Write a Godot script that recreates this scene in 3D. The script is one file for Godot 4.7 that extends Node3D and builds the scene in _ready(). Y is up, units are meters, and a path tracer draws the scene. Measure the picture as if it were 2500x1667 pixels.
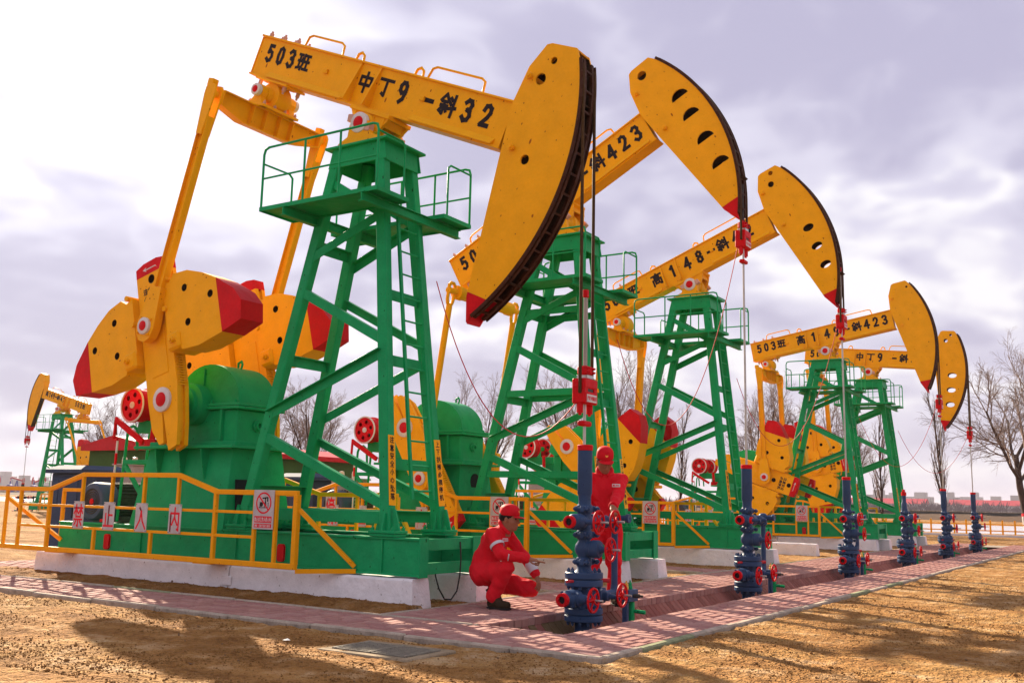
extends Node3D

var rng := RandomNumberGenerator.new()
var M := {}
var taken := {}
var cache := {}

# ---------------------------------------------------------------- mesh builder
class MB:
	var v := PackedVector3Array()
	var n := PackedVector3Array()
	var T := Transform3D()

	func tri(a: Vector3, b: Vector3, c: Vector3, na: Vector3, nb: Vector3, nc: Vector3) -> void:
		var swap := (b - a).cross(c - a).dot(na + nb + nc) > 0.0
		v.append(T * a)
		n.append((T.basis * na).normalized())
		if swap:
			v.append(T * c); n.append((T.basis * nc).normalized())
			v.append(T * b); n.append((T.basis * nb).normalized())
		else:
			v.append(T * b); n.append((T.basis * nb).normalized())
			v.append(T * c); n.append((T.basis * nc).normalized())

	func quad(a: Vector3, b: Vector3, c: Vector3, d: Vector3, nn: Vector3) -> void:
		tri(a, b, c, nn, nn, nn)
		tri(a, c, d, nn, nn, nn)

	func box(c: Vector3, s: Vector3, b := Basis(), k := 0.0) -> void:
		var h := s * 0.5
		var keep := T
		T = T * Transform3D(b, c)
		if k > 0.0:
			k = minf(k, minf(h.x, minf(h.y, h.z)) * 0.9)
		for i in 3:
			var j := (i + 1) % 3
			var l := (i + 2) % 3
			for si in [-1.0, 1.0]:
				var p: Array[Vector3] = []
				for q in [[-1.0, -1.0], [1.0, -1.0], [1.0, 1.0], [-1.0, 1.0]]:
					var e := Vector3.ZERO
					e[i] = si * h[i]; e[j] = q[0] * (h[j] - k); e[l] = q[1] * (h[l] - k)
					p.append(e)
				var nn := Vector3.ZERO
				nn[i] = si
				quad(p[0], p[1], p[2], p[3], nn)
			if k > 0.0:
				for sj in [-1.0, 1.0]:
					for sl in [-1.0, 1.0]:
						var a := Vector3.ZERO
						a[i] = -(h[i] - k); a[j] = sj * h[j]; a[l] = sl * (h[l] - k)
						var d := a
						d[j] = sj * (h[j] - k); d[l] = sl * h[l]
						var a2 := a
						a2[i] = -a[i]
						var d2 := d
						d2[i] = -d[i]
						var nn2 := Vector3.ZERO
						nn2[j] = sj; nn2[l] = sl
						quad(a, a2, d2, d, nn2.normalized())
		if k > 0.0:
			for sx in [-1.0, 1.0]:
				for sy in [-1.0, 1.0]:
					for sz in [-1.0, 1.0]:
						var sg := Vector3(sx, sy, sz)
						var nn3 := sg.normalized()
						tri(Vector3(h.x, h.y - k, h.z - k) * sg, Vector3(h.x - k, h.y, h.z - k) * sg, Vector3(h.x - k, h.y - k, h.z) * sg, nn3, nn3, nn3)
		T = keep

	func frame(a: Vector3, b: Vector3, up := Vector3.UP) -> Basis:
		var x := (b - a).normalized()
		if absf(x.dot(up.normalized())) > 0.98:
			up = Vector3.RIGHT if absf(x.x) < 0.7 else Vector3.BACK
		var z := x.cross(up).normalized()
		return Basis(x, z.cross(x).normalized(), z)

	# bar from a to b, h along up, w across
	func bar(a: Vector3, b: Vector3, h: float, w: float, up := Vector3.UP, k := 0.006) -> void:
		box((a + b) * 0.5, Vector3(a.distance_to(b), h, w), frame(a, b, up), k)

	# I section
	func ibar(a: Vector3, b: Vector3, h: float, w: float, t: float, up := Vector3.UP) -> void:
		var f := frame(a, b, up)
		var l := a.distance_to(b)
		var c := (a + b) * 0.5
		box(c + f.y * (h - t) * 0.5, Vector3(l, t, w), f, 0.003)
		box(c - f.y * (h - t) * 0.5, Vector3(l, t, w), f, 0.003)
		box(c, Vector3(l - 0.004, h - 2.0 * t, t), f, 0.0)

	# L section: one leg along up, one across
	func lbar(a: Vector3, b: Vector3, h: float, w: float, t: float, up := Vector3.UP, side := 1.0) -> void:
		var f := frame(a, b, up)
		var l := a.distance_to(b)
		var c := (a + b) * 0.5
		box(c, Vector3(l, h, t), f, 0.002)
		box(c + f.y * (h - t) * 0.5 - f.z * side * (w + t) * 0.5, Vector3(l - 0.003, t, w), f, 0.002)

	func tube(p: Array, r: float, sides := 8, r2 := -1.0, caps := true) -> void:
		var m := p.size()
		if r2 < 0.0:
			r2 = r
		var rings: Array = []
		var norms: Array = []
		var t0: Vector3 = ((p[1] as Vector3) - (p[0] as Vector3)).normalized()
		var u := t0.cross(Vector3.UP)
		if u.length() < 0.05:
			u = t0.cross(Vector3.RIGHT)
		u = u.normalized()
		for i in m:
			var t: Vector3
			if i == 0:
				t = t0
			elif i == m - 1:
				t = ((p[i] as Vector3) - (p[i - 1] as Vector3)).normalized()
			else:
				t = (((p[i + 1] as Vector3) - (p[i] as Vector3)).normalized() + ((p[i] as Vector3) - (p[i - 1] as Vector3)).normalized()).normalized()
			u = (u - t * u.dot(t)).normalized()
			var w := t.cross(u)
			var rr := lerpf(r, r2, float(i) / (m - 1))
			if i > 0 and i < m - 1:
				var cs := t.dot(((p[i] as Vector3) - (p[i - 1] as Vector3)).normalized())
				rr /= maxf(cs, 0.75)
			var ring := PackedVector3Array()
			var nr := PackedVector3Array()
			for s in sides:
				var an := TAU * s / sides
				var d := u * cos(an) + w * sin(an)
				nr.append(d)
				ring.append((p[i] as Vector3) + d * rr)
			rings.append(ring)
			norms.append(nr)
		for i in m - 1:
			var A: PackedVector3Array = rings[i]
			var B: PackedVector3Array = rings[i + 1]
			var na: PackedVector3Array = norms[i]
			var nb: PackedVector3Array = norms[i + 1]
			for s in sides:
				var s2 := (s + 1) % sides
				tri(A[s], B[s], B[s2], na[s], nb[s], nb[s2])
				tri(A[s], B[s2], A[s2], na[s], nb[s2], na[s2])
		if caps:
			for e in [0, m - 1]:
				var R: PackedVector3Array = rings[e]
				var cn: Vector3 = -t0 if e == 0 else ((p[m - 1] as Vector3) - (p[m - 2] as Vector3)).normalized()
				for s in range(1, sides - 1):
					tri(R[0], R[s], R[s + 1], cn, cn, cn)

	func cyl(a: Vector3, b: Vector3, r: float, sides := 16, r2 := -1.0) -> void:
		tube([a, b], r, sides, r2)

	# profile: Vector2(radius, height) along axis from origin o
	func lathe(o: Vector3, axis: Vector3, prof: Array, sides := 20) -> void:
		var f := frame(o, o + axis, Vector3.UP)
		var m := prof.size()
		var sn: Array[Vector2] = []
		for i in m - 1:
			var d: Vector2 = ((prof[i + 1] as Vector2) - (prof[i] as Vector2)).normalized()
			sn.append(Vector2(d.y, -d.x))
		for i in m - 1:
			var pa: Vector2 = prof[i]
			var pb: Vector2 = prof[i + 1]
			if pa.distance_to(pb) < 1e-5:
				continue
			var n0: Vector2 = sn[i]
			var n1: Vector2 = sn[i]
			if i > 0 and sn[i - 1].dot(sn[i]) > 0.75:
				n0 = (sn[i - 1] + sn[i]).normalized()
			if i < m - 2 and sn[i + 1].dot(sn[i]) > 0.75:
				n1 = (sn[i + 1] + sn[i]).normalized()
			for s in sides:
				var a0 := TAU * s / sides
				var a1 := TAU * (s + 1) / sides
				var d0 := f.y * cos(a0) + f.z * sin(a0)
				var d1 := f.y * cos(a1) + f.z * sin(a1)
				var A := o + f.x * pa.y + d0 * pa.x
				var A1 := o + f.x * pa.y + d1 * pa.x
				var B := o + f.x * pb.y + d0 * pb.x
				var B1 := o + f.x * pb.y + d1 * pb.x
				if pb.x > 1e-5:
					tri(A, B, B1, d0 * n0.x + f.x * n0.y, d0 * n1.x + f.x * n1.y, d1 * n1.x + f.x * n1.y)
				if pa.x > 1e-5:
					tri(A, B1, A1, d0 * n0.x + f.x * n0.y, d1 * n1.x + f.x * n1.y, d1 * n0.x + f.x * n0.y)

	# polygon in x,y extruded from z0 to z1, with holes
	func prism(poly: PackedVector2Array, z0: float, z1: float, holes := [], wall := true) -> void:
		var pieces: Array = [poly]
		for h in holes:
			var cx := 0.0
			for q in h:
				cx += q.x
			cx /= h.size()
			var nxt: Array = []
			for pc in pieces:
				if Geometry2D.intersect_polygons(pc, h).is_empty():
					nxt.append(pc)
					continue
				for sgn in [-1.0, 1.0]:
					var big := PackedVector2Array([Vector2(cx, -90), Vector2(cx + sgn * 90, -90), Vector2(cx + sgn * 90, 90), Vector2(cx, 90)])
					for half in Geometry2D.intersect_polygons(pc, big):
						for r in Geometry2D.clip_polygons(half, h):
							nxt.append(r)
			pieces = nxt
		for pc in pieces:
			var ix := Geometry2D.triangulate_polygon(pc)
			for i in range(0, ix.size(), 3):
				var a: Vector2 = pc[ix[i]]
				var b: Vector2 = pc[ix[i + 1]]
				var c: Vector2 = pc[ix[i + 2]]
				tri(Vector3(a.x, a.y, z1), Vector3(b.x, b.y, z1), Vector3(c.x, c.y, z1), Vector3.BACK, Vector3.BACK, Vector3.BACK)
				tri(Vector3(a.x, a.y, z0), Vector3(b.x, b.y, z0), Vector3(c.x, c.y, z0), Vector3.FORWARD, Vector3.FORWARD, Vector3.FORWARD)
		if wall:
			rim(poly, z0, z1, 1.0)
			for h in holes:
				rim(h, z0, z1, -1.0)

	func rim(poly: PackedVector2Array, z0: float, z1: float, out: float) -> void:
		var m := poly.size()
		var ar := 0.0
		for i in m:
			ar += poly[i].cross(poly[(i + 1) % m])
		if ar < 0.0:
			out = -out
		var en: Array[Vector2] = []
		for i in m:
			var d := (poly[(i + 1) % m] - poly[i]).normalized()
			en.append(Vector2(d.y, -d.x) * out)
		for i in m:
			var a := poly[i]
			var b := poly[(i + 1) % m]
			var n0 := en[i]
			var n1 := en[i]
			if en[(i + m - 1) % m].dot(en[i]) > 0.85:
				n0 = (en[(i + m - 1) % m] + en[i]).normalized()
			if en[(i + 1) % m].dot(en[i]) > 0.85:
				n1 = (en[(i + 1) % m] + en[i]).normalized()
			var N0 := Vector3(n0.x, n0.y, 0)
			var N1 := Vector3(n1.x, n1.y, 0)
			tri(Vector3(a.x, a.y, z0), Vector3(b.x, b.y, z0), Vector3(b.x, b.y, z1), N0, N1, N1)
			tri(Vector3(a.x, a.y, z0), Vector3(b.x, b.y, z1), Vector3(a.x, a.y, z1), N0, N1, N0)

	func nut(c: Vector3, axis: Vector3, r: float, l: float) -> void:
		lathe(c, axis, [Vector2(r, 0), Vector2(r, l), Vector2(r * 0.55, l), Vector2(r * 0.55, l * 1.6), Vector2(0, l * 1.6)], 6)

	func commit() -> ArrayMesh:
		var am := ArrayMesh.new()
		if v.is_empty():
			return am
		var arr := []
		arr.resize(Mesh.ARRAY_MAX)
		arr[Mesh.ARRAY_VERTEX] = v
		arr[Mesh.ARRAY_NORMAL] = n
		am.add_surface_from_arrays(Mesh.PRIMITIVE_TRIANGLES, arr)
		return am

static func circ(c: Vector2, r: float, m := 20, ry := -1.0) -> PackedVector2Array:
	var o := PackedVector2Array()
	for i in m:
		o.append(c + Vector2(cos(TAU * i / m) * r, sin(TAU * i / m) * (r if ry < 0.0 else ry)))
	return o

static func V2(a: Array) -> PackedVector2Array:
	var o := PackedVector2Array()
	for i in range(0, a.size(), 2):
		o.append(Vector2(a[i], a[i + 1]))
	return o

# ---------------------------------------------------------------- scene tree helpers
func numbered(called: String) -> String:
	var k: int = taken.get(called, 0)
	taken[called] = k + 1
	return called if k == 0 else "%s_%03d" % [called, k]

func tag(o: Node, label: String, category: String, group := "") -> void:
	o.set_meta("label", label)
	o.set_meta("category", category)
	if group:
		o.set_meta("group", group)

func thing(called: String, label: String, category: String, at := Vector3.ZERO, turn := 0.0, group := "") -> Node3D:
	var o := Node3D.new()
	o.name = numbered(called)
	add_child(o)
	o.position = at
	o.rotation.y = turn
	tag(o, label, category, group)
	return o

func setting(called: String, at := Vector3.ZERO, turn := 0.0) -> Node3D:
	var o := Node3D.new()
	o.name = numbered(called)
	add_child(o)
	o.position = at
	o.rotation.y = turn
	o.set_meta("kind", "structure")
	return o

func inst(parent: Node, called: String, mesh: Mesh, mat: Material, xf := Transform3D()) -> MeshInstance3D:
	var o := MeshInstance3D.new()
	o.name = called if parent != self else numbered(called)
	o.mesh = mesh
	o.material_override = mat
	o.transform = xf
	parent.add_child(o, true)
	return o

func part(parent: Node, called: String, mb: MB, mat: Material, label := "") -> MeshInstance3D:
	var o := inst(parent, called, mb.commit(), mat)
	if label:
		o.set_meta("label", label)
	return o

# same, but the mesh is made once for each key
func cpart(parent: Node, called: String, key: String, make: Callable, mat: Material, xf := Transform3D()) -> MeshInstance3D:
	if not cache.has(key):
		var mb := MB.new()
		make.call(mb)
		cache[key] = mb.commit()
	return inst(parent, called, cache[key], mat, xf)

func stuff(o: Node) -> Node:
	o.set_meta("kind", "stuff")
	return o

func lin(r: float, g: float, b: float) -> Color:
	return Color(r, g, b).linear_to_srgb()

# ---------------------------------------------------------------- lettering from strokes
const GLYPH := {
	"0": "50 6 28 16 20 50 28 84 50 94 72 84 80 50 72 16 50 6", "1": "26 26 54 8 54 96",
	"2": "20 28 30 10 54 6 76 16 78 36 62 58 20 92 84 92", "3": "20 18 40 6 66 8 78 24 70 42 48 48|48 48 74 54 82 72 70 90 42 96 18 82",
	"4": "64 96 64 6 12 66 90 66", "5": "76 8 30 8 26 46 48 38 72 46 80 66 70 88 44 96 20 84",
	"8": "50 6 26 16 24 36 50 48 76 36 74 16 50 6|50 48 22 62 22 84 50 95 78 84 78 62 50 48", "9": "78 36 66 50 44 54 24 42 22 22 38 6 62 6 78 20 80 50 70 80 44 96",
	"-": "6 54 94 54", "班": "4 12 32 12|6 46 30 46|2 88 36 80|18 12 18 84|38 30 35 48|50 8 50 50 36 94|60 12 96 12|62 46 94 46|56 88 98 88|78 12 78 88",
	"中": "15 28 85 28 85 64 15 64 15 28|50 5 50 98", "丁": "8 15 92 15|52 15 52 88 36 80",
	"斜": "27 4 4 34|27 4 50 32|14 38 42 38|8 56 48 56|28 38 28 92 18 86|16 64 6 82|38 64 48 80|58 16 70 26|56 36 68 46|52 66 98 58|82 4 82 98",
	"高": "50 2 50 12|8 14 92 14|30 24 70 24 70 40 30 40 30 24|14 98 14 50 86 50 86 94 76 90|34 62 66 62 66 82 34 82 34 62",
	"禁": "6 18 46 18|26 4 26 48|24 20 6 42|28 20 46 40|54 18 94 18|74 4 74 48|72 20 54 42|76 20 94 40|26 56 74 56|8 68 92 68|50 68 50 98 40 94|28 76 14 92|70 76 88 92",
	"止": "50 6 50 90|22 38 22 90|50 44 86 44|6 90 96 90", "入": "34 8 52 24|50 22 40 60 8 94|50 22 64 62 94 94",
	"内": "14 98 14 26 86 26 86 94 74 90|50 4 50 40 26 72|50 44 74 72",
	"注": "12 8 24 20|6 34 18 46|6 92 26 60|58 2 66 14|36 22 94 22|40 54 90 54|32 92 98 92|65 22 65 92",
	"意": "50 2 50 10|14 14 86 14|32 18 38 30|68 18 62 30|6 32 94 32|26 40 74 40 74 64 26 64 26 40|26 52 74 52|10 74 6 92|30 72 34 96 70 96 72 84|48 72 54 84|84 74 94 90",
	"安": "50 2 50 12|10 32 10 16 90 16 90 30|46 26 30 62 82 96|70 46 56 76 14 98|6 52 94 52",
	"全": "50 4 4 44|50 4 96 44|28 46 72 46|26 68 74 68|8 94 92 94|50 46 50 94", "小": "50 4 50 94 38 88|26 32 8 70|74 32 92 70",
	"心": "12 40 8 76|30 28 34 88 70 88 76 68|46 16 54 36|78 30 92 60",
	"坠": "8 8 8 60|8 8 30 8 18 30 32 44 14 48|58 6 42 54|56 20 92 52|24 74 76 74|50 58 50 94|6 95 94 95",
	"落": "4 14 96 14|32 4 32 24|68 4 68 24|12 30 22 38|6 50 16 58|4 92 22 68|54 26 34 54|46 38 80 38 38 72|50 46 96 70|46 72 82 72 82 96 46 96 46 72",
	"上": "46 6 46 92|46 40 84 40|6 92 96 92", "下": "6 12 94 12|48 12 48 96|54 36 76 54",
	"扶": "2 26 34 26|20 4 20 94 8 88|2 62 36 50|44 24 92 24|40 50 96 50|68 4 66 50 36 96|68 52 96 94",
	"梯": "2 28 34 28|18 4 18 96|18 32 2 62|20 32 34 52|48 4 56 16|84 2 76 16|42 20 90 20 90 38 44 38 44 56 92 56 90 78 82 74|66 20 66 98|64 58 40 86",
	"必": "14 42 8 74|34 26 36 84 66 84 74 66|46 10 56 28|82 12 14 96|80 40 94 66",
	"须": "36 8 8 36|36 32 6 62|38 56 4 96|46 14 98 14|70 14 64 28|52 82 52 30 92 30 92 82|72 40 70 70 44 98|76 80 96 98",
	"停": "26 4 4 46|16 32 16 98|60 2 60 12|32 14 96 14|44 22 84 22 84 38 44 38 44 22|34 58 34 46 96 46 94 56|42 62 88 62|65 62 65 96 54 92",
	"机": "2 28 40 28|22 4 22 96|22 32 4 64|24 34 40 54|52 12 52 50 38 96|52 12 80 12 80 90 96 90 98 72",
	"非": "38 6 38 96|62 6 62 96|8 24 38 24|10 48 38 48|4 74 38 74|62 24 92 24|62 48 92 48|62 74 96 74",
	"工": "12 14 88 14|50 14 50 88|4 88 96 88", "作": "28 4 6 46|18 32 18 98|52 4 36 42|48 24 96 24|60 24 60 98|60 48 92 48|60 70 92 70",
	"人": "50 6 44 50 6 94|48 40 94 94", "员": "28 6 72 6 72 24 28 24 28 6|18 76 18 34 82 34 82 76|50 44 46 70 10 96|56 78 90 96",
	"严": "8 12 92 12|36 12 36 42|62 12 62 42|16 20 28 36|84 20 72 36|10 46 92 46|18 46 16 70 4 96",
	"冲": "6 18 18 30|4 86 20 56|36 28 92 28 92 62 36 62 36 28|64 6 64 98",
	"程": "30 6 8 14|2 30 38 30|20 14 20 98|20 34 4 62|22 36 36 52|50 10 90 10 90 36 50 36 50 10|46 50 96 50|48 72 94 72|42 96 98 96|70 50 70 96",
	"抓": "2 26 32 26|18 4 18 94 8 88|2 62 34 50|92 6 46 18|46 18 44 60 34 96|66 16 66 96|76 14 82 60 98 96",
	"光": "50 4 50 44|22 12 32 34|78 12 68 34|4 46 96 46|38 46 34 72 6 96|62 46 62 92 92 92 96 74",
	"杆": "2 28 40 28|22 4 22 96|22 32 4 64|24 34 40 54|50 14 94 14|44 46 98 46|72 14 72 98",
	"N": "20 96 20 6 80 96 80 6", "O": "50 6 22 18 16 50 22 82 50 94 78 82 84 50 78 18 50 6", "E": "80 8 24 8 24 94 82 94|24 50 74 50", "T": "8 8 92 8|50 8 50 96",
	"R": "22 96 22 8 62 8 78 20 78 38 62 50 22 50|54 50 84 96", "I": "50 6 50 96", "G": "80 22 58 6 32 12 18 50 32 88 60 94 82 82 82 54 56 54",
}

# one character in the box (0..w, 0..h), facing +z
func glyph(mb: MB, ch: String, at: Vector3, w: float, h: float, pen: float, z := 0.0) -> void:
	if not GLYPH.has(ch):
		return
	var k := 0
	for line in (GLYPH[ch] as String).split("|"):
		var nums := line.split_floats(" ")
		for i in range(0, nums.size() - 3, 2):
			var a := at + Vector3(nums[i] / 100.0 * w, (1.0 - nums[i + 1] / 100.0) * h, 0)
			var b := at + Vector3(nums[i + 2] / 100.0 * w, (1.0 - nums[i + 3] / 100.0) * h, 0)
			var d := (b - a).normalized()
			var s := Vector3(-d.y, d.x, 0) * pen * 0.5
			a -= d * pen * 0.42
			b += d * pen * 0.42
			var zz := Vector3(0, 0, z + 0.003 + 0.00012 * k)
			k += 1
			mb.quad(a - s + zz, b - s + zz, b + s + zz, a + s + zz, Vector3.BACK)

# each character a part of its own, facing +z of xf
func letters(parent: Node, list: Array, y: float, h: float, pen: float, xf: Transform3D, m: Material) -> void:
	for e in list:
		var ch: String = e[0]
		var num := ch.unicode_at(0) < 128
		var w := h * (0.62 if num else 0.98)
		var key := "ch%s%.3f" % [ch, h]
		cpart(parent, "character", key, func(mb: MB): glyph(mb, ch, Vector3.ZERO, w, h, pen * (1.3 if num else 1.0)), m, xf * Transform3D(Basis(), Vector3(e[1], y, 0)))

# ---------------------------------------------------------------- materials
func noise(kind: int, freq: float, sd: int, oct := 4) -> FastNoiseLite:
	var f := FastNoiseLite.new()
	f.noise_type = kind as FastNoiseLite.NoiseType
	f.frequency = freq
	f.seed = sd
	f.fractal_octaves = oct
	f.fractal_type = FastNoiseLite.FRACTAL_FBM
	return f

# a tileable grey field, 0..1
func field(size: int, freq: float, sd: int, oct := 4) -> PackedFloat32Array:
	var f := noise(FastNoiseLite.TYPE_SIMPLEX_SMOOTH, freq, sd, oct)
	var im := f.get_seamless_image(size, size, false, false, 0.15, true)
	im.convert(Image.FORMAT_RF)
	return im.get_data().to_float32_array()

func tex_from(size: int, px: PackedByteArray) -> ImageTexture:
	var im := Image.create_from_data(size, size, false, Image.FORMAT_RGB8, px)
	return ImageTexture.create_from_image(im)

func bump_from(size: int, h: PackedFloat32Array, scale: float) -> ImageTexture:
	var im := Image.create(size, size, false, Image.FORMAT_RGB8)
	var px := PackedByteArray()
	px.resize(size * size * 3)
	for y in size:
		for x in size:
			var i := y * size + x
			var dx := h[y * size + (x + 1) % size] - h[y * size + (x + size - 1) % size]
			var dy := h[((y + 1) % size) * size + x] - h[((y + size - 1) % size) * size + x]
			var nn := Vector3(-dx * scale, dy * scale, 1.0).normalized()
			px[i * 3] = int((nn.x * 0.5 + 0.5) * 255.0)
			px[i * 3 + 1] = int((nn.y * 0.5 + 0.5) * 255.0)
			px[i * 3 + 2] = int((nn.z * 0.5 + 0.5) * 255.0)
	im = Image.create_from_data(size, size, false, Image.FORMAT_RGB8, px)
	return ImageTexture.create_from_image(im)

# multiplier texture: soft mottling plus small chips of the given tint
func worn_tex(size: int, sd: int, depth: float, chips: int, chip: Color, rmax := 2.2) -> ImageTexture:
	var a := field(size, 0.012, sd, 5)
	var b := field(size, 0.11, sd + 7, 3)
	var px := PackedByteArray()
	px.resize(size * size * 3)
	for i in size * size:
		var q := clampf(1.0 - depth * (0.65 * a[i] + 0.35 * b[i]), 0.0, 1.0) * 255.0
		px[i * 3] = int(q); px[i * 3 + 1] = int(q); px[i * 3 + 2] = int(q)
	var g := RandomNumberGenerator.new()
	g.seed = sd
	for c in chips:
		var cx := g.randi() % size
		var cy := g.randi() % size
		var r := g.randf_range(0.5, rmax) * (2.0 if g.randf() < 0.06 else 1.0)
		var len := g.randf_range(1.0, 2.6)
		for dy in range(-int(r * len) - 1, int(r * len) + 2):
			for dx in range(-int(r) - 1, int(r) + 2):
				if pow(dx / r, 2) + pow(dy / (r * len), 2) < g.randf_range(0.5, 1.1):
					var i := ((cy + dy + size) % size) * size + (cx + dx + size) % size
					px[i * 3] = int(px[i * 3] * chip.r); px[i * 3 + 1] = int(px[i * 3 + 1] * chip.g); px[i * 3 + 2] = int(px[i * 3 + 2] * chip.b)
	return tex_from(size, px)

func mat(col: Color, rough := 0.5, tex: Texture2D = null, scale := 0.6, bump: Texture2D = null, bs := 0.5, world := false) -> StandardMaterial3D:
	var m := StandardMaterial3D.new()
	m.albedo_color = col
	m.roughness = rough
	m.metallic_specular = 0.22
	if tex or bump:
		m.uv1_triplanar = true
		m.uv1_world_triplanar = world
		m.uv1_scale = Vector3.ONE * scale
	if tex:
		m.albedo_texture = tex
	if bump:
		m.normal_enabled = true
		m.normal_texture = bump
		m.normal_scale = bs
	return m

func make_materials() -> void:
	var worn := worn_tex(512, 3, 0.09, 90, Color(0.62, 0.45, 0.35), 1.5)
	var worng := worn_tex(512, 4, 0.16, 90, Color(0.6, 0.5, 0.45), 1.5)
	var wornb := worn_tex(512, 11, 0.34, 420, Color(0.5, 0.42, 0.36))
	var plain := worn_tex(256, 21, 0.2, 0, Color.WHITE)
	var brush := bump_from(256, field(256, 0.035, 5, 4), 3.0)
	M.shade_lining = mat(lin(0.06, 0.035, 0.02), 0.8, wornb, 1.0)  # dark colour put in for the shade inside holes and hollow heads
	M.yellow = mat(lin(0.95, 0.45, 0.005), 0.5, worn, 0.45, brush, 0.12)
	M.yellow_rail = mat(lin(0.94, 0.38, 0.004), 0.5, worn, 0.9, brush, 0.1)
	M.green = mat(lin(0.010, 0.385, 0.132), 0.45, worng, 0.5, brush, 0.15)
	M.red = mat(lin(0.72, 0.006, 0.012), 0.5, plain, 0.8, brush, 0.12)
	M.blue = mat(lin(0.042, 0.082, 0.175), 0.4, worng, 0.9, brush, 0.15)
	M.motor = mat(lin(0.075, 0.115, 0.19), 0.5, plain, 0.9)
	M.board = mat(lin(0.60, 0.57, 0.58), 0.6, plain, 1.5)
	M.cabinet = mat(lin(0.055, 0.085, 0.15), 0.75, plain, 0.7)
	M.white = mat(lin(0.78, 0.77, 0.78), 0.5, plain, 0.7)
	M.black = mat(lin(0.022, 0.018, 0.02), 0.6)
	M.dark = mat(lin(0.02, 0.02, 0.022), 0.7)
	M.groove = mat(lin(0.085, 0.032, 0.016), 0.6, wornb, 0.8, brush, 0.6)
	M.rope = mat(lin(0.10, 0.055, 0.02), 0.6, wornb, 3.0)
	M.steel = mat(lin(0.55, 0.53, 0.50), 0.3, plain, 1.0)
	M.steel.metallic = 0.8
	M.drain = mat(lin(0.44, 0.33, 0.21), 0.9, worn_tex(256, 37, 0.4, 120, Color(0.6, 0.55, 0.5), 1.6), 1.2)
	M.grate = mat(lin(0.30, 0.26, 0.20), 0.7, wornb, 1.5)
	M.steel_dark = mat(lin(0.10, 0.09, 0.085), 0.55, wornb, 1.5)
	M.pinkbolt = mat(lin(0.72, 0.42, 0.34), 0.5, plain, 1.0)
	M.cable_red = mat(lin(0.45, 0.03, 0.04), 0.5)
	M.cable_dark = mat(lin(0.03, 0.03, 0.03), 0.6)
	M.plinth = mat(lin(0.86, 0.82, 0.83), 0.85, worn_tex(512, 33, 0.13, 160, Color(0.6, 0.55, 0.5), 1.4), 0.7, bump_from(256, field(256, 0.06, 9, 5), 4.0), 0.16)
	M.kerb = mat(lin(0.60, 0.49, 0.385), 0.85, worn_tex(256, 35, 0.4, 120, Color(0.6, 0.62, 0.5), 1.6), 1.2)
	M.kerb_moss = mat(lin(0.40, 0.42, 0.24), 0.9, worn_tex(256, 35, 0.4, 120, Color(0.6, 0.62, 0.5), 1.6), 1.2)
	M.screen = mat(lin(0.06, 0.07, 0.08), 0.4)
	M.shed = mat(lin(0.055, 0.13, 0.028), 0.6, plain, 0.3)
	M.roof_red = mat(lin(0.60, 0.018, 0.024), 0.4, plain, 0.3)
	M.grey_box = mat(lin(0.42, 0.39, 0.36), 0.5, plain, 0.6)
	M.lamp = mat(lin(0.6, 0.5, 0.38), 0.3)
	M.panel = mat(lin(0.32, 0.48, 0.30), 0.5, plain, 0.7)
	M.bark = mat(lin(0.11, 0.07, 0.055), 0.9, worn_tex(256, 51, 0.6, 0, Color.WHITE), 1.2)
	M.twig = mat(lin(0.20, 0.145, 0.12), 0.9)
	M.lime = mat(lin(0.62, 0.58, 0.56), 0.9, worn_tex(256, 52, 0.4, 60, Color(0.5, 0.42, 0.36)), 1.0)
	M.coverall = mat(lin(0.74, 0.010, 0.022), 0.72, worn_tex(256, 61, 0.10, 0, Color.WHITE), 3.0, bump_from(256, field(256, 0.09, 62, 4), 3.5), 0.4)
	M.cap_red = mat(lin(0.74, 0.010, 0.022), 0.65, plain, 4.0)
	M.skin = mat(lin(0.30, 0.125, 0.070), 0.5)
	M.hair = mat(lin(0.012, 0.010, 0.009), 0.5)
	M.boot = mat(lin(0.055, 0.034, 0.018), 0.8, wornb, 4.0)
	M.sole = mat(lin(0.02, 0.018, 0.017), 0.8)
	M.reflect = mat(lin(0.55, 0.53, 0.55), 0.35)
	M.gold = mat(lin(0.75, 0.40, 0.08), 0.5)
	M.sign_red = mat(lin(0.68, 0.015, 0.03), 0.5)
	M.pond = mat(lin(0.42, 0.42, 0.46), 0.12)
	M.reed = mat(lin(0.15, 0.075, 0.028), 0.95, worn_tex(256, 71, 0.6, 0, Color.WHITE), 0.15, null, 0.0, true)
	M.far_grey = mat(lin(0.33, 0.31, 0.30), 0.9)  # plain concrete grey; the distant veil comes from the fog
	M.far_grey2 = mat(lin(0.24, 0.22, 0.21), 0.9)
	M.far_white = mat(lin(0.6, 0.56, 0.56), 0.8)
	M.far_red = mat(lin(0.46, 0.045, 0.06), 0.7)
	M.far_blue = mat(lin(0.10, 0.10, 0.30), 0.6)
	M.bush = mat(lin(0.14, 0.095, 0.10), 0.95)
	M.grout = mat(lin(0.05, 0.03, 0.027), 0.95)
	# bricks: a few firings of the same red paver
	var bt := worn_tex(256, 81, 0.16, 60, Color(0.7, 0.62, 0.6), 1.4)
	var bb := bump_from(256, field(256, 0.1, 82, 4), 3.0)
	M.bricks = []
	for c in [[0.43, 0.22, 0.185], [0.40, 0.20, 0.17], [0.455, 0.245, 0.21], [0.385, 0.185, 0.165], [0.44, 0.24, 0.21]]:
		M.bricks.append(mat(lin(c[0], c[1], c[2]), 0.85, bt, 3.0, bb, 0.22, true))
	M.tbricks = []
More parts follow.
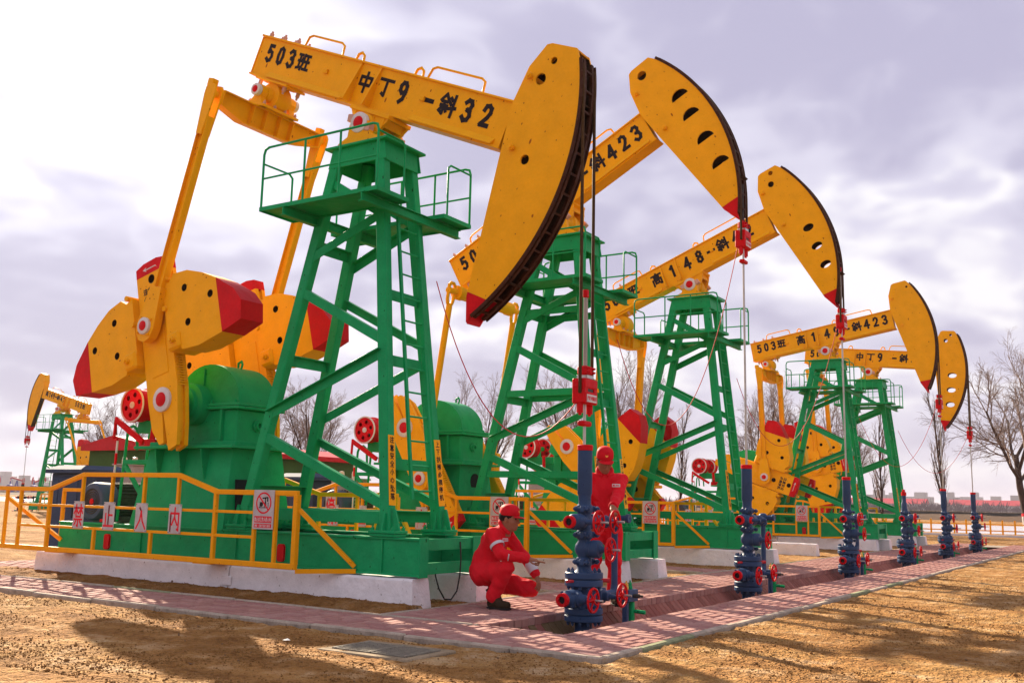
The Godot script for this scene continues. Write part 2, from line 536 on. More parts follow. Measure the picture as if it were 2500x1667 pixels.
	for c in [[0.30, 0.12, 0.095], [0.25, 0.10, 0.08], [0.34, 0.145, 0.115], [0.28, 0.11, 0.09], [0.17, 0.115, 0.06]]:
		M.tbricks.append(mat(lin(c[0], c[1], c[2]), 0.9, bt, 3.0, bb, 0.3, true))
	# soil
	var n := 1024
	var a := field(n, 0.006, 91, 5)
	var b := field(n, 0.045, 92, 5)
	var c2 := field(n, 0.16, 93, 3)
	var px := PackedByteArray()
	px.resize(n * n * 3)
	var hh := PackedFloat32Array()
	hh.resize(n * n)
	var sand := Color(0.38, 0.205, 0.072)
	var pale := Color(0.53, 0.355, 0.20)
	var damp := Color(0.215, 0.098, 0.030)
	var crumb := Color(0.11, 0.06, 0.035)
	var g := RandomNumberGenerator.new()
	g.seed = 95
	for i in n * n:
		var col := sand.lerp(pale, smoothstep(0.5, 0.78, a[i] * 0.7 + b[i] * 0.3))
		col = col.lerp(damp, smoothstep(0.50, 0.25, a[i] * 0.5 + b[i] * 0.5) * 0.8)
		col = col.lerp(crumb, smoothstep(0.70, 0.86, c2[i] * 0.75 + b[i] * 0.25) * 0.8)
		col = col * ((0.66 + 0.50 * c2[i]) * g.randf_range(0.78, 1.22))
		col = col.linear_to_srgb()
		px[i * 3] = int(clampf(col.r, 0, 1) * 255); px[i * 3 + 1] = int(clampf(col.g, 0, 1) * 255); px[i * 3 + 2] = int(clampf(col.b, 0, 1) * 255)
		hh[i] = b[i] * 0.8 + c2[i] * 0.5
	M.soil = mat(Color.WHITE, 0.95, tex_from(n, px), 0.31, bump_from(n, hh, 7.0), 1.0, true)
	M.soil.vertex_color_use_as_albedo = true
	M.clod = mat(lin(0.33, 0.165, 0.055), 0.95, wornb, 3.0)
	M.clod_dark = mat(lin(0.17, 0.10, 0.058), 0.95)

# ---------------------------------------------------------------- sky: thin and thick cloud round a veiled sun
const EXPO := 2.6
const SUN_DIR := Vector3(-0.756, 0.454, -0.472)

func make_sky() -> ImageTexture:
	var w := 1536
	var h := 768
	var f1 := noise(FastNoiseLite.TYPE_SIMPLEX_SMOOTH, 0.55, 4, 5)
	var f2 := noise(FastNoiseLite.TYPE_SIMPLEX_SMOOTH, 1.5, 8, 5)
	var f3 := noise(FastNoiseLite.TYPE_SIMPLEX_SMOOTH, 0.22, 15, 3)
	var data := PackedFloat32Array()
	data.resize(w * h * 3)
	var sun := SUN_DIR.normalized()
	for y in h:
		var el := (0.5 - (y + 0.5) / h) * PI
		for x in w:
			var i := (y * w + x) * 3
			if el < -0.02:
				data[i] = 0.30; data[i + 1] = 0.22; data[i + 2] = 0.16
				continue
			var az := (x + 0.5) / w * TAU
			var d := Vector3(sin(az) * cos(el), sin(el), -cos(az) * cos(el))
			var k := 1.0 / (maxf(d.y, 0.0) + 0.22)
			var p := Vector3(d.x * k * 1.3, 0.0, d.z * k * 1.3)
			# wind-drawn cloud: warped, stretched along the shore
			var wx := p.x + 0.35 * f1.get_noise_3d(p.x * 1.1, p.z * 1.1, 21.0)
			var wz := p.z + 0.35 * f1.get_noise_3d(p.x * 1.1, p.z * 1.1, 33.0)
			var lx := wx * 0.845 - wz * 0.535
			var lz := wx * 0.535 + wz * 0.845
			var q := f1.get_noise_3d(lx * 1.0, lz * 1.45, 3.0) + 0.55 * (0.32 - absf(f2.get_noise_3d(lx * 1.1, lz * 1.5, 9.0)) * 1.5) + 0.20 * f2.get_noise_3d(lx * 3.5, lz * 4.5, 12.0)
			var big := f3.get_noise_3d(p.x * 2.0, p.z * 2.0, 1.0)
			var t := clampf(0.47 + 1.05 * q + 0.45 * big, 0.0, 1.0)
			# t = 0 thick grey-violet base, t = 1 thin bright cloud
			var c := Vector3(0.49, 0.47, 0.645).lerp(Vector3(0.70, 0.68, 0.83), smoothstep(0.12, 0.66, t))
			c = c.lerp(Vector3(0.97, 0.95, 0.99), smoothstep(0.62, 0.96, t))
			var hz := exp(-maxf(d.y, 0.0) * 7.0)
			c = c.lerp(Vector3(0.80, 0.73, 0.76), 0.75 * hz)
			var cs := clampf(d.dot(sun), -1.0, 1.0)
			var ang := acos(cs)
			var glow := exp(-ang * ang / 0.06) * 0.6 + exp(-ang / 0.26) * 0.42
			c += Vector3(1.0, 0.99, 0.95) * glow * (0.35 + 0.8 * t)
			data[i] = c.x / EXPO; data[i + 1] = c.y / EXPO; data[i + 2] = c.z / EXPO
	var im := Image.create_from_data(w, h, false, Image.FORMAT_RGBF, data.to_byte_array())
	return ImageTexture.create_from_image(im)

# ---------------------------------------------------------------- ground and paving
# the row of wells runs a hair off the z axis
func rowx(z: float) -> float:
	return 0.01 * (-z - 8.7)

const TRENCH := [-4.92, -4.12, -36.5, -7.42]     # x0 x1 z0 z1, at z = -8.7
const PAVED := [[-17.0, -3.22, -7.36, -6.34], [-4.12, -3.22, -37.5, -7.36], [-6.10, -4.92, -37.5, -7.36], [-13.2, -6.10, -11.95, -10.65], [-13.2, -6.10, -16.6, -15.3], [-14.7, -13.2, -30.0, -7.36]]
var gn1: FastNoiseLite
var gn2: FastNoiseLite
var gn3: FastNoiseLite

func ground_y(x: float, z: float) -> float:
	var xr := x - rowx(z)
	for r in PAVED:
		if xr > r[0] + 0.02 and xr < r[1] - 0.02 and z > r[2] + 0.02 and z < r[3] - 0.02:
			return -0.075
	var d := Vector2(x, z).length()
	var fade := clampf(40.0 / d, 0.0, 1.0)
	var y := -0.022 + 0.014 * gn1.get_noise_2d(x, z) + fade * (0.014 * gn2.get_noise_2d(x, z) + 0.010 * gn3.get_noise_2d(x, z))
	if z < -7.4 and z > -8.12 and x < -5.9:
		y += 0.05 * smoothstep(-7.5, -7.95, z) + 0.02 * gn2.get_noise_2d(x * 2.0, z * 2.0)
	if z < -56.0 and z > -118.0:
		y -= 0.55 * smoothstep(-56.0, -62.0, z) * smoothstep(-118.0, -112.0, z)
	return y

func lines(a: float, b: float, list: Array) -> Array:
	# list: [upto, step] pieces from a towards b
	var o: Array = []
	var x := a
	for e in list:
		while x < e[0] - 1e-4:
			o.append(x)
			x += e[1]
		x = e[0]
	o.append(b)
	return o

func build_ground() -> void:
	gn1 = noise(FastNoiseLite.TYPE_SIMPLEX_SMOOTH, 0.35, 101, 3)
	gn2 = noise(FastNoiseLite.TYPE_SIMPLEX_SMOOTH, 2.2, 102, 4)
	gn3 = noise(FastNoiseLite.TYPE_SIMPLEX_SMOOTH, 9.0, 103, 2)
	var xs := lines(-2600.0, 2600.0, [[-400.0, 200.0], [-60.0, 20.0], [-20.0, 2.0], [-14.0, 0.25], [-9.0, 0.08], [2.0, 0.045], [6.0, 0.25], [30.0, 2.0], [400.0, 25.0], [2600.0, 200.0]])
	var zs := lines(-2600.0, 60.0, [[-400.0, 200.0], [-140.0, 20.0], [-50.0, 4.0], [-20.0, 0.5], [-12.0, 0.16], [-4.0, 0.045], [-2.0, 0.25], [10.0, 2.0], [60.0, 10.0]])
	for tx in [TRENCH[0], TRENCH[1]]:
		xs.append(tx)
	for tz in [TRENCH[2], TRENCH[3]]:
		zs.append(tz)
	# opening for the drain
	var dp := Rect2(-5.04, -6.025, 0.68, 0.43)
	xs.append_array([dp.position.x, dp.end.x])
	zs.append_array([dp.position.y, dp.end.y])
	xs.sort()
	zs.sort()
	var w := xs.size()
	var v := PackedVector3Array()
	var n := PackedVector3Array()
	var c := PackedColorArray()
	var patch := noise(FastNoiseLite.TYPE_SIMPLEX_SMOOTH, 0.25, 104, 4)
	var streak := noise(FastNoiseLite.TYPE_SIMPLEX_SMOOTH, 0.8, 105, 4)
	for z in zs:
		for x in xs:
			var inrow: float = x + rowx(z) * clampf((x + 9.0) / 3.0, 0.0, 1.0) * clampf((-x - 0.2) / 3.0, 0.0, 1.0) * clampf((z + 60.0) / 22.0, 0.0, 1.0)
			v.append(Vector3(inrow, ground_y(inrow, z), z))
			var near: bool = absf(x) < 40.0 and z > -60.0
			var e := 0.02 if near else 1.0
			var nn := Vector3.UP
			if near:
				var y0 := ground_y(inrow, z)
				nn = Vector3(y0 - ground_y(inrow + e, z), e, y0 - ground_y(inrow, z + e)).normalized()
			n.append(nn)
			# drifts of pale dry sand and darker earth
			var a := patch.get_noise_2d(x, z * 2.2) * 0.6 + streak.get_noise_2d(x * 0.7, z * 2.6) * 0.5
			var t := clampf(0.5 + a * 0.9, 0.0, 1.0)
			var col := Color(0.68, 0.58, 0.44).lerp(Color(1.30, 1.26, 1.18), t)
			if z < -7.36 and z > -8.2 and x < -5.8:
				col = col.lerp(Color(0.62, 0.52, 0.42), 0.7)
			c.append(col)
	var idx := PackedInt32Array()
	for j in zs.size() - 1:
		for i in w - 1:
			var mx: float = (xs[i] + xs[i + 1]) * 0.5
			var mz: float = (zs[j] + zs[j + 1]) * 0.5
			if mx > TRENCH[0] and mx < TRENCH[1] and mz > TRENCH[2] and mz < TRENCH[3]:
				continue
			if dp.has_point(Vector2(mx, mz)):
				continue
			var p := j * w + i
			idx.append_array([p, p + 1, p + w, p + 1, p + w + 1, p + w])
	var arr := []
	arr.resize(Mesh.ARRAY_MAX)
	arr[Mesh.ARRAY_VERTEX] = v
	arr[Mesh.ARRAY_NORMAL] = n
	arr[Mesh.ARRAY_COLOR] = c
	arr[Mesh.ARRAY_INDEX] = idx
	var am := ArrayMesh.new()
	am.add_surface_from_arrays(Mesh.PRIMITIVE_TRIANGLES, arr)
	var g := inst(self, "ground", am, M.soil)
	g.set_meta("kind", "structure")

func brick_mesh(i: int) -> ArrayMesh:
	var key := "brick%d" % i
	if not cache.has(key):
		var mb := MB.new()
		mb.box(Vector3.ZERO, Vector3(0.192, 0.05, 0.092), Basis(), 0.012 + 0.001 * i)
		cache[key] = mb.commit()
	return cache[key]

# herringbone paving over a rectangle (row frame); the nearest pieces are bricks of their own, the rest one part
func brick_path(x0: float, x1: float, z0: float, z1: float, singles: int, sd: int) -> Node3D:
	var g := RandomNumberGenerator.new()
	g.seed = sd
	var root := setting("brick_path", Vector3(0, 0, -8.7), -0.01)
	var w := 0.122
	var list: Array = []
	var ni := int((x1 - x0) / w) + 6
	var nj := int((z1 - z0) / w) + 6
	for m in range(-(ni + nj), ni + nj):
		for k in range(-(ni + nj), ni + nj):
			var ox := (k + 2 * m) * w
			var oz := (k - 2 * m) * w
			if ox < -0.5 or oz < -0.5 or ox > x1 - x0 + 0.4 or oz > z1 - z0 + 0.4:
				continue
			for vert in [false, true]:
				var a := Vector2(x0 + ox, z0 + oz + (w if vert else 0.0))
				var b := a + (Vector2(w, 2 * w) if vert else Vector2(2 * w, w))
				var lo := Vector2(maxf(a.x, x0), maxf(a.y, z0))
				var hi := Vector2(minf(b.x, x1), minf(b.y, z1))
				var s := hi - lo
				if s.x < 0.025 or s.y < 0.025:
					continue
				var c := (lo + hi) * 0.5
				var ln: float = s.y if vert else s.x
				var wd: float = s.x if vert else s.y
				var y := -0.0255 + g.randf_range(-0.0022, 0.0022)
				# worn dips in the paving
				y += 0.006 * gn1.get_noise_2d(c.x * 3.0, c.y * 3.0) - 0.002
				var bs := Basis(Vector3.UP, (PI / 2 if vert else 0.0) + g.randf_range(-0.012, 0.012))
				bs = bs * Basis(Vector3.RIGHT, g.randf_range(-0.005, 0.005)) * Basis(Vector3.BACK, g.randf_range(-0.004, 0.004))
				bs = bs.scaled_local(Vector3((ln - 0.014) / 0.192, 1.0, (wd - 0.014) / 0.092))
				list.append([c.length_squared(), Transform3D(bs, Vector3(c.x, y, c.y + 8.7)), g.randi() % 3, g.randi() % 5])
	list.sort_custom(func(p, q): return p[0] < q[0])
	var rest: Array = [SurfaceTool.new(), SurfaceTool.new(), SurfaceTool.new(), SurfaceTool.new(), SurfaceTool.new()]
	for i in list.size():
		var e: Array = list[i]
		if i < singles:
			inst(root, "brick", brick_mesh(e[2]), M.bricks[e[3]], e[1])
		else:
			rest[e[3]].append_from(brick_mesh(e[2]), 0, e[1])
	for k in 5:
		if list.size() > singles:
			stuff(inst(root, "far_bricks", rest[k].commit(), M.bricks[k]))
	# bedding under the bricks
	var bed := MB.new()
	bed.box(Vector3((x0 + x1) * 0.5, -0.058, (z0 + z1) * 0.5 + 8.7), Vector3(x1 - x0, 0.05, z1 - z0))
	part(root, "bedding", bed, M.grout)
	return root

func kerb_line(root: Node3D, a: Vector3, b: Vector3, wide: float, sd: int) -> void:
	var g := RandomNumberGenerator.new()
	g.seed = sd
	var l := a.distance_to(b)
	var d := (b - a).normalized()
	var x := 0.0
	while x < l - 0.05:
		var s := minf(1.0, l - x)
		var mb := MB.new()
		var mid := a + d * (x + s * 0.5) + Vector3(0, g.randf_range(-0.006, 0.006), g.randf_range(-0.006, 0.006))
		mb.bar(mid - d * (s * 0.5 - 0.006), mid + d * (s * 0.5 - 0.006) + Vector3(0, g.randf_range(-0.004, 0.004), 0), 0.14, wide, Vector3.UP, 0.012)
		part(root, "kerb_stone", mb, M.kerb_moss if g.randf() < 0.12 else M.kerb)
		x += s

func build_paving() -> void:
	var p := brick_path(-15.0, -3.30, -7.30, -6.42, 300, 201)
	kerb_line(p, Vector3(-15.0, -0.068, -6.38 + 8.7), Vector3(-3.24, -0.068, -6.38 + 8.7), 0.07, 301)
	kerb_line(p, Vector3(-15.0, -0.064, -7.33 + 8.7), Vector3(-4.95, -0.064, -7.33 + 8.7), 0.05, 302)
	p = brick_path(-4.10, -3.30, -37.0, -7.31, 300, 202)
	kerb_line(p, Vector3(-3.26, -0.066, -37.0 + 8.7), Vector3(-3.26, -0.066, -6.43 + 8.7), 0.07, 303)
	p = brick_path(-6.05, -5.02, -37.0, -7.37, 300, 203)
	kerb_line(p, Vector3(-6.08, -0.066, -37.0 + 8.7), Vector3(-6.08, -0.066, -7.37 + 8.7), 0.05, 304)
	p = brick_path(-13.2, -6.12, -11.9, -10.7, 120, 204)
	kerb_line(p, Vector3(-13.2, -0.06, -10.67 + 8.7), Vector3(-6.12, -0.06, -10.67 + 8.7), 0.05, 305)
	p = brick_path(-12.0, -6.12, -16.5, -15.4, 60, 205)
	kerb_line(p, Vector3(-12.0, -0.06, -15.37 + 8.7), Vector3(-6.12, -0.06, -15.37 + 8.7), 0.05, 306)
	p = brick_path(-14.7, -13.25, -22.0, -7.37, 120, 206)
	# trench with brick lip and sloped brick sides
	var t := setting("trench", Vector3(0, 0, -8.7), -0.01)
	var g := RandomNumberGenerator.new()
	g.seed = 77
	var lip := MB.new()
	lip.box(Vector3.ZERO, Vector3(0.10, 0.078, 0.112), Basis(), 0.007)
	var lipm := lip.commit()
	var sl := MB.new()
	sl.box(Vector3.ZERO, Vector3(0.44, 0.05, 0.104), Basis(), 0.008)
	var slm := sl.commit()
	var L := 29.0
	var far_lip := [SurfaceTool.new(), SurfaceTool.new(), SurfaceTool.new(), SurfaceTool.new(), SurfaceTool.new()]
	var far_sl := [SurfaceTool.new(), SurfaceTool.new(), SurfaceTool.new(), SurfaceTool.new(), SurfaceTool.new()]
	for i in int(L / 0.122):
		var z := 1.27 - i * 0.122
		var xf := Transform3D(Basis(Vector3.UP, g.randf_range(-0.02, 0.02)), Vector3(-4.962 + g.randf_range(-0.004, 0.004), -0.042 + g.randf_range(-0.003, 0.003), z))
		if i < 130:
			inst(t, "lip_brick", lipm, M.bricks[g.randi() % 5], xf)
		else:
			far_lip[g.randi() % 5].append_from(lipm, 0, xf)
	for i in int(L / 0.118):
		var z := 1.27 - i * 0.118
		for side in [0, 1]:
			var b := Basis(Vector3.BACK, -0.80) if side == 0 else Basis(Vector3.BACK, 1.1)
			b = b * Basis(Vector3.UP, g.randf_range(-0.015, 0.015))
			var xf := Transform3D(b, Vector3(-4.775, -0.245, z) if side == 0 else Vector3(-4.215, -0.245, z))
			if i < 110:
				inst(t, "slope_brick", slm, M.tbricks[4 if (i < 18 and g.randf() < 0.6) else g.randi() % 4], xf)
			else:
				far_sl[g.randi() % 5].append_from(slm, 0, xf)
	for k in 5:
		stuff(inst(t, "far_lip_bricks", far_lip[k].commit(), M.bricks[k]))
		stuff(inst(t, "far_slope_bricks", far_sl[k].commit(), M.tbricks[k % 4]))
	var bed := MB.new()
	bed.box(Vector3(-4.55, -0.47, 1.3 - L * 0.5), Vector3(0.94, 0.1, L + 0.1))
	bed.box(Vector3(-5.0, -0.27, 1.3 - L * 0.5), Vector3(0.02, 0.4, L))
	bed.box(Vector3(-4.11, -0.24, 1.3 - L * 0.5), Vector3(0.02, 0.42, L))
	bed.box(Vector3(-4.55, -0.33, 1.36), Vector3(0.86, 0.5, 0.04))
	bed.box(Vector3(-4.55, -0.33, 1.3 - L), Vector3(0.86, 0.5, 0.04))
	part(t, "trench_bed", bed, M.grout)
	for i in 7:
		var e := MB.new()
		e.box(Vector3(-4.90 + i * 0.104, -0.05, 1.345), Vector3(0.096, 0.09, 0.05), Basis(), 0.006)
		part(t, "lip_brick", e, M.bricks[i % 5])

func build_drain() -> void:
	var d := thing("storm_drain", "iron storm drain grate in a concrete frame set in the sandy ground", "drain", Vector3(-4.70, -0.028, -5.81))
	var f := MB.new()
	for z in [-0.2555, 0.2555]:
		f.box(Vector3(0, -0.025, z), Vector3(0.82, 0.08, 0.09), Basis(), 0.01)
	for x in [-0.37, 0.37]:
		f.box(Vector3(x, -0.027, 0), Vector3(0.08, 0.08, 0.42), Basis(), 0.008)
	part(d, "frame", f, M.drain)
	var p := MB.new()
	p.box(Vector3(0, -0.36, 0), Vector3(0.70, 0.02, 0.46))
	for z in [-0.22, 0.22]:
		p.box(Vector3(0, -0.20, z), Vector3(0.70, 0.30, 0.02))
	for x in [-0.345, 0.345]:
		p.box(Vector3(x, -0.20, 0), Vector3(0.02, 0.30, 0.42))
	part(d, "pit", p, M.drain)
	for k in 2:
		for i in 9:
			var b := MB.new()
			b.box(Vector3(-0.165 + k * 0.33, 0.006, -0.185 + i * 0.0462), Vector3(0.30, 0.03, 0.022), Basis(), 0.003)
			part(d, "grate_bar", b, M.grate)
	for x in [-0.322, 0.0, 0.322]:
		var fr := MB.new()
		fr.box(Vector3(x, 0.008, 0), Vector3(0.026, 0.032, 0.414), Basis(), 0.003)
		part(d, "grate_frame", fr, M.grate)

func build_clods() -> void:
	var g := RandomNumberGenerator.new()
	g.seed = 55
	for kind in 2:
		var mb := MB.new()
		# a knobbly lump
		var P: Array = []
		for j in 5:
			for i in 7:
				var th := TAU * i / 7.0
				var ph := PI * (j + 0.5) / 5.0
				P.append(Vector3(cos(th) * sin(ph), cos(ph) * 0.7, sin(th) * sin(ph)) * g.randf_range(0.7, 1.15))
		for j in 4:
			for i in 7:
				var a: Vector3 = P[j * 7 + i]
				var b: Vector3 = P[j * 7 + (i + 1) % 7]
				var c: Vector3 = P[(j + 1) * 7 + (i + 1) % 7]
				var d: Vector3 = P[(j + 1) * 7 + i]
				mb.tri(a, b, c, a, b, c)
				mb.tri(a, c, d, a, c, d)
		for i in range(1, 6):
			mb.tri(P[0], P[i], P[i + 1], Vector3.UP, Vector3.UP, Vector3.UP)
		var mm := MultiMesh.new()
		mm.transform_format = MultiMesh.TRANSFORM_3D
		mm.mesh = mb.commit()
		var list: Array = []
		var clump := noise(FastNoiseLite.TYPE_SIMPLEX_SMOOTH, 0.7, 56 + kind, 3)
		for i in (150000 if kind == 0 else 9000):
			var x := g.randf_range(-13.0, 1.5)
			var z := -3.8 - pow(g.randf(), 1.7) * 15.0
			var xr := x - rowx(z)
			var ok := true
			for r in PAVED:
				if xr > r[0] - 0.02 and xr < r[1] + 0.05 and z > r[2] - 0.03 and z < r[3] + 0.03:
					ok = false
					break
			if xr > TRENCH[0] - 0.15 and xr < TRENCH[1] and z < -7.3:
				ok = false
			if absf(x + 4.70) < 0.5 and absf(z + 5.81) < 0.38:
				ok = false
			if not ok or clump.get_noise_2d(x, z) < g.randf_range(-0.35, 0.30):
				continue
			var s := 0.0028 + 0.0055 * pow(g.randf(), 2.5) + (0.012 * g.randf() if g.randf() < 0.008 else 0.0)
			if kind == 1:
				s *= 1.25
			var b := Basis(Vector3(g.randf_range(-1, 1), g.randf_range(-1, 1), g.randf_range(-1, 1)).normalized(), g.randf() * TAU).scaled(Vector3(s * g.randf_range(0.8, 1.5), s, s * g.randf_range(0.8, 1.4)))
			list.append(Transform3D(b, Vector3(x, ground_y(x, z) + s * 0.25, z)))
			if kind == 1 and list.size() > 900:
				break
		mm.instance_count = list.size()
		for i in list.size():
			mm.set_instance_transform(i, list[i])
		var o := MultiMeshInstance3D.new()
		o.name = "soil_clods" if kind == 0 else "dark_pebbles"
		o.multimesh = mm
		o.material_override = M.clod if kind == 0 else M.clod_dark
		add_child(o)
		tag(o, "loose crumbs of brown earth strewn over the sandy ground" if kind == 0 else "small dark pebbles scattered over the sandy ground", "earth" if kind == 0 else "pebbles")
		stuff(o)

# ---------------------------------------------------------------- pumping unit (local: well at x = 0, tail towards -x, y up from the ground)
const PIV := Vector3(-2.86, 5.38, 0)
const AXIS := Vector3(-5.30, 2.17, 0)
const PIN_R := 0.92
const LINK := 3.22
const LEGS := [[Vector3(-2.07, 0.70, 0.45), Vector3(-2.55, 5.10, 0.25)], [Vector3(-4.22, 0.70, 0.45), Vector3(-3.18, 5.10, 0.25)]]

func on_leg(k: int, y: float, s: float) -> Vector3:
	var a: Vector3 = LEGS[k][0]
	var b: Vector3 = LEGS[k][1]
	var p := a.lerp(b, (y - a.y) / (b.y - a.y))
	return Vector3(p.x, p.y, p.z * s)

func disc_cap(parent: Node, at: Vector3, axis: Vector3, r: float, key: String) -> void:
	var xf := Transform3D(Basis(Quaternion(Vector3.BACK, axis)), at)
	var w := cpart(parent, "cap_ring", "capw" + key, func(m: MB): m.lathe(Vector3.ZERO, Vector3.BACK, [Vector2(r, -0.05), Vector2(r, 0.0), Vector2(r * 0.92, 0.006), Vector2(r * 0.6, 0.006), Vector2(0, 0.006)], 20), M.white, xf)
	w.name = "cap_ring"
	cpart(parent, "cap_centre", "capr" + key, func(m: MB): m.lathe(Vector3(0, 0, 0.0065), Vector3.BACK, [Vector2(r * 0.58, 0), Vector2(r * 0.58, 0.004), Vector2(r * 0.5, 0.01), Vector2(0, 0.012)], 18), M.red, xf)

func make_tower(P: Node3D, extra: bool) -> void:
	for s in [1.0, -1.0]:
		for k in 2:
			cpart(P, "tower_leg", "leg%d%d" % [k, int(s)], func(m: MB):
				var a := on_leg(k, 0.70, s)
				var b := on_leg(k, 5.08, s)
				m.bar(a, b, 0.135, 0.115, Vector3.RIGHT, 0.01)
				# foot: plate, gussets
				m.box(Vector3(a.x, 0.715, a.z + 0.0), Vector3(0.34, 0.03, 0.24), Basis(), 0.005)
				m.box(Vector3(a.x, 0.683, a.z + 0.0), Vector3(0.32, 0.03, 0.22), Basis(), 0.005)
				for e in [-1.0, 1.0]:
					var q := V2([0.0, 0.0, 0.10, 0.0, 0.03, 0.22, 0.0, 0.22])
					var keep := m.T
					m.T = Transform3D(Basis(Vector3(e, 0, 0), Vector3.UP, Vector3(0, 0, e)), Vector3(a.x + e * 0.062, 0.73, a.z - e * 0.0))
					m.prism(q, -0.012, 0.012)
					m.T = Transform3D(Basis(Vector3(0, 0, e), Vector3.UP, Vector3(-e, 0, 0)), Vector3(a.x, 0.73, a.z + e * 0.05))
					m.prism(V2([0.0, 0.0, 0.06, 0.0, 0.02, 0.18, 0.0, 0.18]), -0.012, 0.012)
					m.T = keep
				, M.green)
			for e in 4:
				cpart(P, "foot_bolt", "footbolt", func(m: MB): m.nut(Vector3.ZERO, Vector3.UP, 0.022, 0.03), M.green, Transform3D(Basis(), Vector3(on_leg(k, 0.70, s).x + (0.135 if e % 2 else -0.135), 0.73, s * (0.45 + (0.085 if e < 2 else -0.085)))))
		# zig-zag bracing of the side frames
		var lv := [[1, 3.80, 0, 4.22], [1, 3.42, 0, 2.76], [0, 2.62, 1, 1.98], [1, 1.74, 0, 0.98]]
		for i in lv.size():
			var d: Array = lv[i]
			cpart(P, "tower_brace", "brace%d%d" % [i, int(s)], func(m: MB):
				var a := on_leg(d[0], d[1], s) + Vector3(0, 0, s * 0.045)
				var b := on_leg(d[2], d[3], s) + Vector3(0, 0, s * 0.045)
				m.lbar(a, b, 0.105, 0.06, 0.012, Vector3.UP, s)
				, M.green)
		cpart(P, "tower_tie", "tie%d" % int(s), func(m: MB): m.lbar(on_leg(1, 0.86, s) + Vector3(0, 0, s * 0.03), on_leg(0, 0.86, s) + Vector3(0, 0, s * 0.03), 0.13, 0.08, 0.014, Vector3.UP, s), M.green)
		cpart(P, "tower_tie", "tieu%d" % int(s), func(m: MB): m.lbar(on_leg(1, 4.72, s) + Vector3(0, 0, s * 0.03), on_leg(0, 4.22, s) + Vector3(0, 0, s * 0.03), 0.09, 0.05, 0.012, Vector3.UP, s), M.green)
	if extra:
		for s in [1.0, -1.0]:
			for y in [3.95, 2.69, 1.46]:
				cpart(P, "tower_tie", "tiex%.2f%d" % [y, int(s)], func(m: MB): m.lbar(on_leg(1, y, s) + Vector3(0, 0, s * 0.03), on_leg(0, y, s) + Vector3(0, 0, s * 0.03), 0.10, 0.06, 0.012, Vector3.UP, s), M.green)
	for k in 2:
		var ys: Array = [3.30, 2.55, 1.42] if k == 0 else [3.95, 2.62, 1.12]
		for y in ys:
			cpart(P, "tower_crossbar", "xb%d%.2f" % [k, y], func(m: MB):
				var a := on_leg(k, y, 1.0)
				var b := on_leg(k, y, -1.0)
				m.lbar(a + Vector3(0, 0, -0.05), b + Vector3(0, 0, 0.05), 0.12, 0.08, 0.012, Vector3.UP, 1.0 if k == 0 else -1.0)
				, M.green)
	var top := cpart(P, "tower_head", "towerhead", func(m: MB):
		for s in [1.0, -1.0]:
			var keep := m.T
			m.T = Transform3D(Basis(), Vector3(0, 0, s * 0.315))
			var poly := V2([-3.30, 4.88, -2.42, 4.88, -2.46, 5.10, -3.24, 5.10])
			m.prism(poly, -0.008, 0.008)
			m.T = keep
		for e in [[-3.265, -0.17], [-2.445, 0.16]]:
			var x: float = e[0]
			m.bar(Vector3(x, 4.87, 0), Vector3(x - e[1] * 0.2, 5.10, 0), 0.60, 0.016, Vector3.BACK, 0.002)
		m.box(Vector3(-2.86, 5.115, 0), Vector3(0.94, 0.03, 0.74), Basis(), 0.006)
		, M.green)
	top.set_meta("label", "boxed head of the green tower under the beam bearing")
	for e in 4:
		cpart(P, "head_bolt", "headbolt", func(m: MB): m.nut(Vector3.ZERO, Vector3.UP, 0.024, 0.035), M.pinkbolt, Transform3D(Basis(), Vector3(-3.20 if e % 2 else -2.50, 5.13, 0.27 if e < 2 else -0.27)))
	# service platforms on both sides
	for x in [-2.26, -3.42]:
		cpart(P, "platform_support", "psup%.2f" % x, func(m: MB): m.ibar(Vector3(x, 4.245, 0.90), Vector3(x, 4.245, -0.90), 0.11, 0.08, 0.012), M.green)
	for s in [1.0, -1.0]:
		var key := "plat%d" % int(s)
		var pl := cpart(P, "platform", key, func(m: MB):
			m.box(Vector3(-2.94, 4.318, s * 0.605), Vector3(1.74, 0.012, 0.55), Basis(), 0.0)
			for z in [s * 0.875, s * 0.335]:
				m.box(Vector3(-2.94, 4.315, z), Vector3(1.76, 0.05, 0.014), Basis(), 0.002)
			for x in [-3.815, -2.065]:
				m.box(Vector3(x, 4.315, s * 0.605), Vector3(0.014, 0.05, 0.525), Basis(), 0.002)
			, M.green)
		cpart(pl, "guard_tube", key + "g", func(m: MB):
			var z: float = s * 0.87
			var zi: float = s * 0.36
			m.tube([Vector3(-3.80, 4.32, z), Vector3(-3.80, 4.97, z), Vector3(-3.78, 5.03, z), Vector3(-3.72, 5.05, z), Vector3(-2.16, 5.05, z), Vector3(-2.10, 5.03, z), Vector3(-2.08, 4.97, z), Vector3(-2.08, 4.32, z)], 0.014, 8)
			for x in [-3.15, -2.62]:
				m.tube([Vector3(x, 4.32, z), Vector3(x, 5.05, z)], 0.013, 8)
			m.tube([Vector3(-3.80, 4.68, z), Vector3(-2.08, 4.68, z)], 0.012, 8)
			m.tube([Vector3(-3.80, 4.86, z), Vector3(-3.80, 4.86, s * 0.45), Vector3(-3.80, 4.82, s * 0.40), Vector3(-3.80, 4.32, s * 0.40)], 0.012, 8)
			m.tube([Vector3(-2.08, 4.96, z), Vector3(-2.08, 4.96, s * 0.46), Vector3(-2.08, 4.92, s * 0.41), Vector3(-2.08, 4.32, s * 0.41)], 0.012, 8)
			, M.green)
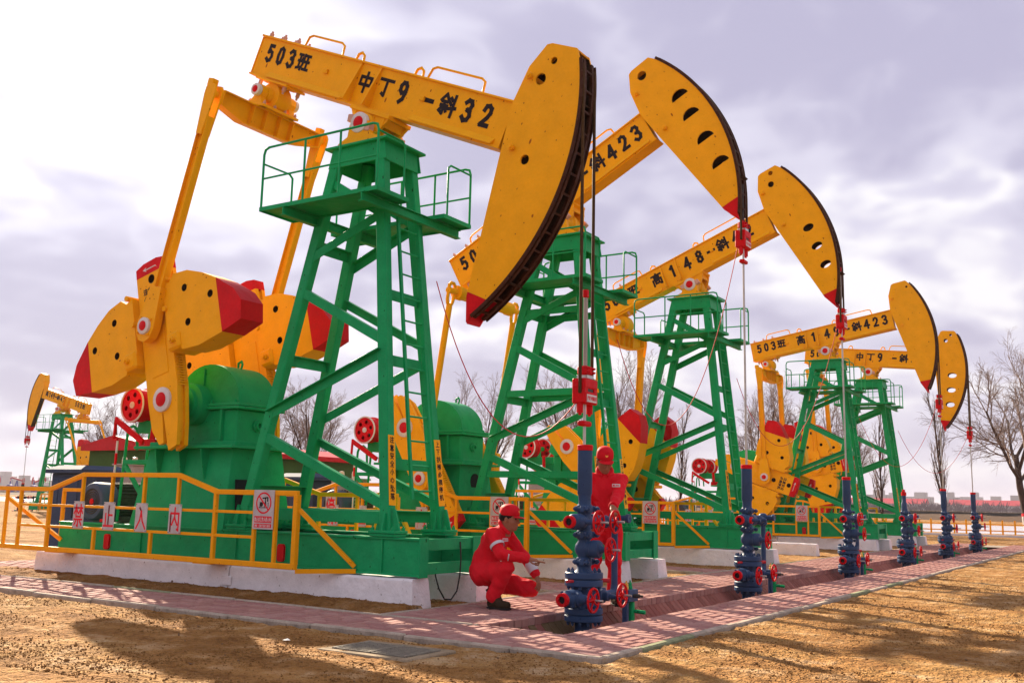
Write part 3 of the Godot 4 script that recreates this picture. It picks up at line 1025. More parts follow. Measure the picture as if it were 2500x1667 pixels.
	# ladder up the front
	var lad := cpart(P, "ladder", "ladder", func(m: MB):
		for s in [0.17, -0.17]:
			m.lbar(Vector3(-1.985, 1.05, s), Vector3(-2.345, 4.25, s), 0.055, 0.03, 0.008, Vector3.RIGHT, signf(s))
		, M.green)
	for i in 12:
		var t := (i + 0.35) / 12.0
		cpart(lad, "rung", "rung", func(m: MB): m.cyl(Vector3(0, 0, -0.165), Vector3(0, 0, 0.165), 0.011, 8), M.green, Transform3D(Basis(), Vector3(-1.985, 1.05, 0).lerp(Vector3(-2.345, 4.25, 0), t)))
	for i in 4:
		cpart(lad, "ladder_bracket", "lbrk%d" % i, func(m: MB):
			var y := 1.2 + i * 0.95
			var p := on_leg(0, y, -1.0)
			var q := Vector3(-1.985, 1.05, -0.17).lerp(Vector3(-2.345, 4.25, -0.17), (y - 1.05) / 3.2)
			m.bar(p, q, 0.03, 0.012)
			, M.green)
	# yellow warning strips on the front legs
	for s in [1.0, -1.0]:
		var a := on_leg(0, 0.98, s)
		var b := on_leg(0, 1.72, s)
		var dir := (b - a).normalized()
		var nrm := Vector3.BACK.cross(dir).normalized() * -1.0
		if nrm.x < 0.0:
			nrm = -nrm
		var xb := nrm.cross(dir).normalized()
		var bs := Basis(-xb, dir, nrm)
		if bs.determinant() < 0.0:
			bs = Basis(xb, dir, nrm)
		var xf := Transform3D(bs, a + nrm * 0.069)
		var strip := cpart(P, "warning_strip", "wstrip", func(m: MB): m.box(Vector3(0, 0.37, 0.001), Vector3(0.112, 0.74, 0.004)), M.yellow, xf)
		var txt := "注意安全小心坠落" if s > 0.0 else "上下扶梯必须停机"
		for i in 8:
			letters(strip, [[txt[i], -0.034]], 0.655 - i * 0.085, 0.068, 0.0095, Transform3D(Basis(), Vector3(0, 0, 0.0015)), M.black)

func make_skid(P: Node3D) -> void:
	for s in [1.0, -1.0]:
		cpart(P, "skid_beam", "skid%d" % int(s), func(m: MB):
			var z: float = s * 0.475
			m.box(Vector3(-4.58, 0.655, z), Vector3(6.02, 0.022, 0.135), Basis(), 0.003)
			m.box(Vector3(-4.58, 0.295, z), Vector3(6.02, 0.022, 0.135), Basis(), 0.003)
			m.box(Vector3(-4.58, 0.475, s * 0.512), Vector3(6.016, 0.337, 0.016), Basis(), 0.0)
			m.box(Vector3(-1.575, 0.475, z), Vector3(0.016, 0.40, 0.15), Basis(), 0.003)
			for x in [-2.07, -4.22, -5.9]:
				m.box(Vector3(x, 0.475, s * 0.531), Vector3(0.014, 0.337, 0.02), Basis(), 0.0)
			, M.green)
		for x in [-6.55, -3.50]:
			cpart(P, "red_lug", "lug", func(m: MB):
				m.prism(V2([-0.05, -0.07, -0.03, -0.095, 0.03, -0.095, 0.05, -0.07, 0.05, 0.07, 0.03, 0.095, -0.03, 0.095, -0.05, 0.07]), 0.0, 0.03)
				, M.red, Transform3D(Basis(Vector3.UP, 0.0 if s > 0.0 else PI), Vector3(x, 0.44, s * 0.5205)))
	for y in [0.60, 0.36]:
		cpart(P, "end_beam", "endb%.1f" % y, func(m: MB):
			m.box(Vector3(-1.60, y, 0), Vector3(0.012, 0.115, 0.94), Basis(), 0.002)
			m.box(Vector3(-1.64, y + 0.05, 0), Vector3(0.066, 0.012, 0.80), Basis(), 0.0)
			, M.green)
	for x in [-2.07, -3.1, -4.22, -5.0, -5.9, -6.8, -7.55]:
		cpart(P, "cross_beam", "crossb", func(m: MB): m.ibar(Vector3(0, 0.475, -0.50), Vector3(0, 0.475, 0.50), 0.33, 0.10, 0.014), M.green, Transform3D(Basis(), Vector3(x, 0, 0)))

func make_gear(P: Node3D, det: bool) -> void:
	# flared pedestal
	cpart(P, "gearbox_pedestal", "ped", func(m: MB):
		var t := [Vector3(-6.02, 1.60, 0.40), Vector3(-4.52, 1.60, 0.40), Vector3(-4.52, 1.60, -0.40), Vector3(-6.02, 1.60, -0.40)]
		var b := [Vector3(-6.14, 0.667, 0.54), Vector3(-4.45, 0.667, 0.54), Vector3(-4.45, 0.667, -0.54), Vector3(-6.14, 0.667, -0.54)]
		for i in 4:
			var j := (i + 1) % 4
			var nn: Vector3 = ((t[j] as Vector3) - (t[i] as Vector3)).cross((b[i] as Vector3) - (t[i] as Vector3)).normalized()
			var out: Vector3 = (t[i] as Vector3) + (t[j] as Vector3) - 2.0 * Vector3(-5.27, 1.60, 0)
			if nn.dot(out) < 0.0:
				nn = -nn
			m.quad(t[i], t[j], b[j], b[i], nn)
		m.box(Vector3(-5.27, 1.62, 0), Vector3(1.78, 0.035, 1.10), Basis(), 0.006)
		for s in [1.0, -1.0]:
			for x in [-5.75, -5.32, -4.92]:
				var keep := m.T
				m.T = Transform3D(Basis(Vector3(0, 0, s), Vector3.UP, Vector3(-s, 0, 0)), Vector3(x, 1.60, s * 0.40))
				m.prism(V2([0.0, 0.0, 0.14, 0.0, 0.14, -0.03, 0.075, -0.36, 0.045, -0.36, 0.0, -0.02]), -0.008, 0.008)
				m.T = keep
		, M.green)
	if det:  # near-black plates painted for the shade of openings; the pedestal is not cut
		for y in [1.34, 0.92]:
			cpart(P, "pedestal_dark_plate", "pedoval%.2f" % y, func(m: MB):
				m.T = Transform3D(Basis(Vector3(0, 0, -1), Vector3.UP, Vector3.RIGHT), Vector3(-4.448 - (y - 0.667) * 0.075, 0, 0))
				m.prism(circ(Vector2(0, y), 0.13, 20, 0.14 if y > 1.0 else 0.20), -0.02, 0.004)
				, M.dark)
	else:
		cpart(P, "pedestal_dark_plate", "peddark", func(m: MB):
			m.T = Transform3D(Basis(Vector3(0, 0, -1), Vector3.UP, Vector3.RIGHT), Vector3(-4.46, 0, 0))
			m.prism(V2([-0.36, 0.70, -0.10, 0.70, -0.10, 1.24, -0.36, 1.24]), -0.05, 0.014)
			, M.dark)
	var gb := cpart(P, "gearbox", "gbox", func(m: MB):
		m.box(Vector3(-5.24, 1.86, 0), Vector3(1.34, 0.45, 0.66), Basis(), 0.02)
		m.box(Vector3(-5.24, 1.665, 0), Vector3(1.56, 0.055, 0.84), Basis(), 0.008)
		m.box(Vector3(-5.24, 2.10, 0), Vector3(1.50, 0.035, 0.78), Basis(), 0.006)
		m.box(Vector3(-5.24, 2.14, 0), Vector3(1.48, 0.035, 0.76), Basis(), 0.006)
		for s in [1.0, -1.0]:
			for x in [-5.72, -4.8]:
				m.box(Vector3(x, 1.88, s * 0.345), Vector3(0.04, 0.40, 0.07), Basis(), 0.004)
			m.lathe(Vector3(-5.30, 2.15, s * 0.30), Vector3(0, 0, s), [Vector2(0.26, 0), Vector2(0.26, 0.16), Vector2(0.20, 0.18), Vector2(0.20, 0.24), Vector2(0.14, 0.25), Vector2(0.14, 0.36)], 22)
			m.lathe(Vector3(-5.80, 2.15, s * 0.30), Vector3(0, 0, s), [Vector2(0.14, 0), Vector2(0.14, 0.14), Vector2(0.09, 0.15), Vector2(0, 0.15)], 18)
		, M.green)
	cpart(gb, "gear_cover", "gcover", func(m: MB):
		var poly := PackedVector2Array()
		for i in 19:
			var an := PI * i / 18.0
			poly.append(Vector2(-5.14 + cos(an) * 0.57, 2.157 + sin(an) * 0.50))
		m.T = Transform3D(Basis(), Vector3.ZERO)
		m.prism(poly, -0.30, 0.30)
		m.prism(V2([-5.95, 2.157, -5.55, 2.157, -5.55, 2.40, -5.80, 2.40]), -0.26, 0.26)
		for s in [0.315, -0.315]:
			var keep := m.T
			m.T = Transform3D(Basis(), Vector3(0, 0, s))
			m.prism(V2([-5.62, 2.16, -5.20, 2.16, -5.20, 2.60, -5.26, 2.60]), -0.012, 0.012)
			m.T = keep
		m.tube([Vector3(-4.85, 2.62, 0.1), Vector3(-4.85, 2.68, 0.1), Vector3(-4.80, 2.70, 0.1), Vector3(-4.78, 2.66, 0.1), Vector3(-4.80, 2.60, 0.1)], 0.014, 7)
		, M.green)
	cpart(gb, "oil_port", "oport", func(m: MB): m.lathe(Vector3(-4.57, 1.90, 0.0), Vector3.RIGHT, [Vector2(0.075, 0), Vector2(0.075, 0.03), Vector2(0.055, 0.035), Vector2(0.055, 0.06), Vector2(0.03, 0.06), Vector2(0.03, 0.02), Vector2(0, 0.02)], 18), M.green)
	for i in 8:
		cpart(gb, "cover_bolt", "cbolt", func(m: MB): m.nut(Vector3.ZERO, Vector3.UP, 0.02, 0.028), M.green, Transform3D(Basis(), Vector3(-5.85 + (i % 4) * 0.42, 2.157, 0.345 if i < 4 else -0.345)))
	# brake drum and belt pulley
	for z in [0.28, -0.42]:
		var dr := cpart(P, "belt_pulley", "drum", func(m: MB):
			m.lathe(Vector3(0, 0, -0.24), Vector3.BACK, [Vector2(0, 0), Vector2(0.235, 0), Vector2(0.235, 0.04), Vector2(0.215, 0.05), Vector2(0.215, 0.20), Vector2(0.235, 0.21), Vector2(0.235, 0.235), Vector2(0.20, 0.235)], 28)
			var hs: Array = []
			for i in 6:
				hs.append(circ(Vector2(cos(TAU * i / 6.0 + 0.3), sin(TAU * i / 6.0 + 0.3)) * 0.135, 0.034, 12))
			m.prism(circ(Vector2.ZERO, 0.20, 28), -0.02, -0.008, hs)
			, M.red, Transform3D(Basis(), Vector3(-6.62, 2.20, z)))
		cpart(dr, "pulley_rim", "drumrim", func(m: MB): m.lathe(Vector3(0, 0, -0.002), Vector3.BACK, [Vector2(0.236, -0.006), Vector2(0.236, 0.004), Vector2(0.212, 0.004), Vector2(0.212, -0.006)], 28), M.white)
		cpart(dr, "hub_cap", "drumhub", func(m: MB): m.lathe(Vector3(0, 0, -0.008), Vector3.BACK, [Vector2(0.045, 0), Vector2(0.045, 0.01), Vector2(0, 0.012)], 14), M.white)
	cpart(P, "pulley_shaft", "pshaft", func(m: MB):
		m.cyl(Vector3(-6.62, 2.20, 0.26), Vector3(-6.62, 2.20, -0.66), 0.05, 12)
		m.cyl(Vector3(-5.8, 2.15, 0.38), Vector3(-5.8, 2.15, -0.38), 0.05, 10)
		m.box(Vector3(-6.36, 1.92, -0.05), Vector3(0.64, 0.16, 0.34), Basis(), 0.01)
		m.box(Vector3(-6.60, 2.08, -0.05), Vector3(0.16, 0.30, 0.30), Basis(), 0.01)
		m.box(Vector3(-6.15, 1.74, -0.05), Vector3(0.30, 0.22, 0.3), Basis(), 0.01)
		, M.green)
	# motor: fan cowl, finned body, feet
	var mo := cpart(P, "motor", "motor", func(m: MB):
		m.lathe(Vector3(-7.26, 0.93, 0.06), Vector3.BACK, [Vector2(0.25, 0), Vector2(0.255, 0.20), Vector2(0.245, 0.235), Vector2(0.23, 0.25), Vector2(0.175, 0.25), Vector2(0.17, 0.235), Vector2(0, 0.235)], 30)
		, M.motor)
	cpart(mo, "fan_grille", "mgrille", func(m: MB):
		for r in [0.06, 0.09, 0.12, 0.15]:
			m.lathe(Vector3(-7.26, 0.93, 0.30), Vector3.BACK, [Vector2(r, 0), Vector2(r + 0.01, 0.008), Vector2(r + 0.016, 0.0)], 24)
		, M.steel_dark)
	cpart(mo, "fan_hub", "mhub", func(m: MB): m.lathe(Vector3(-7.26, 0.93, 0.298), Vector3.BACK, [Vector2(0.04, 0), Vector2(0.04, 0.012), Vector2(0, 0.016)], 14), M.red)
	cpart(mo, "finned_body", "mbody", func(m: MB):
		m.cyl(Vector3(-7.26, 0.93, 0.06), Vector3(-7.26, 0.93, -0.55), 0.22, 24)
		for i in 26:
			var an := TAU * i / 26.0
			m.box(Vector3(-7.26 + cos(an) * 0.235, 0.93 + sin(an) * 0.235, -0.24), Vector3(0.045, 0.010, 0.54), Basis(Vector3.BACK, an))
		m.box(Vector3(-7.26, 0.71, -0.24), Vector3(0.46, 0.06, 0.5), Basis(), 0.006)
		m.box(Vector3(-7.26, 0.672, -0.24), Vector3(0.55, 0.03, 0.6), Basis(), 0.004)
		, M.steel_dark)
	# brake lever with its striped pole, and the small green step frame
	cpart(P, "brake_arm", "brakearm", func(m: MB):
		m.bar(Vector3(-6.30, 1.70, 0.30), Vector3(-6.78, 2.0, 0.38), 0.07, 0.05)
		m.bar(Vector3(-6.78, 2.04, 0.38), Vector3(-6.80, 1.74, 0.38), 0.035, 0.035)
		m.bar(Vector3(-6.80, 1.74, 0.38), Vector3(-6.72, 1.74, 0.38), 0.035, 0.035)
		m.bar(Vector3(-6.24, 1.68, 0.30), Vector3(-6.05, 1.68, 0.28), 0.12, 0.09)
		m.bar(Vector3(-6.22, 2.02, 0.20), Vector3(-6.16, 1.70, 0.28), 0.06, 0.06)
		, M.red)
	cpart(P, "brake_pole", "brakepole", func(m: MB): m.cyl(Vector3(-6.72, 1.72, 0.38), Vector3(-6.66, 0.72, 0.44), 0.014, 8), M.white)
	cpart(P, "brake_pole_band", "brakeband", func(m: MB):
		m.cyl(Vector3(-6.7105, 1.56, 0.3895), Vector3(-6.7015, 1.41, 0.3985), 0.0165, 8)
		m.cyl(Vector3(-6.6665, 0.83, 0.4335), Vector3(-6.660, 0.72, 0.44), 0.0165, 8)
		m.bar(Vector3(-6.66, 0.71, 0.44), Vector3(-6.85, 0.69, 0.44), 0.04, 0.03)
		, M.red)
	cpart(P, "step_frame", "stepframe", func(m: MB):
		for z in [0.10, -0.25]:
			m.tube([Vector3(-6.98, 0.68, z), Vector3(-6.90, 1.84, z), Vector3(-6.86, 1.92, z), Vector3(-6.78, 1.94, z), Vector3(-6.70, 1.88, z), Vector3(-6.68, 1.62, z)], 0.02, 8)
		m.bar(Vector3(-6.92, 1.46, 0.10), Vector3(-6.05, 1.46, 0.10), 0.06, 0.05)
		m.bar(Vector3(-6.92, 1.46, -0.25), Vector3(-6.05, 1.46, -0.25), 0.06, 0.05)
		m.bar(Vector3(-6.90, 1.42, 0.10), Vector3(-6.20, 0.70, 0.10), 0.06, 0.04)
		m.bar(Vector3(-6.91, 1.46, 0.10), Vector3(-6.91, 1.46, -0.25), 0.05, 0.04)
		, M.green)

func crank(P: Node3D, s: float, th: float, weights: bool) -> void:
	var xf := Transform3D(Basis(Vector3.BACK, th), AXIS + Vector3(0, 0, s * 0.75))
	var holes := [circ(Vector2(1.58, 0), 0.06, 16), circ(Vector2(0.70, 0), 0.06, 16), circ(Vector2(1.14, 0), 0.06, 16)]
	var c := cpart(P, "crank", "crank", func(m: MB):
		var poly := V2([-0.34, -0.21, -0.60, -0.15, -0.63, 0.0, -0.16, 0.022, -0.16, 0.042, -0.52, 0.07, -0.52, 0.15, -0.32, 0.25, 0.0, 0.27, 1.66, 0.27, 1.66, -0.27, 0.1, -0.27])
		m.prism(poly, -0.085, -0.03, holes)
		m.prism(poly, 0.03, 0.085, holes)
		var inner := V2([-0.32, -0.18, -0.54, -0.13, -0.58, 0.0, -0.16, 0.008, -0.16, 0.065, -0.46, 0.075, -0.46, 0.12, -0.30, 0.22, 0.0, 0.235, 1.64, 0.235, 1.64, -0.235, 0.1, -0.235])
		m.prism(inner, -0.0305, 0.0305, holes)
		for e in [1.0, -1.0]:
			m.box(Vector3(0.62, 0.0, e * 0.087), Vector3(0.62, 0.30, 0.014), Basis(), 0.004)
		, M.yellow, xf)
	c.set_meta("label", "yellow crank arm with red tip")
	for h in [1.58, 0.70, 1.14]:  # dark sleeve and plug, painting in the shade inside each crank hole
		cpart(c, "pin_hole_shade", "cpinshade", func(m: MB):
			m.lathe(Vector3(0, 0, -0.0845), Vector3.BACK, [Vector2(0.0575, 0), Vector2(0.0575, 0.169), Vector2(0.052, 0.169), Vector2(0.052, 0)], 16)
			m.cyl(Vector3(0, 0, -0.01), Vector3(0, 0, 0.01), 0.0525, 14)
			, M.shade_lining, Transform3D(Basis(), Vector3(h, 0, 0)))
	cpart(c, "crank_tip", "cranktip", func(m: MB): m.prism(V2([1.661, -0.27, 1.661, 0.27, 1.78, 0.265, 1.82, 0.12, 1.825, -0.12, 1.79, -0.265]), -0.086, 0.086), M.red)
	for e in [1.0, -1.0]:
		cpart(c, "tip_arrow", "tiparrow", func(m: MB): m.prism(V2([1.70, -0.12, 1.735, -0.10, 1.735, 0.09, 1.76, 0.07, 1.735, 0.14, 1.70, 0.07, 1.722, 0.09, 1.722, -0.10]), 0.0, 0.002), M.white, Transform3D(Basis(Vector3.RIGHT, 0.0 if e > 0 else PI), Vector3(0, 0, e * 0.0865)))
	# toothed racks along both edges
	cpart(c, "toothed_rack", "rack", func(m: MB):
		for e in [0.272, -0.272]:
			for i in 44:
				m.box(Vector3(0.12 + i * 0.032, e, 0), Vector3(0.016, 0.022, 0.15))
		, M.yellow)
	var tx := Transform3D(Basis(Vector3(0, -1, 0), Vector3(1, 0, 0), Vector3.BACK), Vector3(1.30, 0.22, 0.087)) if s > 0 else Transform3D(Basis(Vector3(0, 1, 0), Vector3(1, 0, 0), Vector3.FORWARD), Vector3(1.30, -0.22, -0.087))
	for i in 4:
		letters(c, [["注意安全"[i], 0.06 + i * 0.09]], 0.10, 0.08, 0.012, tx, M.black)
		letters(c, [["必须停机"[i], 0.06 + i * 0.09]], 0.0, 0.08, 0.012, tx, M.black)
	for e in [1.0, -1.0]:
		disc_cap(c, Vector3(0, 0, e * 0.115 if e == s else e * 0.10), Vector3(0, 0, e), 0.15, "crank")
	# two counterweights clamped to the edges
	if not weights:
		return
	for e in [1.0, -1.0]:
		var hs := [circ(Vector2(1.20, 0.66), 0.048, 14), circ(Vector2(0.97, 1.08), 0.048, 14), circ(Vector2(0.76, 0.66), 0.048, 14)]
		var cw := cpart(c, "counterweight", "cw%d" % int(e), func(m: MB):
			m.T = Transform3D(Basis(Vector3.RIGHT, Vector3(0, e, 0), Vector3(0, 0, e)), Vector3.ZERO)
			m.prism(V2([0.66, 0.285, 0.66, 0.40, 0.46, 0.52, 0.42, 0.80, 0.45, 1.20, 1.13, 1.20, 1.28, 0.98, 1.40, 0.74, 1.44, 0.50, 1.36, 0.40, 1.40, 0.285]), -0.17, 0.17, hs)
			m.box(Vector3(0.60, 0.40, 0.0), Vector3(0.22, 0.22, 0.42), Basis(), 0.03)
			m.nut(Vector3(0.60, 0.42, 0.21), Vector3.BACK, 0.04, 0.04)
			m.nut(Vector3(0.60, 0.42, -0.21), Vector3.FORWARD, 0.04, 0.04)
			for q in [Vector2(1.05, 0.30), Vector2(1.42, 0.36)]:
				m.cyl(Vector3(q.x, q.y, -0.2), Vector3(q.x, q.y, 0.2), 0.035, 10)
			, M.yellow)
		for h in [Vector2(1.20, 0.66), Vector2(0.97, 1.08), Vector2(0.76, 0.66)]:  # bores lined and plugged in dark colour to paint their inner shade
			cpart(c, "bolt_hole_shade", "cwshade", func(m: MB):
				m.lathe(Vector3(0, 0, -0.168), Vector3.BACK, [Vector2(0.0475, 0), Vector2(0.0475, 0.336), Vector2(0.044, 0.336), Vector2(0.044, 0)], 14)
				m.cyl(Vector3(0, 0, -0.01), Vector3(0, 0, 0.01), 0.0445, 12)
				, M.shade_lining, Transform3D(Basis(), Vector3(h.x, h.y * e, 0)))
		cw.set_meta("label", "yellow counterweight with a red outer end")
		cpart(c, "counterweight_end", "cwe%d" % int(e), func(m: MB):
			m.T = Transform3D(Basis(Vector3.RIGHT, Vector3(0, e, 0), Vector3(0, 0, e)), Vector3.ZERO)
			m.prism(V2([0.45, 1.201, 0.50, 1.52, 0.72, 1.56, 0.90, 1.46, 1.13, 1.201]), -0.171, 0.171)
			, M.red)

const HEAD := [1.92, 1.13, 2.04, 1.40, 2.10, 1.425, 2.42, 1.43]

func head_outline(r: float) -> PackedVector2Array:
	var o := V2(HEAD)
	for i in 25:
		var an := lerpf(0.49, -0.585, i / 24.0)
		o.append(Vector2(cos(an), sin(an)) * r)
	o.append_array(V2([2.34, -1.655, 2.225, -1.40, 1.975, 0.10, 1.88, 0.70]))
	return o

func make_head(P: Node3D, xf: Transform3D, kind: int) -> void:
	var outl := head_outline(2.83)
	var holes: Array = []
	match kind:
		1:
			holes = [circ(Vector2(2.12, 1.03), 0.065), circ(Vector2(2.30, 0.17), 0.055), circ(Vector2(2.20, 1.25), 0.04)]
		2:
			for v in [0.58, 0.21, -0.25, -0.72]:
				var h := PackedVector2Array([Vector2(2.38, v - 0.06), Vector2(2.66, v - 0.06)])
				for i in 9:
					var an := lerpf(0.0, PI, i / 8.0)
					h.append(Vector2(2.52 + cos(an) * 0.14, v - 0.055 + sin(an) * 0.13))
				holes.append(h)
			holes.append(circ(Vector2(2.2, 1.24), 0.075))
		3:
			for v in [-0.03, -0.43, -0.83]:
				holes.append(circ(Vector2(2.49, v), 0.105, 20, 0.07))
			holes.append(circ(Vector2(2.20, 1.12), 0.06))
			holes.append(circ(Vector2(2.28, 1.33), 0.045))
		4:
			holes = [circ(Vector2(2.42, 1.25), 0.03)]
		5:
			for v in [0.05, -0.40, -0.85]:
				holes.append(circ(Vector2(2.45, v), 0.13, 20, 0.08))
			holes.append(circ(Vector2(2.2, 1.12), 0.06))
			holes.append(circ(Vector2(2.33, 1.30), 0.04))
	# clip the sides at the red tip
	var lowcut := V2([0.0, -9.0, 9.0, -9.0, 9.0, -1.40, 0.0, -1.33])
	var upper: PackedVector2Array = Geometry2D.clip_polygons(outl, lowcut)[0]
	var tip: PackedVector2Array = Geometry2D.intersect_polygons(outl, V2([0.0, -9.0, 9.0, -9.0, 9.0, -1.402, 0.0, -1.332]))[0]
	var key := "head%d" % kind
	var hd := cpart(P, "horse_head", key, func(m: MB):
		for s in [1.0, -1.0]:
			m.T = Transform3D(Basis(), Vector3(0, 0, s * 0.128))
			m.prism(upper, -0.012, 0.012, holes)
		m.T = Transform3D()
		# back plates between the two cheeks
		m.box(Vector3(1.90, 0.92, 0), Vector3(0.016, 0.44, 0.23), Basis(Vector3.BACK, -0.09), 0.0)
		m.box(Vector3(2.27, 1.41, 0), Vector3(0.34, 0.016, 0.23), Basis(), 0.0)
		m.box(Vector3(1.99, 1.262, 0), Vector3(0.016, 0.29, 0.23), Basis(Vector3.BACK, -0.42), 0.0)
		, M.yellow, xf)
	# added bare-steel plates, coloured dark for the shade inside the hollow head
	cpart(hd, "inner_shade_plate", key + "in", func(m: MB):
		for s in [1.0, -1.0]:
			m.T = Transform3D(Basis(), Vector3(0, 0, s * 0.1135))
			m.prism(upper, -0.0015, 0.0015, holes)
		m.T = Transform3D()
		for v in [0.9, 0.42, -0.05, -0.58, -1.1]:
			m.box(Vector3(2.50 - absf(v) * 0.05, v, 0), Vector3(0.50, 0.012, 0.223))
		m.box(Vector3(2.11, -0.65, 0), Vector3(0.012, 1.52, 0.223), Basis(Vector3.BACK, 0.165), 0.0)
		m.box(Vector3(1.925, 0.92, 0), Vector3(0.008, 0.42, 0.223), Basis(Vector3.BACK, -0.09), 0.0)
		, M.shade_lining)
	cpart(hd, "head_tip", key + "tip", func(m: MB):
		for s in [1.0, -1.0]:
			m.T = Transform3D(Basis(), Vector3(0, 0, s * 0.128))
			m.prism(tip, -0.0125, 0.0125)
		m.T = Transform3D()
		m.box(Vector3(2.30, -1.55, 0), Vector3(0.02, 0.25, 0.23), Basis(Vector3.BACK, 0.4), 0.0)
		, M.red)
	# grooved arc plate that carries the ropes
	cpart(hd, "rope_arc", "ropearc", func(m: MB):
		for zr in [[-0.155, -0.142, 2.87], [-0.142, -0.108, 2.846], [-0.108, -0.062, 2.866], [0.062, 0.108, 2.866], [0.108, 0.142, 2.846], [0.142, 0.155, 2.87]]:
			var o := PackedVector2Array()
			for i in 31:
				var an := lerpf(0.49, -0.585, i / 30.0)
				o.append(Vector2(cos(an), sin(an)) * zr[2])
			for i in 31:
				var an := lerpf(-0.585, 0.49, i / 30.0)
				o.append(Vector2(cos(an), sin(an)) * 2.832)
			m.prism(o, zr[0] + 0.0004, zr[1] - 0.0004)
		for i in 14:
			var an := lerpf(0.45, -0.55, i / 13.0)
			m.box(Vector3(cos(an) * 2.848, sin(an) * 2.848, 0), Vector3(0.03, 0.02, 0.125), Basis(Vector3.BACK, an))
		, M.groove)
	for q in [Vector2(1.99, 1.03), Vector2(2.10, 0.25)]:
		cpart(hd, "head_pin", "headpin", func(m: MB):
			m.cyl(Vector3(0, 0, -0.18), Vector3(0, 0, 0.17), 0.03, 10)
			m.nut(Vector3(0, 0, 0.165), Vector3.BACK, 0.04, 0.03)
			, M.yellow, Transform3D(Basis(), Vector3(q.x, q.y, 0)))

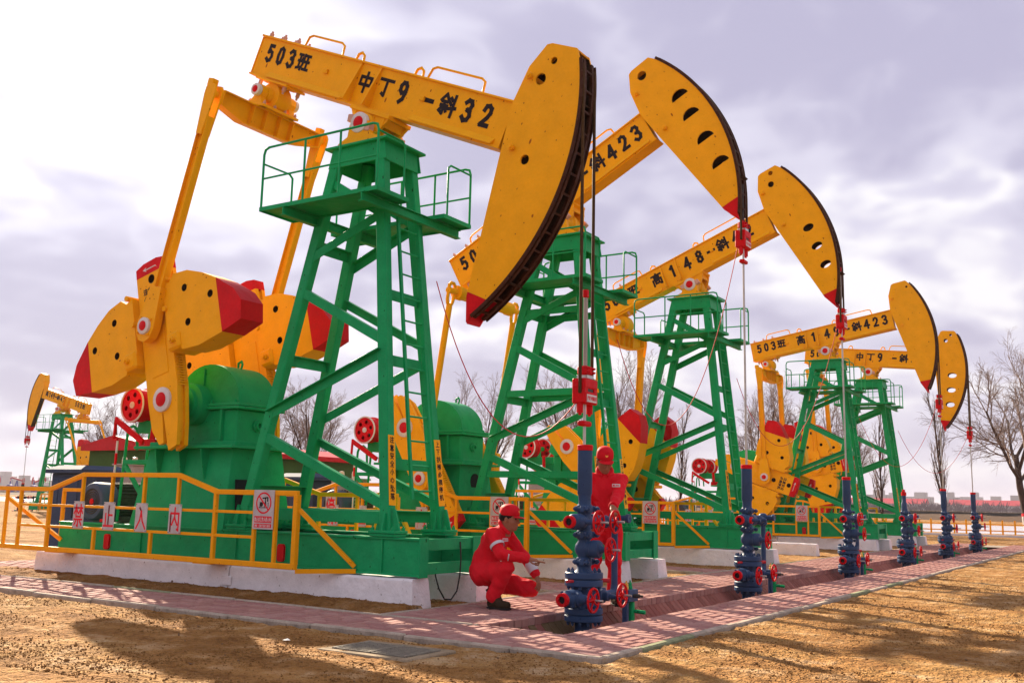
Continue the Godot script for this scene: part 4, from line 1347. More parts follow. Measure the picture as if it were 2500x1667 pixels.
func make_beam(P: Node3D, xf: Transform3D, text2: Array, turned: bool, tail: float) -> void:
	var bm := cpart(P, "walking_beam", "beam%.2f" % tail, func(m: MB):
		m.box(Vector3((1.89 - tail) * 0.5, 0.4725, 0), Vector3(1.89 + tail, 0.495, 0.21), Basis(), 0.0)
		m.box(Vector3((1.91 - tail - 0.02) * 0.5, 0.7325, 0), Vector3(1.93 + tail, 0.025, 0.27), Basis(), 0.004)
		m.box(Vector3((1.91 - tail - 0.02) * 0.5, 0.2125, 0), Vector3(1.93 + tail, 0.025, 0.27), Basis(), 0.004)
		m.box(Vector3(-tail - 0.008, 0.4725, 0), Vector3(0.016, 0.49, 0.235), Basis(), 0.003)
		# wedge-shaped bottom chords on both sides
		for s in [1.0, -1.0]:
			for e in [[-tail + 0.34, -0.62], [0.55, 1.80]]:
				m.T = Transform3D(Basis(Vector3.UP, Vector3(0, 0, s), Vector3(s, 0, 0)), Vector3.ZERO)
				var a: float = e[0]
				var b: float = e[1]
				var z0 := minf(a * s, b * s)
				var z1 := maxf(a * s, b * s)
				m.prism(V2([0.226, 0.1052, 0.30, 0.1052, 0.228, 0.165, 0.222, 0.165]), z0, z1)
				m.T = Transform3D()
		m.T = Transform3D()
		, M.yellow, xf)
	for s in [1.0, -1.0]:
		for u in [-0.50, -0.16]:
			cpart(bm, "stiffener", "stiff%d%.2f" % [int(s), u], func(m: MB):
				m.T = Transform3D(Basis(Vector3.UP, Vector3(0, 0, s), Vector3(s, 0, 0)), Vector3(u, 0, 0))
				m.prism(V2([0.226, 0.1052, 0.72, 0.1052, 0.72, 0.125, 0.226, 0.24]), -0.012, 0.012)
				, M.yellow)
	for e in [[-1.64, -0.93], [0.53, 1.38]]:
		cpart(bm, "grab_handle", "grab%.1f" % e[0], func(m: MB):
			var a: float = e[0]
			var b: float = e[1]
			m.tube([Vector3(a, 0.745, 0.06), Vector3(a + 0.03, 0.87, 0.06), Vector3(a + 0.09, 0.90, 0.06), Vector3(b - 0.08, 0.90, 0.06), Vector3(b - 0.02, 0.87, 0.06), Vector3(b, 0.745, 0.06)], 0.014, 8)
			, M.yellow)
	for u in [-0.68, 0.33]:
		cpart(bm, "lifting_eye", "eye", func(m: MB):
			m.tube([Vector3(-0.07, 0.745, 0), Vector3(-0.05, 0.83, 0), Vector3(0, 0.86, 0), Vector3(0.05, 0.83, 0), Vector3(0.07, 0.745, 0)], 0.016, 8)
			, M.yellow, Transform3D(Basis(), Vector3(u, 0, 0)))
	for i in 6:
		cpart(bm, "beam_bolt", "beambolt", func(m: MB): m.nut(Vector3.ZERO, Vector3.UP, 0.028, 0.045), M.pinkbolt, Transform3D(Basis(), Vector3(-tail + 0.11 + (i % 3) * 0.27, 0.745, 0.09 if i < 3 else -0.09)))
	for u in [-1.05, 0.62]:
		cpart(bm, "cable_lug", "clug", func(m: MB): m.box(Vector3(0, 0.50, 0.125), Vector3(0.07, 0.06, 0.04), Basis(), 0.008), M.yellow, Transform3D(Basis(), Vector3(u, 0, 0)))
	# painted lettering on the face that is seen
	var t0 := 0.15 - tail
	var text1 := [["5", t0], ["0", t0 + 0.21], ["3", t0 + 0.42], ["班", t0 + 0.62]]
	if not turned:
		letters(bm, text1, 0.42, 0.23, 0.038, Transform3D(Basis(), Vector3(0, 0, 0.105)), M.black)
		letters(bm, text2, 0.38, 0.255, 0.041, Transform3D(Basis(), Vector3(0, 0, 0.105)), M.black)
	else:
		var bf := Transform3D(Basis(Vector3.UP, PI), Vector3(0, 0, -0.105))
		letters(bm, text2, 0.38, 0.255, 0.036, bf, M.black)
		letters(bm, [["5", 1.05], ["0", 1.26], ["3", 1.47], ["班", 1.67]], 0.40, 0.23, 0.033, bf, M.black)
	# saddle and its bearing (the housing stands on the tower)
	var sd := cpart(P, "saddle", "saddle", func(m: MB):
		m.box(Vector3(-0.02, 0.172, 0), Vector3(0.66, 0.05, 0.42), Basis(), 0.006)
		for z in [0.17, -0.17]:
			m.T = Transform3D(Basis(), Vector3(0, 0, z))
			m.prism(V2([-0.33, 0.146, -0.20, -0.02, -0.12, -0.06, 0.12, -0.06, 0.20, -0.02, 0.30, 0.146]), -0.02, 0.02)
		m.T = Transform3D()
		for u in [-0.24, -0.08, 0.08, 0.24]:
			m.box(Vector3(u, 0.10, 0.0), Vector3(0.016, 0.10, 0.40))
		m.lathe(Vector3(0, 0, -0.26), Vector3.BACK, [Vector2(0, 0), Vector2(0.12, 0.0), Vector2(0.14, 0.02), Vector2(0.14, 0.20), Vector2(0.165, 0.22), Vector2(0.165, 0.30), Vector2(0.14, 0.32), Vector2(0.14, 0.50), Vector2(0.12, 0.52), Vector2(0, 0.52)], 24)
		, M.yellow, xf)
	for s in [1.0, -1.0]:
		disc_cap(sd, Vector3(0, 0, s * 0.33), Vector3(0, 0, s), 0.125, "saddle")
		for e in [[0.15, -0.02], [-0.15, 0.02]]:
			cpart(sd, "cap_clamp", "capclamp", func(m: MB): m.box(Vector3.ZERO, Vector3(0.08, 0.09, 0.09), Basis(Vector3.BACK, 0.2), 0.006), M.pinkbolt, Transform3D(Basis(), Vector3(e[0], e[1], s * 0.29)))
	cpart(P, "pillow_block", "pblock", func(m: MB):
		for s in [1.0, -1.0]:
			m.T = Transform3D(Basis(), Vector3(PIV.x, PIV.y, s * 0.285))
			m.prism(V2([-0.30, -0.249, 0.30, -0.249, 0.30, -0.21, 0.17, -0.15, 0.14, 0.0, -0.14, 0.0, -0.17, -0.15, -0.30, -0.21]), -0.035, 0.035)
		m.T = Transform3D()
		, M.yellow)

func make_equalizer(P: Node3D, B: Vector3, pin: Vector3, pipe: bool) -> void:
	var dn := (pin - B).normalized()
	# local frame: -y along the pitman, x forward, z across
	var bs := Basis(Vector3(-dn.y, dn.x, 0), -dn, Vector3.BACK)
	var xf := Transform3D(bs, B)
	if pipe:
		cpart(P, "equalizer", "equalpipe", func(m: MB):
			m.lathe(Vector3(0, -0.27, -0.80), Vector3.BACK, [Vector2(0, 0), Vector2(0.11, 0), Vector2(0.115, 0.02), Vector2(0.115, 0.12), Vector2(0.10, 0.14), Vector2(0.10, 1.46), Vector2(0.115, 1.48), Vector2(0.115, 1.58), Vector2(0.11, 1.60), Vector2(0, 1.60)], 20)
			m.box(Vector3(0, -0.205, 0), Vector3(0.20, 0.05, 0.70), Basis(), 0.006)
			for s in [1.0, -1.0]:
				m.cyl(Vector3(0, -0.27, s * 0.79), Vector3(0, -0.27, s * 1.02), 0.05, 12)
			, M.yellow, xf)
	else:
		cpart(P, "equalizer", "equal", func(m: MB):
			# deep beam across, tapering to its ends
			m.T = Transform3D(Basis(Vector3.BACK, Vector3.UP, Vector3.LEFT), Vector3.ZERO)
			m.prism(V2([-0.84, -0.20, 0.84, -0.20, 0.84, -0.36, 0.45, -0.46, -0.45, -0.46, -0.84, -0.36]), -0.010, 0.010)
			m.T = Transform3D()
			m.box(Vector3(0, -0.192, 0), Vector3(0.20, 0.016, 1.70), Basis(), 0.003)
			m.box(Vector3(0, -0.468, 0), Vector3(0.20, 0.016, 0.90), Basis(), 0.003)
			for s in [1.0, -1.0]:
				m.bar(Vector3(0, -0.468, s * 0.45), Vector3(0, -0.366, s * 0.85), 0.016, 0.20, Vector3.UP, 0.003)
				m.box(Vector3(0, -0.28, s * 0.85), Vector3(0.20, 0.18, 0.016), Basis(), 0.003)
				for z in [0.12, 0.34]:
					m.box(Vector3(0, -0.33, s * z), Vector3(0.17, 0.26, 0.012))
				m.cyl(Vector3(0, -0.27, s * 0.84), Vector3(0, -0.27, s * 1.0), 0.05, 12)
				m.box(Vector3(-0.06, -0.14, s * 0.94), Vector3(0.10, 0.10, 0.09), Basis(), 0.008)
			, M.yellow, xf)
	var tb := cpart(P, "tail_bearing", "tailb", func(m: MB):
		m.lathe(Vector3(0, 0, -0.20), Vector3.BACK, [Vector2(0, 0), Vector2(0.09, 0), Vector2(0.10, 0.05), Vector2(0.10, 0.08), Vector2(0.175, 0.09), Vector2(0.185, 0.12), Vector2(0.185, 0.28), Vector2(0.175, 0.31), Vector2(0.10, 0.32), Vector2(0.10, 0.35), Vector2(0.09, 0.40), Vector2(0, 0.40)], 26)
		for s in [1.0, -1.0]:
			m.T = Transform3D(Basis(), Vector3(0, 0, s * 0.25))
			m.prism(V2([-0.14, -0.182, 0.14, -0.182, 0.06, -0.06, 0.085, 0.0, 0.06, 0.07, 0.0, 0.10, -0.06, 0.07, -0.085, 0.0, -0.06, -0.06]), -0.045, 0.045)
		m.T = Transform3D()
		m.box(Vector3(0, -0.165, 0), Vector3(0.36, 0.034, 0.62), Basis(), 0.005)
		, M.yellow, xf)
	for s in [1.0, -1.0]:
		disc_cap(tb, Vector3(0, 0.01, s * 0.352), Vector3(0, 0, s), 0.078, "tail")
	for i in 8:
		cpart(tb, "bearing_bolt", "eqbolt", func(m: MB): m.nut(Vector3.ZERO, Vector3.UP, 0.02, 0.03), M.pinkbolt, Transform3D(Basis(), Vector3(0.14 if i % 2 else -0.14, -0.148, -0.27 + (i / 2) * 0.18)))
	for s in [1.0, -1.0]:
		var E := B + dn * 0.27
		var pa := part(P, "pitman_arm", (func() -> MB:
			var m := MB.new()
			var top := E + Vector3(0, 0, s * 0.93)
			var bot := pin + Vector3(0, 0, s * 0.93) - dn * 0.30
			var side := Vector3(-dn.y, dn.x, 0)
			if pipe:
				m.cyl(top + dn * 0.22, bot, 0.05, 14)
				for z in [-0.075, 0.075]:
					m.tube([top + Vector3(0, 0, z) - dn * 0.10 + side * 0.0, top + Vector3(0, 0, z) + dn * 0.14, top + Vector3(0, 0, z * 0.7) + dn * 0.20, top + dn * 0.24], 0.028, 8)
				m.tube([top + Vector3(0, 0, -0.075) - dn * 0.08, top + Vector3(0, 0, -0.03) - dn * 0.12, top + Vector3(0, 0, 0.03) - dn * 0.12, top + Vector3(0, 0, 0.075) - dn * 0.08], 0.028, 8)
			else:
				m.bar(top + dn * 0.28, bot, 0.13, 0.015, side, 0.003)
			for e in ([] if pipe else [1.0, -1.0]):
				m.box((top + dn * 0.28 + bot) * 0.5 + side * e * 0.058, Vector3((bot - top - dn * 0.28).length() - 0.004, 0.014, 0.10), Basis(dn, side, dn.cross(side)), 0.003)
			# ears
			for z in ([] if pipe else [-0.055, 0.055]):
				m.T = Transform3D(Basis(side, -dn, Vector3.BACK), top + Vector3(0, 0, z))
				m.prism(V2([-0.045, -0.52, 0.045, -0.52, 0.09, -0.02, 0.085, 0.06, 0.05, 0.11, -0.05, 0.11, -0.085, 0.06, -0.09, -0.02]), -0.014, 0.014)
			m.T = Transform3D()
			# lower bearing housing
			m.T = Transform3D(Basis(side, -dn, Vector3.BACK), pin + Vector3(0, 0, s * 0.945))
			m.prism(V2([-0.10, 0.50, 0.10, 0.50, 0.15, 0.10, 0.16, 0.0, 0.13, -0.12, 0.05, -0.19, -0.05, -0.19, -0.13, -0.12, -0.16, 0.0, -0.15, 0.10]), -0.055, 0.055)
			m.T = Transform3D()
			m.cyl(pin + Vector3(0, 0, s * 0.86), pin + Vector3(0, 0, s * 0.90), 0.11, 16)
			return m).call(), M.yellow)
		disc_cap(pa, pin + Vector3(0, 0, s * 1.03), Vector3(0, 0, s), 0.105, "pin")
		for i in 4:
			var an := TAU * i / 4.0 + 0.6
			cpart(pa, "housing_bolt", "pinbolt", func(m: MB): m.nut(Vector3.ZERO, Vector3.BACK, 0.016, 0.02), M.yellow, Transform3D(Basis(Vector3.UP, 0.0 if s > 0 else PI), pin + Vector3(cos(an) * 0.135, sin(an) * 0.135, s * 1.0)))

func pump(at: Vector3, turn: float, deg: float, kind: int, t2: Array, label: String, hy: float, upper: bool) -> Node3D:
	var P := thing("pumping_unit", label, "pump jack", at, turn, "pumping units in the row")
	var phi := deg_to_rad(deg)
	var xf := Transform3D(Basis(Vector3.BACK, phi), PIV)
	make_skid(P)
	make_tower(P, kind == 2)
	make_gear(P, kind == 2)
	var tail := 2.39 if kind == 1 else 2.10
	var bu := -1.90 if kind == 1 else -1.72
	make_beam(P, xf, t2, turn != 0.0, tail)
	make_head(P, xf, kind if kind < 6 else 4)
	var B := xf * Vector3(bu, 0.0, 0)
	B.z = 0
	# crank angle that closes the linkage
	var d := B - AXIS
	var dist := Vector2(d.x, d.y).length()
	var ca := clampf((PIN_R * PIN_R + dist * dist - LINK * LINK) / (2.0 * PIN_R * dist), -1.0, 1.0)
	var th := atan2(d.y, d.x) + (acos(ca) if upper else -acos(ca))
	var pin := AXIS + Vector3(cos(th), sin(th), 0) * PIN_R
	var hang := B + Vector3(0, 0, 0)
	make_equalizer(P, hang, pin, kind == 2 or kind == 6)
	for s in [1.0, -1.0]:
		crank(P, s, th, kind != 2)
	# plate that carries the tail bearing under the beam
	cpart(P, "bearing_hanger", "bhang%.2f" % bu, func(m: MB):
		m.box(Vector3(bu, 0.185, 0), Vector3(0.62, 0.03, 0.34), Basis(), 0.005)
		m.box(Vector3(bu, 0.17, 0), Vector3(0.34, 0.02, 0.22))
		, M.yellow, xf)
	for i in 4:
		cpart(P, "hanger_bolt", "hangbolt", func(m: MB): m.nut(Vector3.ZERO, Vector3.DOWN, 0.026, 0.06), M.pinkbolt, xf * Transform3D(Basis(), Vector3(bu + (-0.24 if i % 2 else 0.24), 0.17, 0.12 if i < 2 else -0.12)))
	# bridle ropes over the arc, down to the carrier
	for z in [0.125, -0.125]:
		var mb := MB.new()
		var pts: Array = []
		var a0 := 0.47
		var n := 24
		for i in n + 1:
			var an := lerpf(a0 + phi, 0.0, i / float(n))
			if an < phi - 0.585:
				continue
			pts.append(PIV + Vector3(cos(an) * 2.862, sin(an) * 2.862, z))
		if phi + a0 < 0.0:
			pts = [PIV + Vector3(2.862, 0, z)]
		pts.append(Vector3(PIV.x + 2.862, hy + 0.1, z * 1.0))
		mb.tube(pts, 0.017, 7)
		part(P, "bridle_rope", mb, M.rope)
	return P

# ---------------------------------------------------------------- hanger, wellhead, guard rail, signs and other plant
func hanger(at: Vector3, hy: float, label: String, stick: bool) -> void:
	# at: ground point of the well; hy: height of the carrier's underside
	var H := thing("rod_hanger", label, "rod hanger", at + Vector3(0, hy, 0), 0.0, "red rod hangers over the wells")
	cpart(H, "carrier_block", "carr", func(m: MB):
		m.box(Vector3(0, 0.20, 0), Vector3(0.15, 0.10, 0.27), Basis(), 0.012)
		m.box(Vector3(0, 0.06, 0), Vector3(0.15, 0.12, 0.27), Basis(), 0.012)
		for z in [0.10, -0.10]:
			m.box(Vector3(0, 0.13, z), Vector3(0.14, 0.06, 0.07), Basis(), 0.004)
			m.cyl(Vector3(0, 0.0, z), Vector3(0, -0.09, z), 0.032, 12)
			m.cyl(Vector3(0, -0.09, z), Vector3(0, -0.11, z), 0.016, 8)
		, M.red)
	cpart(H, "load_cell", "cell", func(m: MB): m.box(Vector3(0.012, 0.13, 0), Vector3(0.10, 0.056, 0.125), Basis(), 0.004), M.steel_dark)
	cpart(H, "rod_clamp", "rclamp", func(m: MB):
		m.box(Vector3(0, 0.335, 0), Vector3(0.11, 0.09, 0.15), Basis(), 0.015)
		for y in [0.315, 0.355]:
			for z in [0.055, -0.055]:
				m.nut(Vector3(0.055, y, z), Vector3.RIGHT, 0.014, 0.02)
		m.box(Vector3(0, -0.19, 0), Vector3(0.08, 0.05, 0.17), Basis(), 0.012)
		, M.red)
	cpart(H, "clamp_plate", "cplate", func(m: MB): m.box(Vector3(0, 0.27, 0), Vector3(0.12, 0.038, 0.13), Basis(), 0.004), M.steel)
	var pl := cpart(H, "notice_plate", "nplate", func(m: MB): m.box(Vector3(0.078, 0.055, 0.0), Vector3(0.003, 0.075, 0.20)), M.white)
	cpart(pl, "lettering", "ntxt", func(m: MB):
		m.T = Transform3D(Basis(Vector3(0, 0, -1), Vector3.UP, Vector3.RIGHT), Vector3(0.078, 0.035, 0.0))
		var t := "严禁下冲程抓光杆"
		for i in 8:
			glyph(m, t[i], Vector3(-0.092 + i * 0.0235, 0, 0), 0.02, 0.042, 0.0042)
		, M.sign_red)
	var rod := MB.new()
	rod.cyl(Vector3(0, 0.38, 0), Vector3(0, 1.60 - hy, 0), 0.015, 12)
	part(H, "polished_rod", rod, M.steel)
	if stick:
		var sk := cpart(H, "gauge_tube", "gauge", func(m: MB): m.bar(Vector3(0.0, 0.382, 0.0), Vector3(0.0, 1.08, 0.0), 0.036, 0.036), M.grey_box)
		cpart(sk, "gauge_cap", "gcap", func(m: MB): m.box(Vector3(0, 1.12, 0), Vector3(0.05, 0.08, 0.05), Basis(), 0.006), M.red)
	else:
		cpart(H, "rod_stub", "rstub", func(m: MB): m.cyl(Vector3(0, 0.38, 0), Vector3(0, 0.95, 0), 0.017, 10), M.steel_dark)

func signal_cable(a: Vector3, b: Vector3, low: float, label: String) -> void:
	var m := MB.new()
	var pts: Array = []
	# parabola through a and b whose lowest point is at height low
	var ra := sqrt(a.y - low)
	var rb := sqrt(b.y - low)
	var t0 := ra / (ra + rb)
	for i in 25:
		var t := i / 24.0
		var y := low + (a.y - low) * pow((t - t0) / t0, 2) if t < t0 else low + (b.y - low) * pow((t - t0) / (1.0 - t0), 2)
		var p := a.lerp(b, t)
		p.y = y
		pts.append(p)
	m.tube(pts, 0.006, 6)
	var o := inst(self, "signal_cable", m.commit(), M.cable_red)
	tag(o, label, "cable", "signal cables from towers to hangers")

func handwheel(W: Node3D, at: Vector3, key: String) -> void:
	# faces +x
	var w := cpart(W, "handwheel", "hwheel" + key, func(m: MB):
		var pts: Array = []
		for i in 25:
			var an := TAU * i / 24.0
			pts.append(Vector3(0, cos(an) * 0.108, sin(an) * 0.108))
		m.tube(pts, 0.0115, 8, -1.0, false)
		m.lathe(Vector3(-0.02, 0, 0), Vector3.RIGHT, [Vector2(0, 0), Vector2(0.028, 0), Vector2(0.026, 0.04), Vector2(0, 0.04)], 14)
		for i in 5:
			var an := TAU * i / 5.0 + 0.4
			m.tube([Vector3(0, cos(an) * 0.02, sin(an) * 0.02), Vector3(-0.012, cos(an) * 0.065, sin(an) * 0.065), Vector3(0, cos(an) * 0.104, sin(an) * 0.104)], 0.009, 6)
		, M.red, Transform3D(Basis(), at))
	cpart(w, "stem", "hstem", func(m: MB): m.cyl(Vector3(0.02, 0, 0), Vector3(0.10, 0, 0), 0.012, 10), M.steel)

func wellhead(at: Vector3, kind: int, label: String, body: Material) -> void:
	var W := thing("wellhead", label, "wellhead", at, 0.0, "wellheads along the trench")
	cpart(W, "casing", "casing", func(m: MB): m.cyl(Vector3(0, -0.37, 0), Vector3(0, -0.06, 0), 0.085, 18), body)
	for e in [[-0.06, 0.066], [0.268, 0.40]]:
		cpart(W, "flange_pair", "flange%.2f" % e[0], func(m: MB):
			var y: float = e[0]
			var t: float = (e[1] - y) * 0.5 - 0.006
			for k in 2:
				var b := y + k * (t + 0.012)
				m.lathe(Vector3(0, b, 0), Vector3.UP, [Vector2(0, 0), Vector2(0.178, 0), Vector2(0.185, 0.007), Vector2(0.185, t - 0.007), Vector2(0.178, t), Vector2(0, t)], 32)
			m.cyl(Vector3(0, y + t, 0), Vector3(0, y + t + 0.012, 0), 0.16, 24)
			, body)
		for i in 12:
			var an := TAU * (i + 0.5) / 12.0
			for k in 2:
				cpart(W, "flange_bolt", "flbolt%d" % k, func(m: MB): m.nut(Vector3.ZERO, Vector3.UP if k == 0 else Vector3.DOWN, 0.019, 0.022), body, Transform3D(Basis(), Vector3(cos(an) * 0.152, (e[1] if k == 0 else e[0]) as float, sin(an) * 0.152)))
	cpart(W, "tubing_neck", "spool2", func(m: MB): m.lathe(Vector3(0, 0.40, 0), Vector3.UP, [Vector2(0.10, 0), Vector2(0.075, 0.02), Vector2(0.065, 0.06)], 20), body)
	cpart(W, "casing_spool", "spool", func(m: MB):
		m.lathe(Vector3(0, 0.066, 0), Vector3.UP, [Vector2(0.14, 0), Vector2(0.12, 0.03), Vector2(0.12, 0.17), Vector2(0.14, 0.20)], 24)
		, body)
	# lower side outlets with gate valves
	for s in [1.0, -1.0]:
		cpart(W, "side_valve", "lowv%d" % int(s), func(m: MB):
			m.lathe(Vector3(0, 0.163, s * 0.08), Vector3(0, 0, s), [Vector2(0.06, 0), Vector2(0.06, 0.05), Vector2(0.082, 0.07), Vector2(0.086, 0.16), Vector2(0.082, 0.25), Vector2(0.06, 0.27), Vector2(0.055, 0.33), Vector2(0, 0.33)], 22)
			m.lathe(Vector3(0.02, 0.163, s * 0.24), Vector3.RIGHT, [Vector2(0.07, 0), Vector2(0.07, 0.07), Vector2(0.05, 0.08), Vector2(0.045, 0.13), Vector2(0.025, 0.14), Vector2(0.02, 0.21), Vector2(0, 0.21)], 18)
			m.box(Vector3(0, 0.163, s * 0.30), Vector3(0.14, 0.15, 0.03), Basis(), 0.01)
			for q in 4:
				m.nut(Vector3(0.055 if q % 2 else -0.055, 0.163 + (0.06 if q < 2 else -0.06), s * 0.315), Vector3(0, 0, s), 0.014, 0.02)
			, body)
	cpart(W, "outlet_ring", "oring", func(m: MB): m.lathe(Vector3(0, 0.163, 0.39), Vector3.BACK, [Vector2(0.058, 0), Vector2(0.063, 0.005), Vector2(0.063, 0.045), Vector2(0.056, 0.05), Vector2(0.036, 0.05), Vector2(0.036, 0.021)], 22), M.red)
	cpart(W, "outlet_dark_disc", "odisc", func(m: MB): m.cyl(Vector3(0, 0.163, 0.405), Vector3(0, 0.163, 0.4115), 0.0365, 18), M.dark)  # near-black disc painted for the shade down an open bore
	handwheel(W, Vector3(0.23, 0.163, 0.24), "")
	handwheel(W, Vector3(0.25, 0.175, -0.33), "")
	# three clamp hubs and the ball-bodied master valve
	for y in [1.0, 0.752, 0.497]:
		cpart(W, "clamp_hub", "hub", func(m: MB):
			m.lathe(Vector3(0, -0.042, 0), Vector3.UP, [Vector2(0.07, 0), Vector2(0.078, 0.012), Vector2(0.078, 0.072), Vector2(0.07, 0.084)], 20)
			for s in [1.0, -1.0]:
				m.box(Vector3(0.035, 0, s * 0.095), Vector3(0.05, 0.062, 0.05), Basis(), 0.008)
				m.cyl(Vector3(-0.05, 0, s * 0.098), Vector3(0.095, 0, s * 0.098), 0.017, 10)
				m.nut(Vector3(0.075, 0, s * 0.098), Vector3.RIGHT, 0.026, 0.024)
				m.nut(Vector3(-0.03, 0, s * 0.098), Vector3.LEFT, 0.026, 0.024)
			, body, Transform3D(Basis(), Vector3(0, y, 0)))
	cpart(W, "master_valve", "master", func(m: MB):
		m.lathe(Vector3(0, 0.535, 0), Vector3.UP, [Vector2(0.06, 0), Vector2(0.062, 0.015), Vector2(0.085, 0.045), Vector2(0.092, 0.085), Vector2(0.085, 0.125), Vector2(0.062, 0.155), Vector2(0.06, 0.178)], 24)
		m.lathe(Vector3(0.0, 0.62, 0), Vector3.RIGHT, [Vector2(0.078, 0), Vector2(0.080, 0.09), Vector2(0.086, 0.095), Vector2(0.086, 0.16), Vector2(0.075, 0.175), Vector2(0.045, 0.18), Vector2(0.03, 0.20), Vector2(0.02, 0.27), Vector2(0, 0.27)], 22)
		m.cyl(Vector3(0, 0.45, 0), Vector3(0, 0.54, 0), 0.055, 18)
		, body)
	handwheel(W, Vector3(0.285, 0.62, 0), "")
	# upper cross
	cpart(W, "upper_tee", "utee", func(m: MB):
		m.cyl(Vector3(0, 0.78, 0), Vector3(0, 0.97, 0), 0.065, 20)
		for s in [1.0, -1.0]:
			m.lathe(Vector3(0, 0.878, 0), Vector3(0, 0, s), [Vector2(0.07, 0), Vector2(0.07, 0.08), Vector2(0.076, 0.085), Vector2(0.076, 0.22), Vector2(0.068, 0.24), Vector2(0.05, 0.25), Vector2(0.05, 0.29), Vector2(0, 0.29)], 22)
			m.lathe(Vector3(0.02, 0.878, s * 0.17 - (0.15 if s < 0 else 0.0)), Vector3.RIGHT, [Vector2(0.062, 0), Vector2(0.062, 0.06), Vector2(0.045, 0.08), Vector2(0.025, 0.09), Vector2(0.02, 0.22 if s > 0 else 0.14), Vector2(0, 0.22 if s > 0 else 0.14)], 18)
		m.cyl(Vector3(0, 0.878, -0.25), Vector3(0, 0.878, -0.62), 0.05, 16)
		, body)
	cpart(W, "outlet_ring", "oring2", func(m: MB): m.lathe(Vector3(0, 0.878, 0.275), Vector3.BACK, [Vector2(0.055, 0), Vector2(0.060, 0.005), Vector2(0.060, 0.045), Vector2(0.054, 0.05), Vector2(0.036, 0.05), Vector2(0.036, 0.026)], 22), M.red)
	cpart(W, "outlet_dark_disc", "odisc2", func(m: MB): m.cyl(Vector3(0, 0.878, 0.29), Vector3(0, 0.878, 0.3015), 0.0365, 18), M.dark)  # near-black disc again, the shade of a bore put into colour
	if kind != 2:
		handwheel(W, Vector3(0.245, 0.878, 0.17), "")
		handwheel(W, Vector3(0.165, 0.878, -0.34), "")
	else:
		cpart(W, "outlet_ring", "oring3", func(m: MB): m.lathe(Vector3(0.10, 0.878, 0.17), Vector3.RIGHT, [Vector2(0.045, 0), Vector2(0.045, 0.03), Vector2(0.02, 0.03), Vector2(0, 0.03)], 18), M.red)
	# riser pipe between the two far outlets
	cpart(W, "riser_pipe", "riser", func(m: MB):
		m.lathe(Vector3(0, 0.80, -0.66), Vector3.UP, [Vector2(0.04, 0), Vector2(0.055, 0.01), Vector2(0.06, 0.07), Vector2(0.06, 0.14), Vector2(0.045, 0.16), Vector2(0.02, 0.17), Vector2(0, 0.17)], 16)
		m.cyl(Vector3(0, 0.90, -0.66), Vector3(0.16, 0.91, -0.66), 0.036, 14)
		m.lathe(Vector3(0.13, 0.91, -0.66), Vector3.RIGHT, [Vector2(0.04, 0), Vector2(0.046, 0.01), Vector2(0.046, 0.04), Vector2(0.02, 0.04), Vector2(0, 0.03)], 14)
		m.cyl(Vector3(0, 0.20, -0.66), Vector3(0, 0.82, -0.66), 0.034, 14)
		m.tube([Vector3(0, 0.163, -0.38), Vector3(0, 0.163, -0.60), Vector3(0, 0.18, -0.645), Vector3(0, 0.24, -0.66)], 0.034, 12)
		, body)
	# sampling block on two square legs
	var sb := cpart(W, "sampling_block", "sblock", func(m: MB):
		m.box(Vector3(0.02, 0.12, -0.94), Vector3(0.13, 0.12, 0.22), Basis(), 0.006)
		m.box(Vector3(0.02, -0.15, -0.88), Vector3(0.055, 0.42, 0.055), Basis(), 0.006)
		m.cyl(Vector3(0, 0.12, -0.69), Vector3(0, 0.12, -0.84), 0.03, 10)
		, body)
	cpart(sb, "sample_cock", "cocky", func(m: MB): m.lathe(Vector3(0.02, 0.18, -0.90), Vector3.UP, [Vector2(0.024, 0), Vector2(0.024, 0.03), Vector2(0.018, 0.035), Vector2(0.018, 0.06), Vector2(0.008, 0.065), Vector2(0.008, 0.09), Vector2(0, 0.09)], 10), M.gold)
	cpart(sb, "sample_cock", "cockg", func(m: MB):
		m.lathe(Vector3(0.02, 0.18, -0.99), Vector3.UP, [Vector2(0.024, 0), Vector2(0.024, 0.03), Vector2(0.018, 0.035), Vector2(0.018, 0.06), Vector2(0.008, 0.065), Vector2(0.008, 0.09), Vector2(0, 0.09)], 10)
		m.cyl(Vector3(0.03, -0.36, -1.0), Vector3(0.03, 0.05, -1.0), 0.035, 10)
		m.cyl(Vector3(0.03, -0.04, -1.0), Vector3(0.18, -0.05, -1.02), 0.02, 8)
		, M.green)
	cpart(sb, "cock_handle", "cockh", func(m: MB):
		m.cyl(Vector3(0.085, 0.12, -0.94), Vector3(0.15, 0.12, -0.94), 0.022, 10)
		m.cyl(Vector3(0.15, 0.12, -0.94), Vector3(0.19, 0.12, -0.94), 0.012, 8)
		, M.steel_dark)
	cpart(W, "grease_nipple", "nipple", func(m: MB):
		m.cyl(Vector3(-0.02, 0.32, 0.18), Vector3(-0.04, 0.32, 0.27), 0.014, 8)
		m.cyl(Vector3(0.12, 0.32, -0.14), Vector3(0.18, 0.32, -0.19), 0.02, 8)
		, M.cable_red)
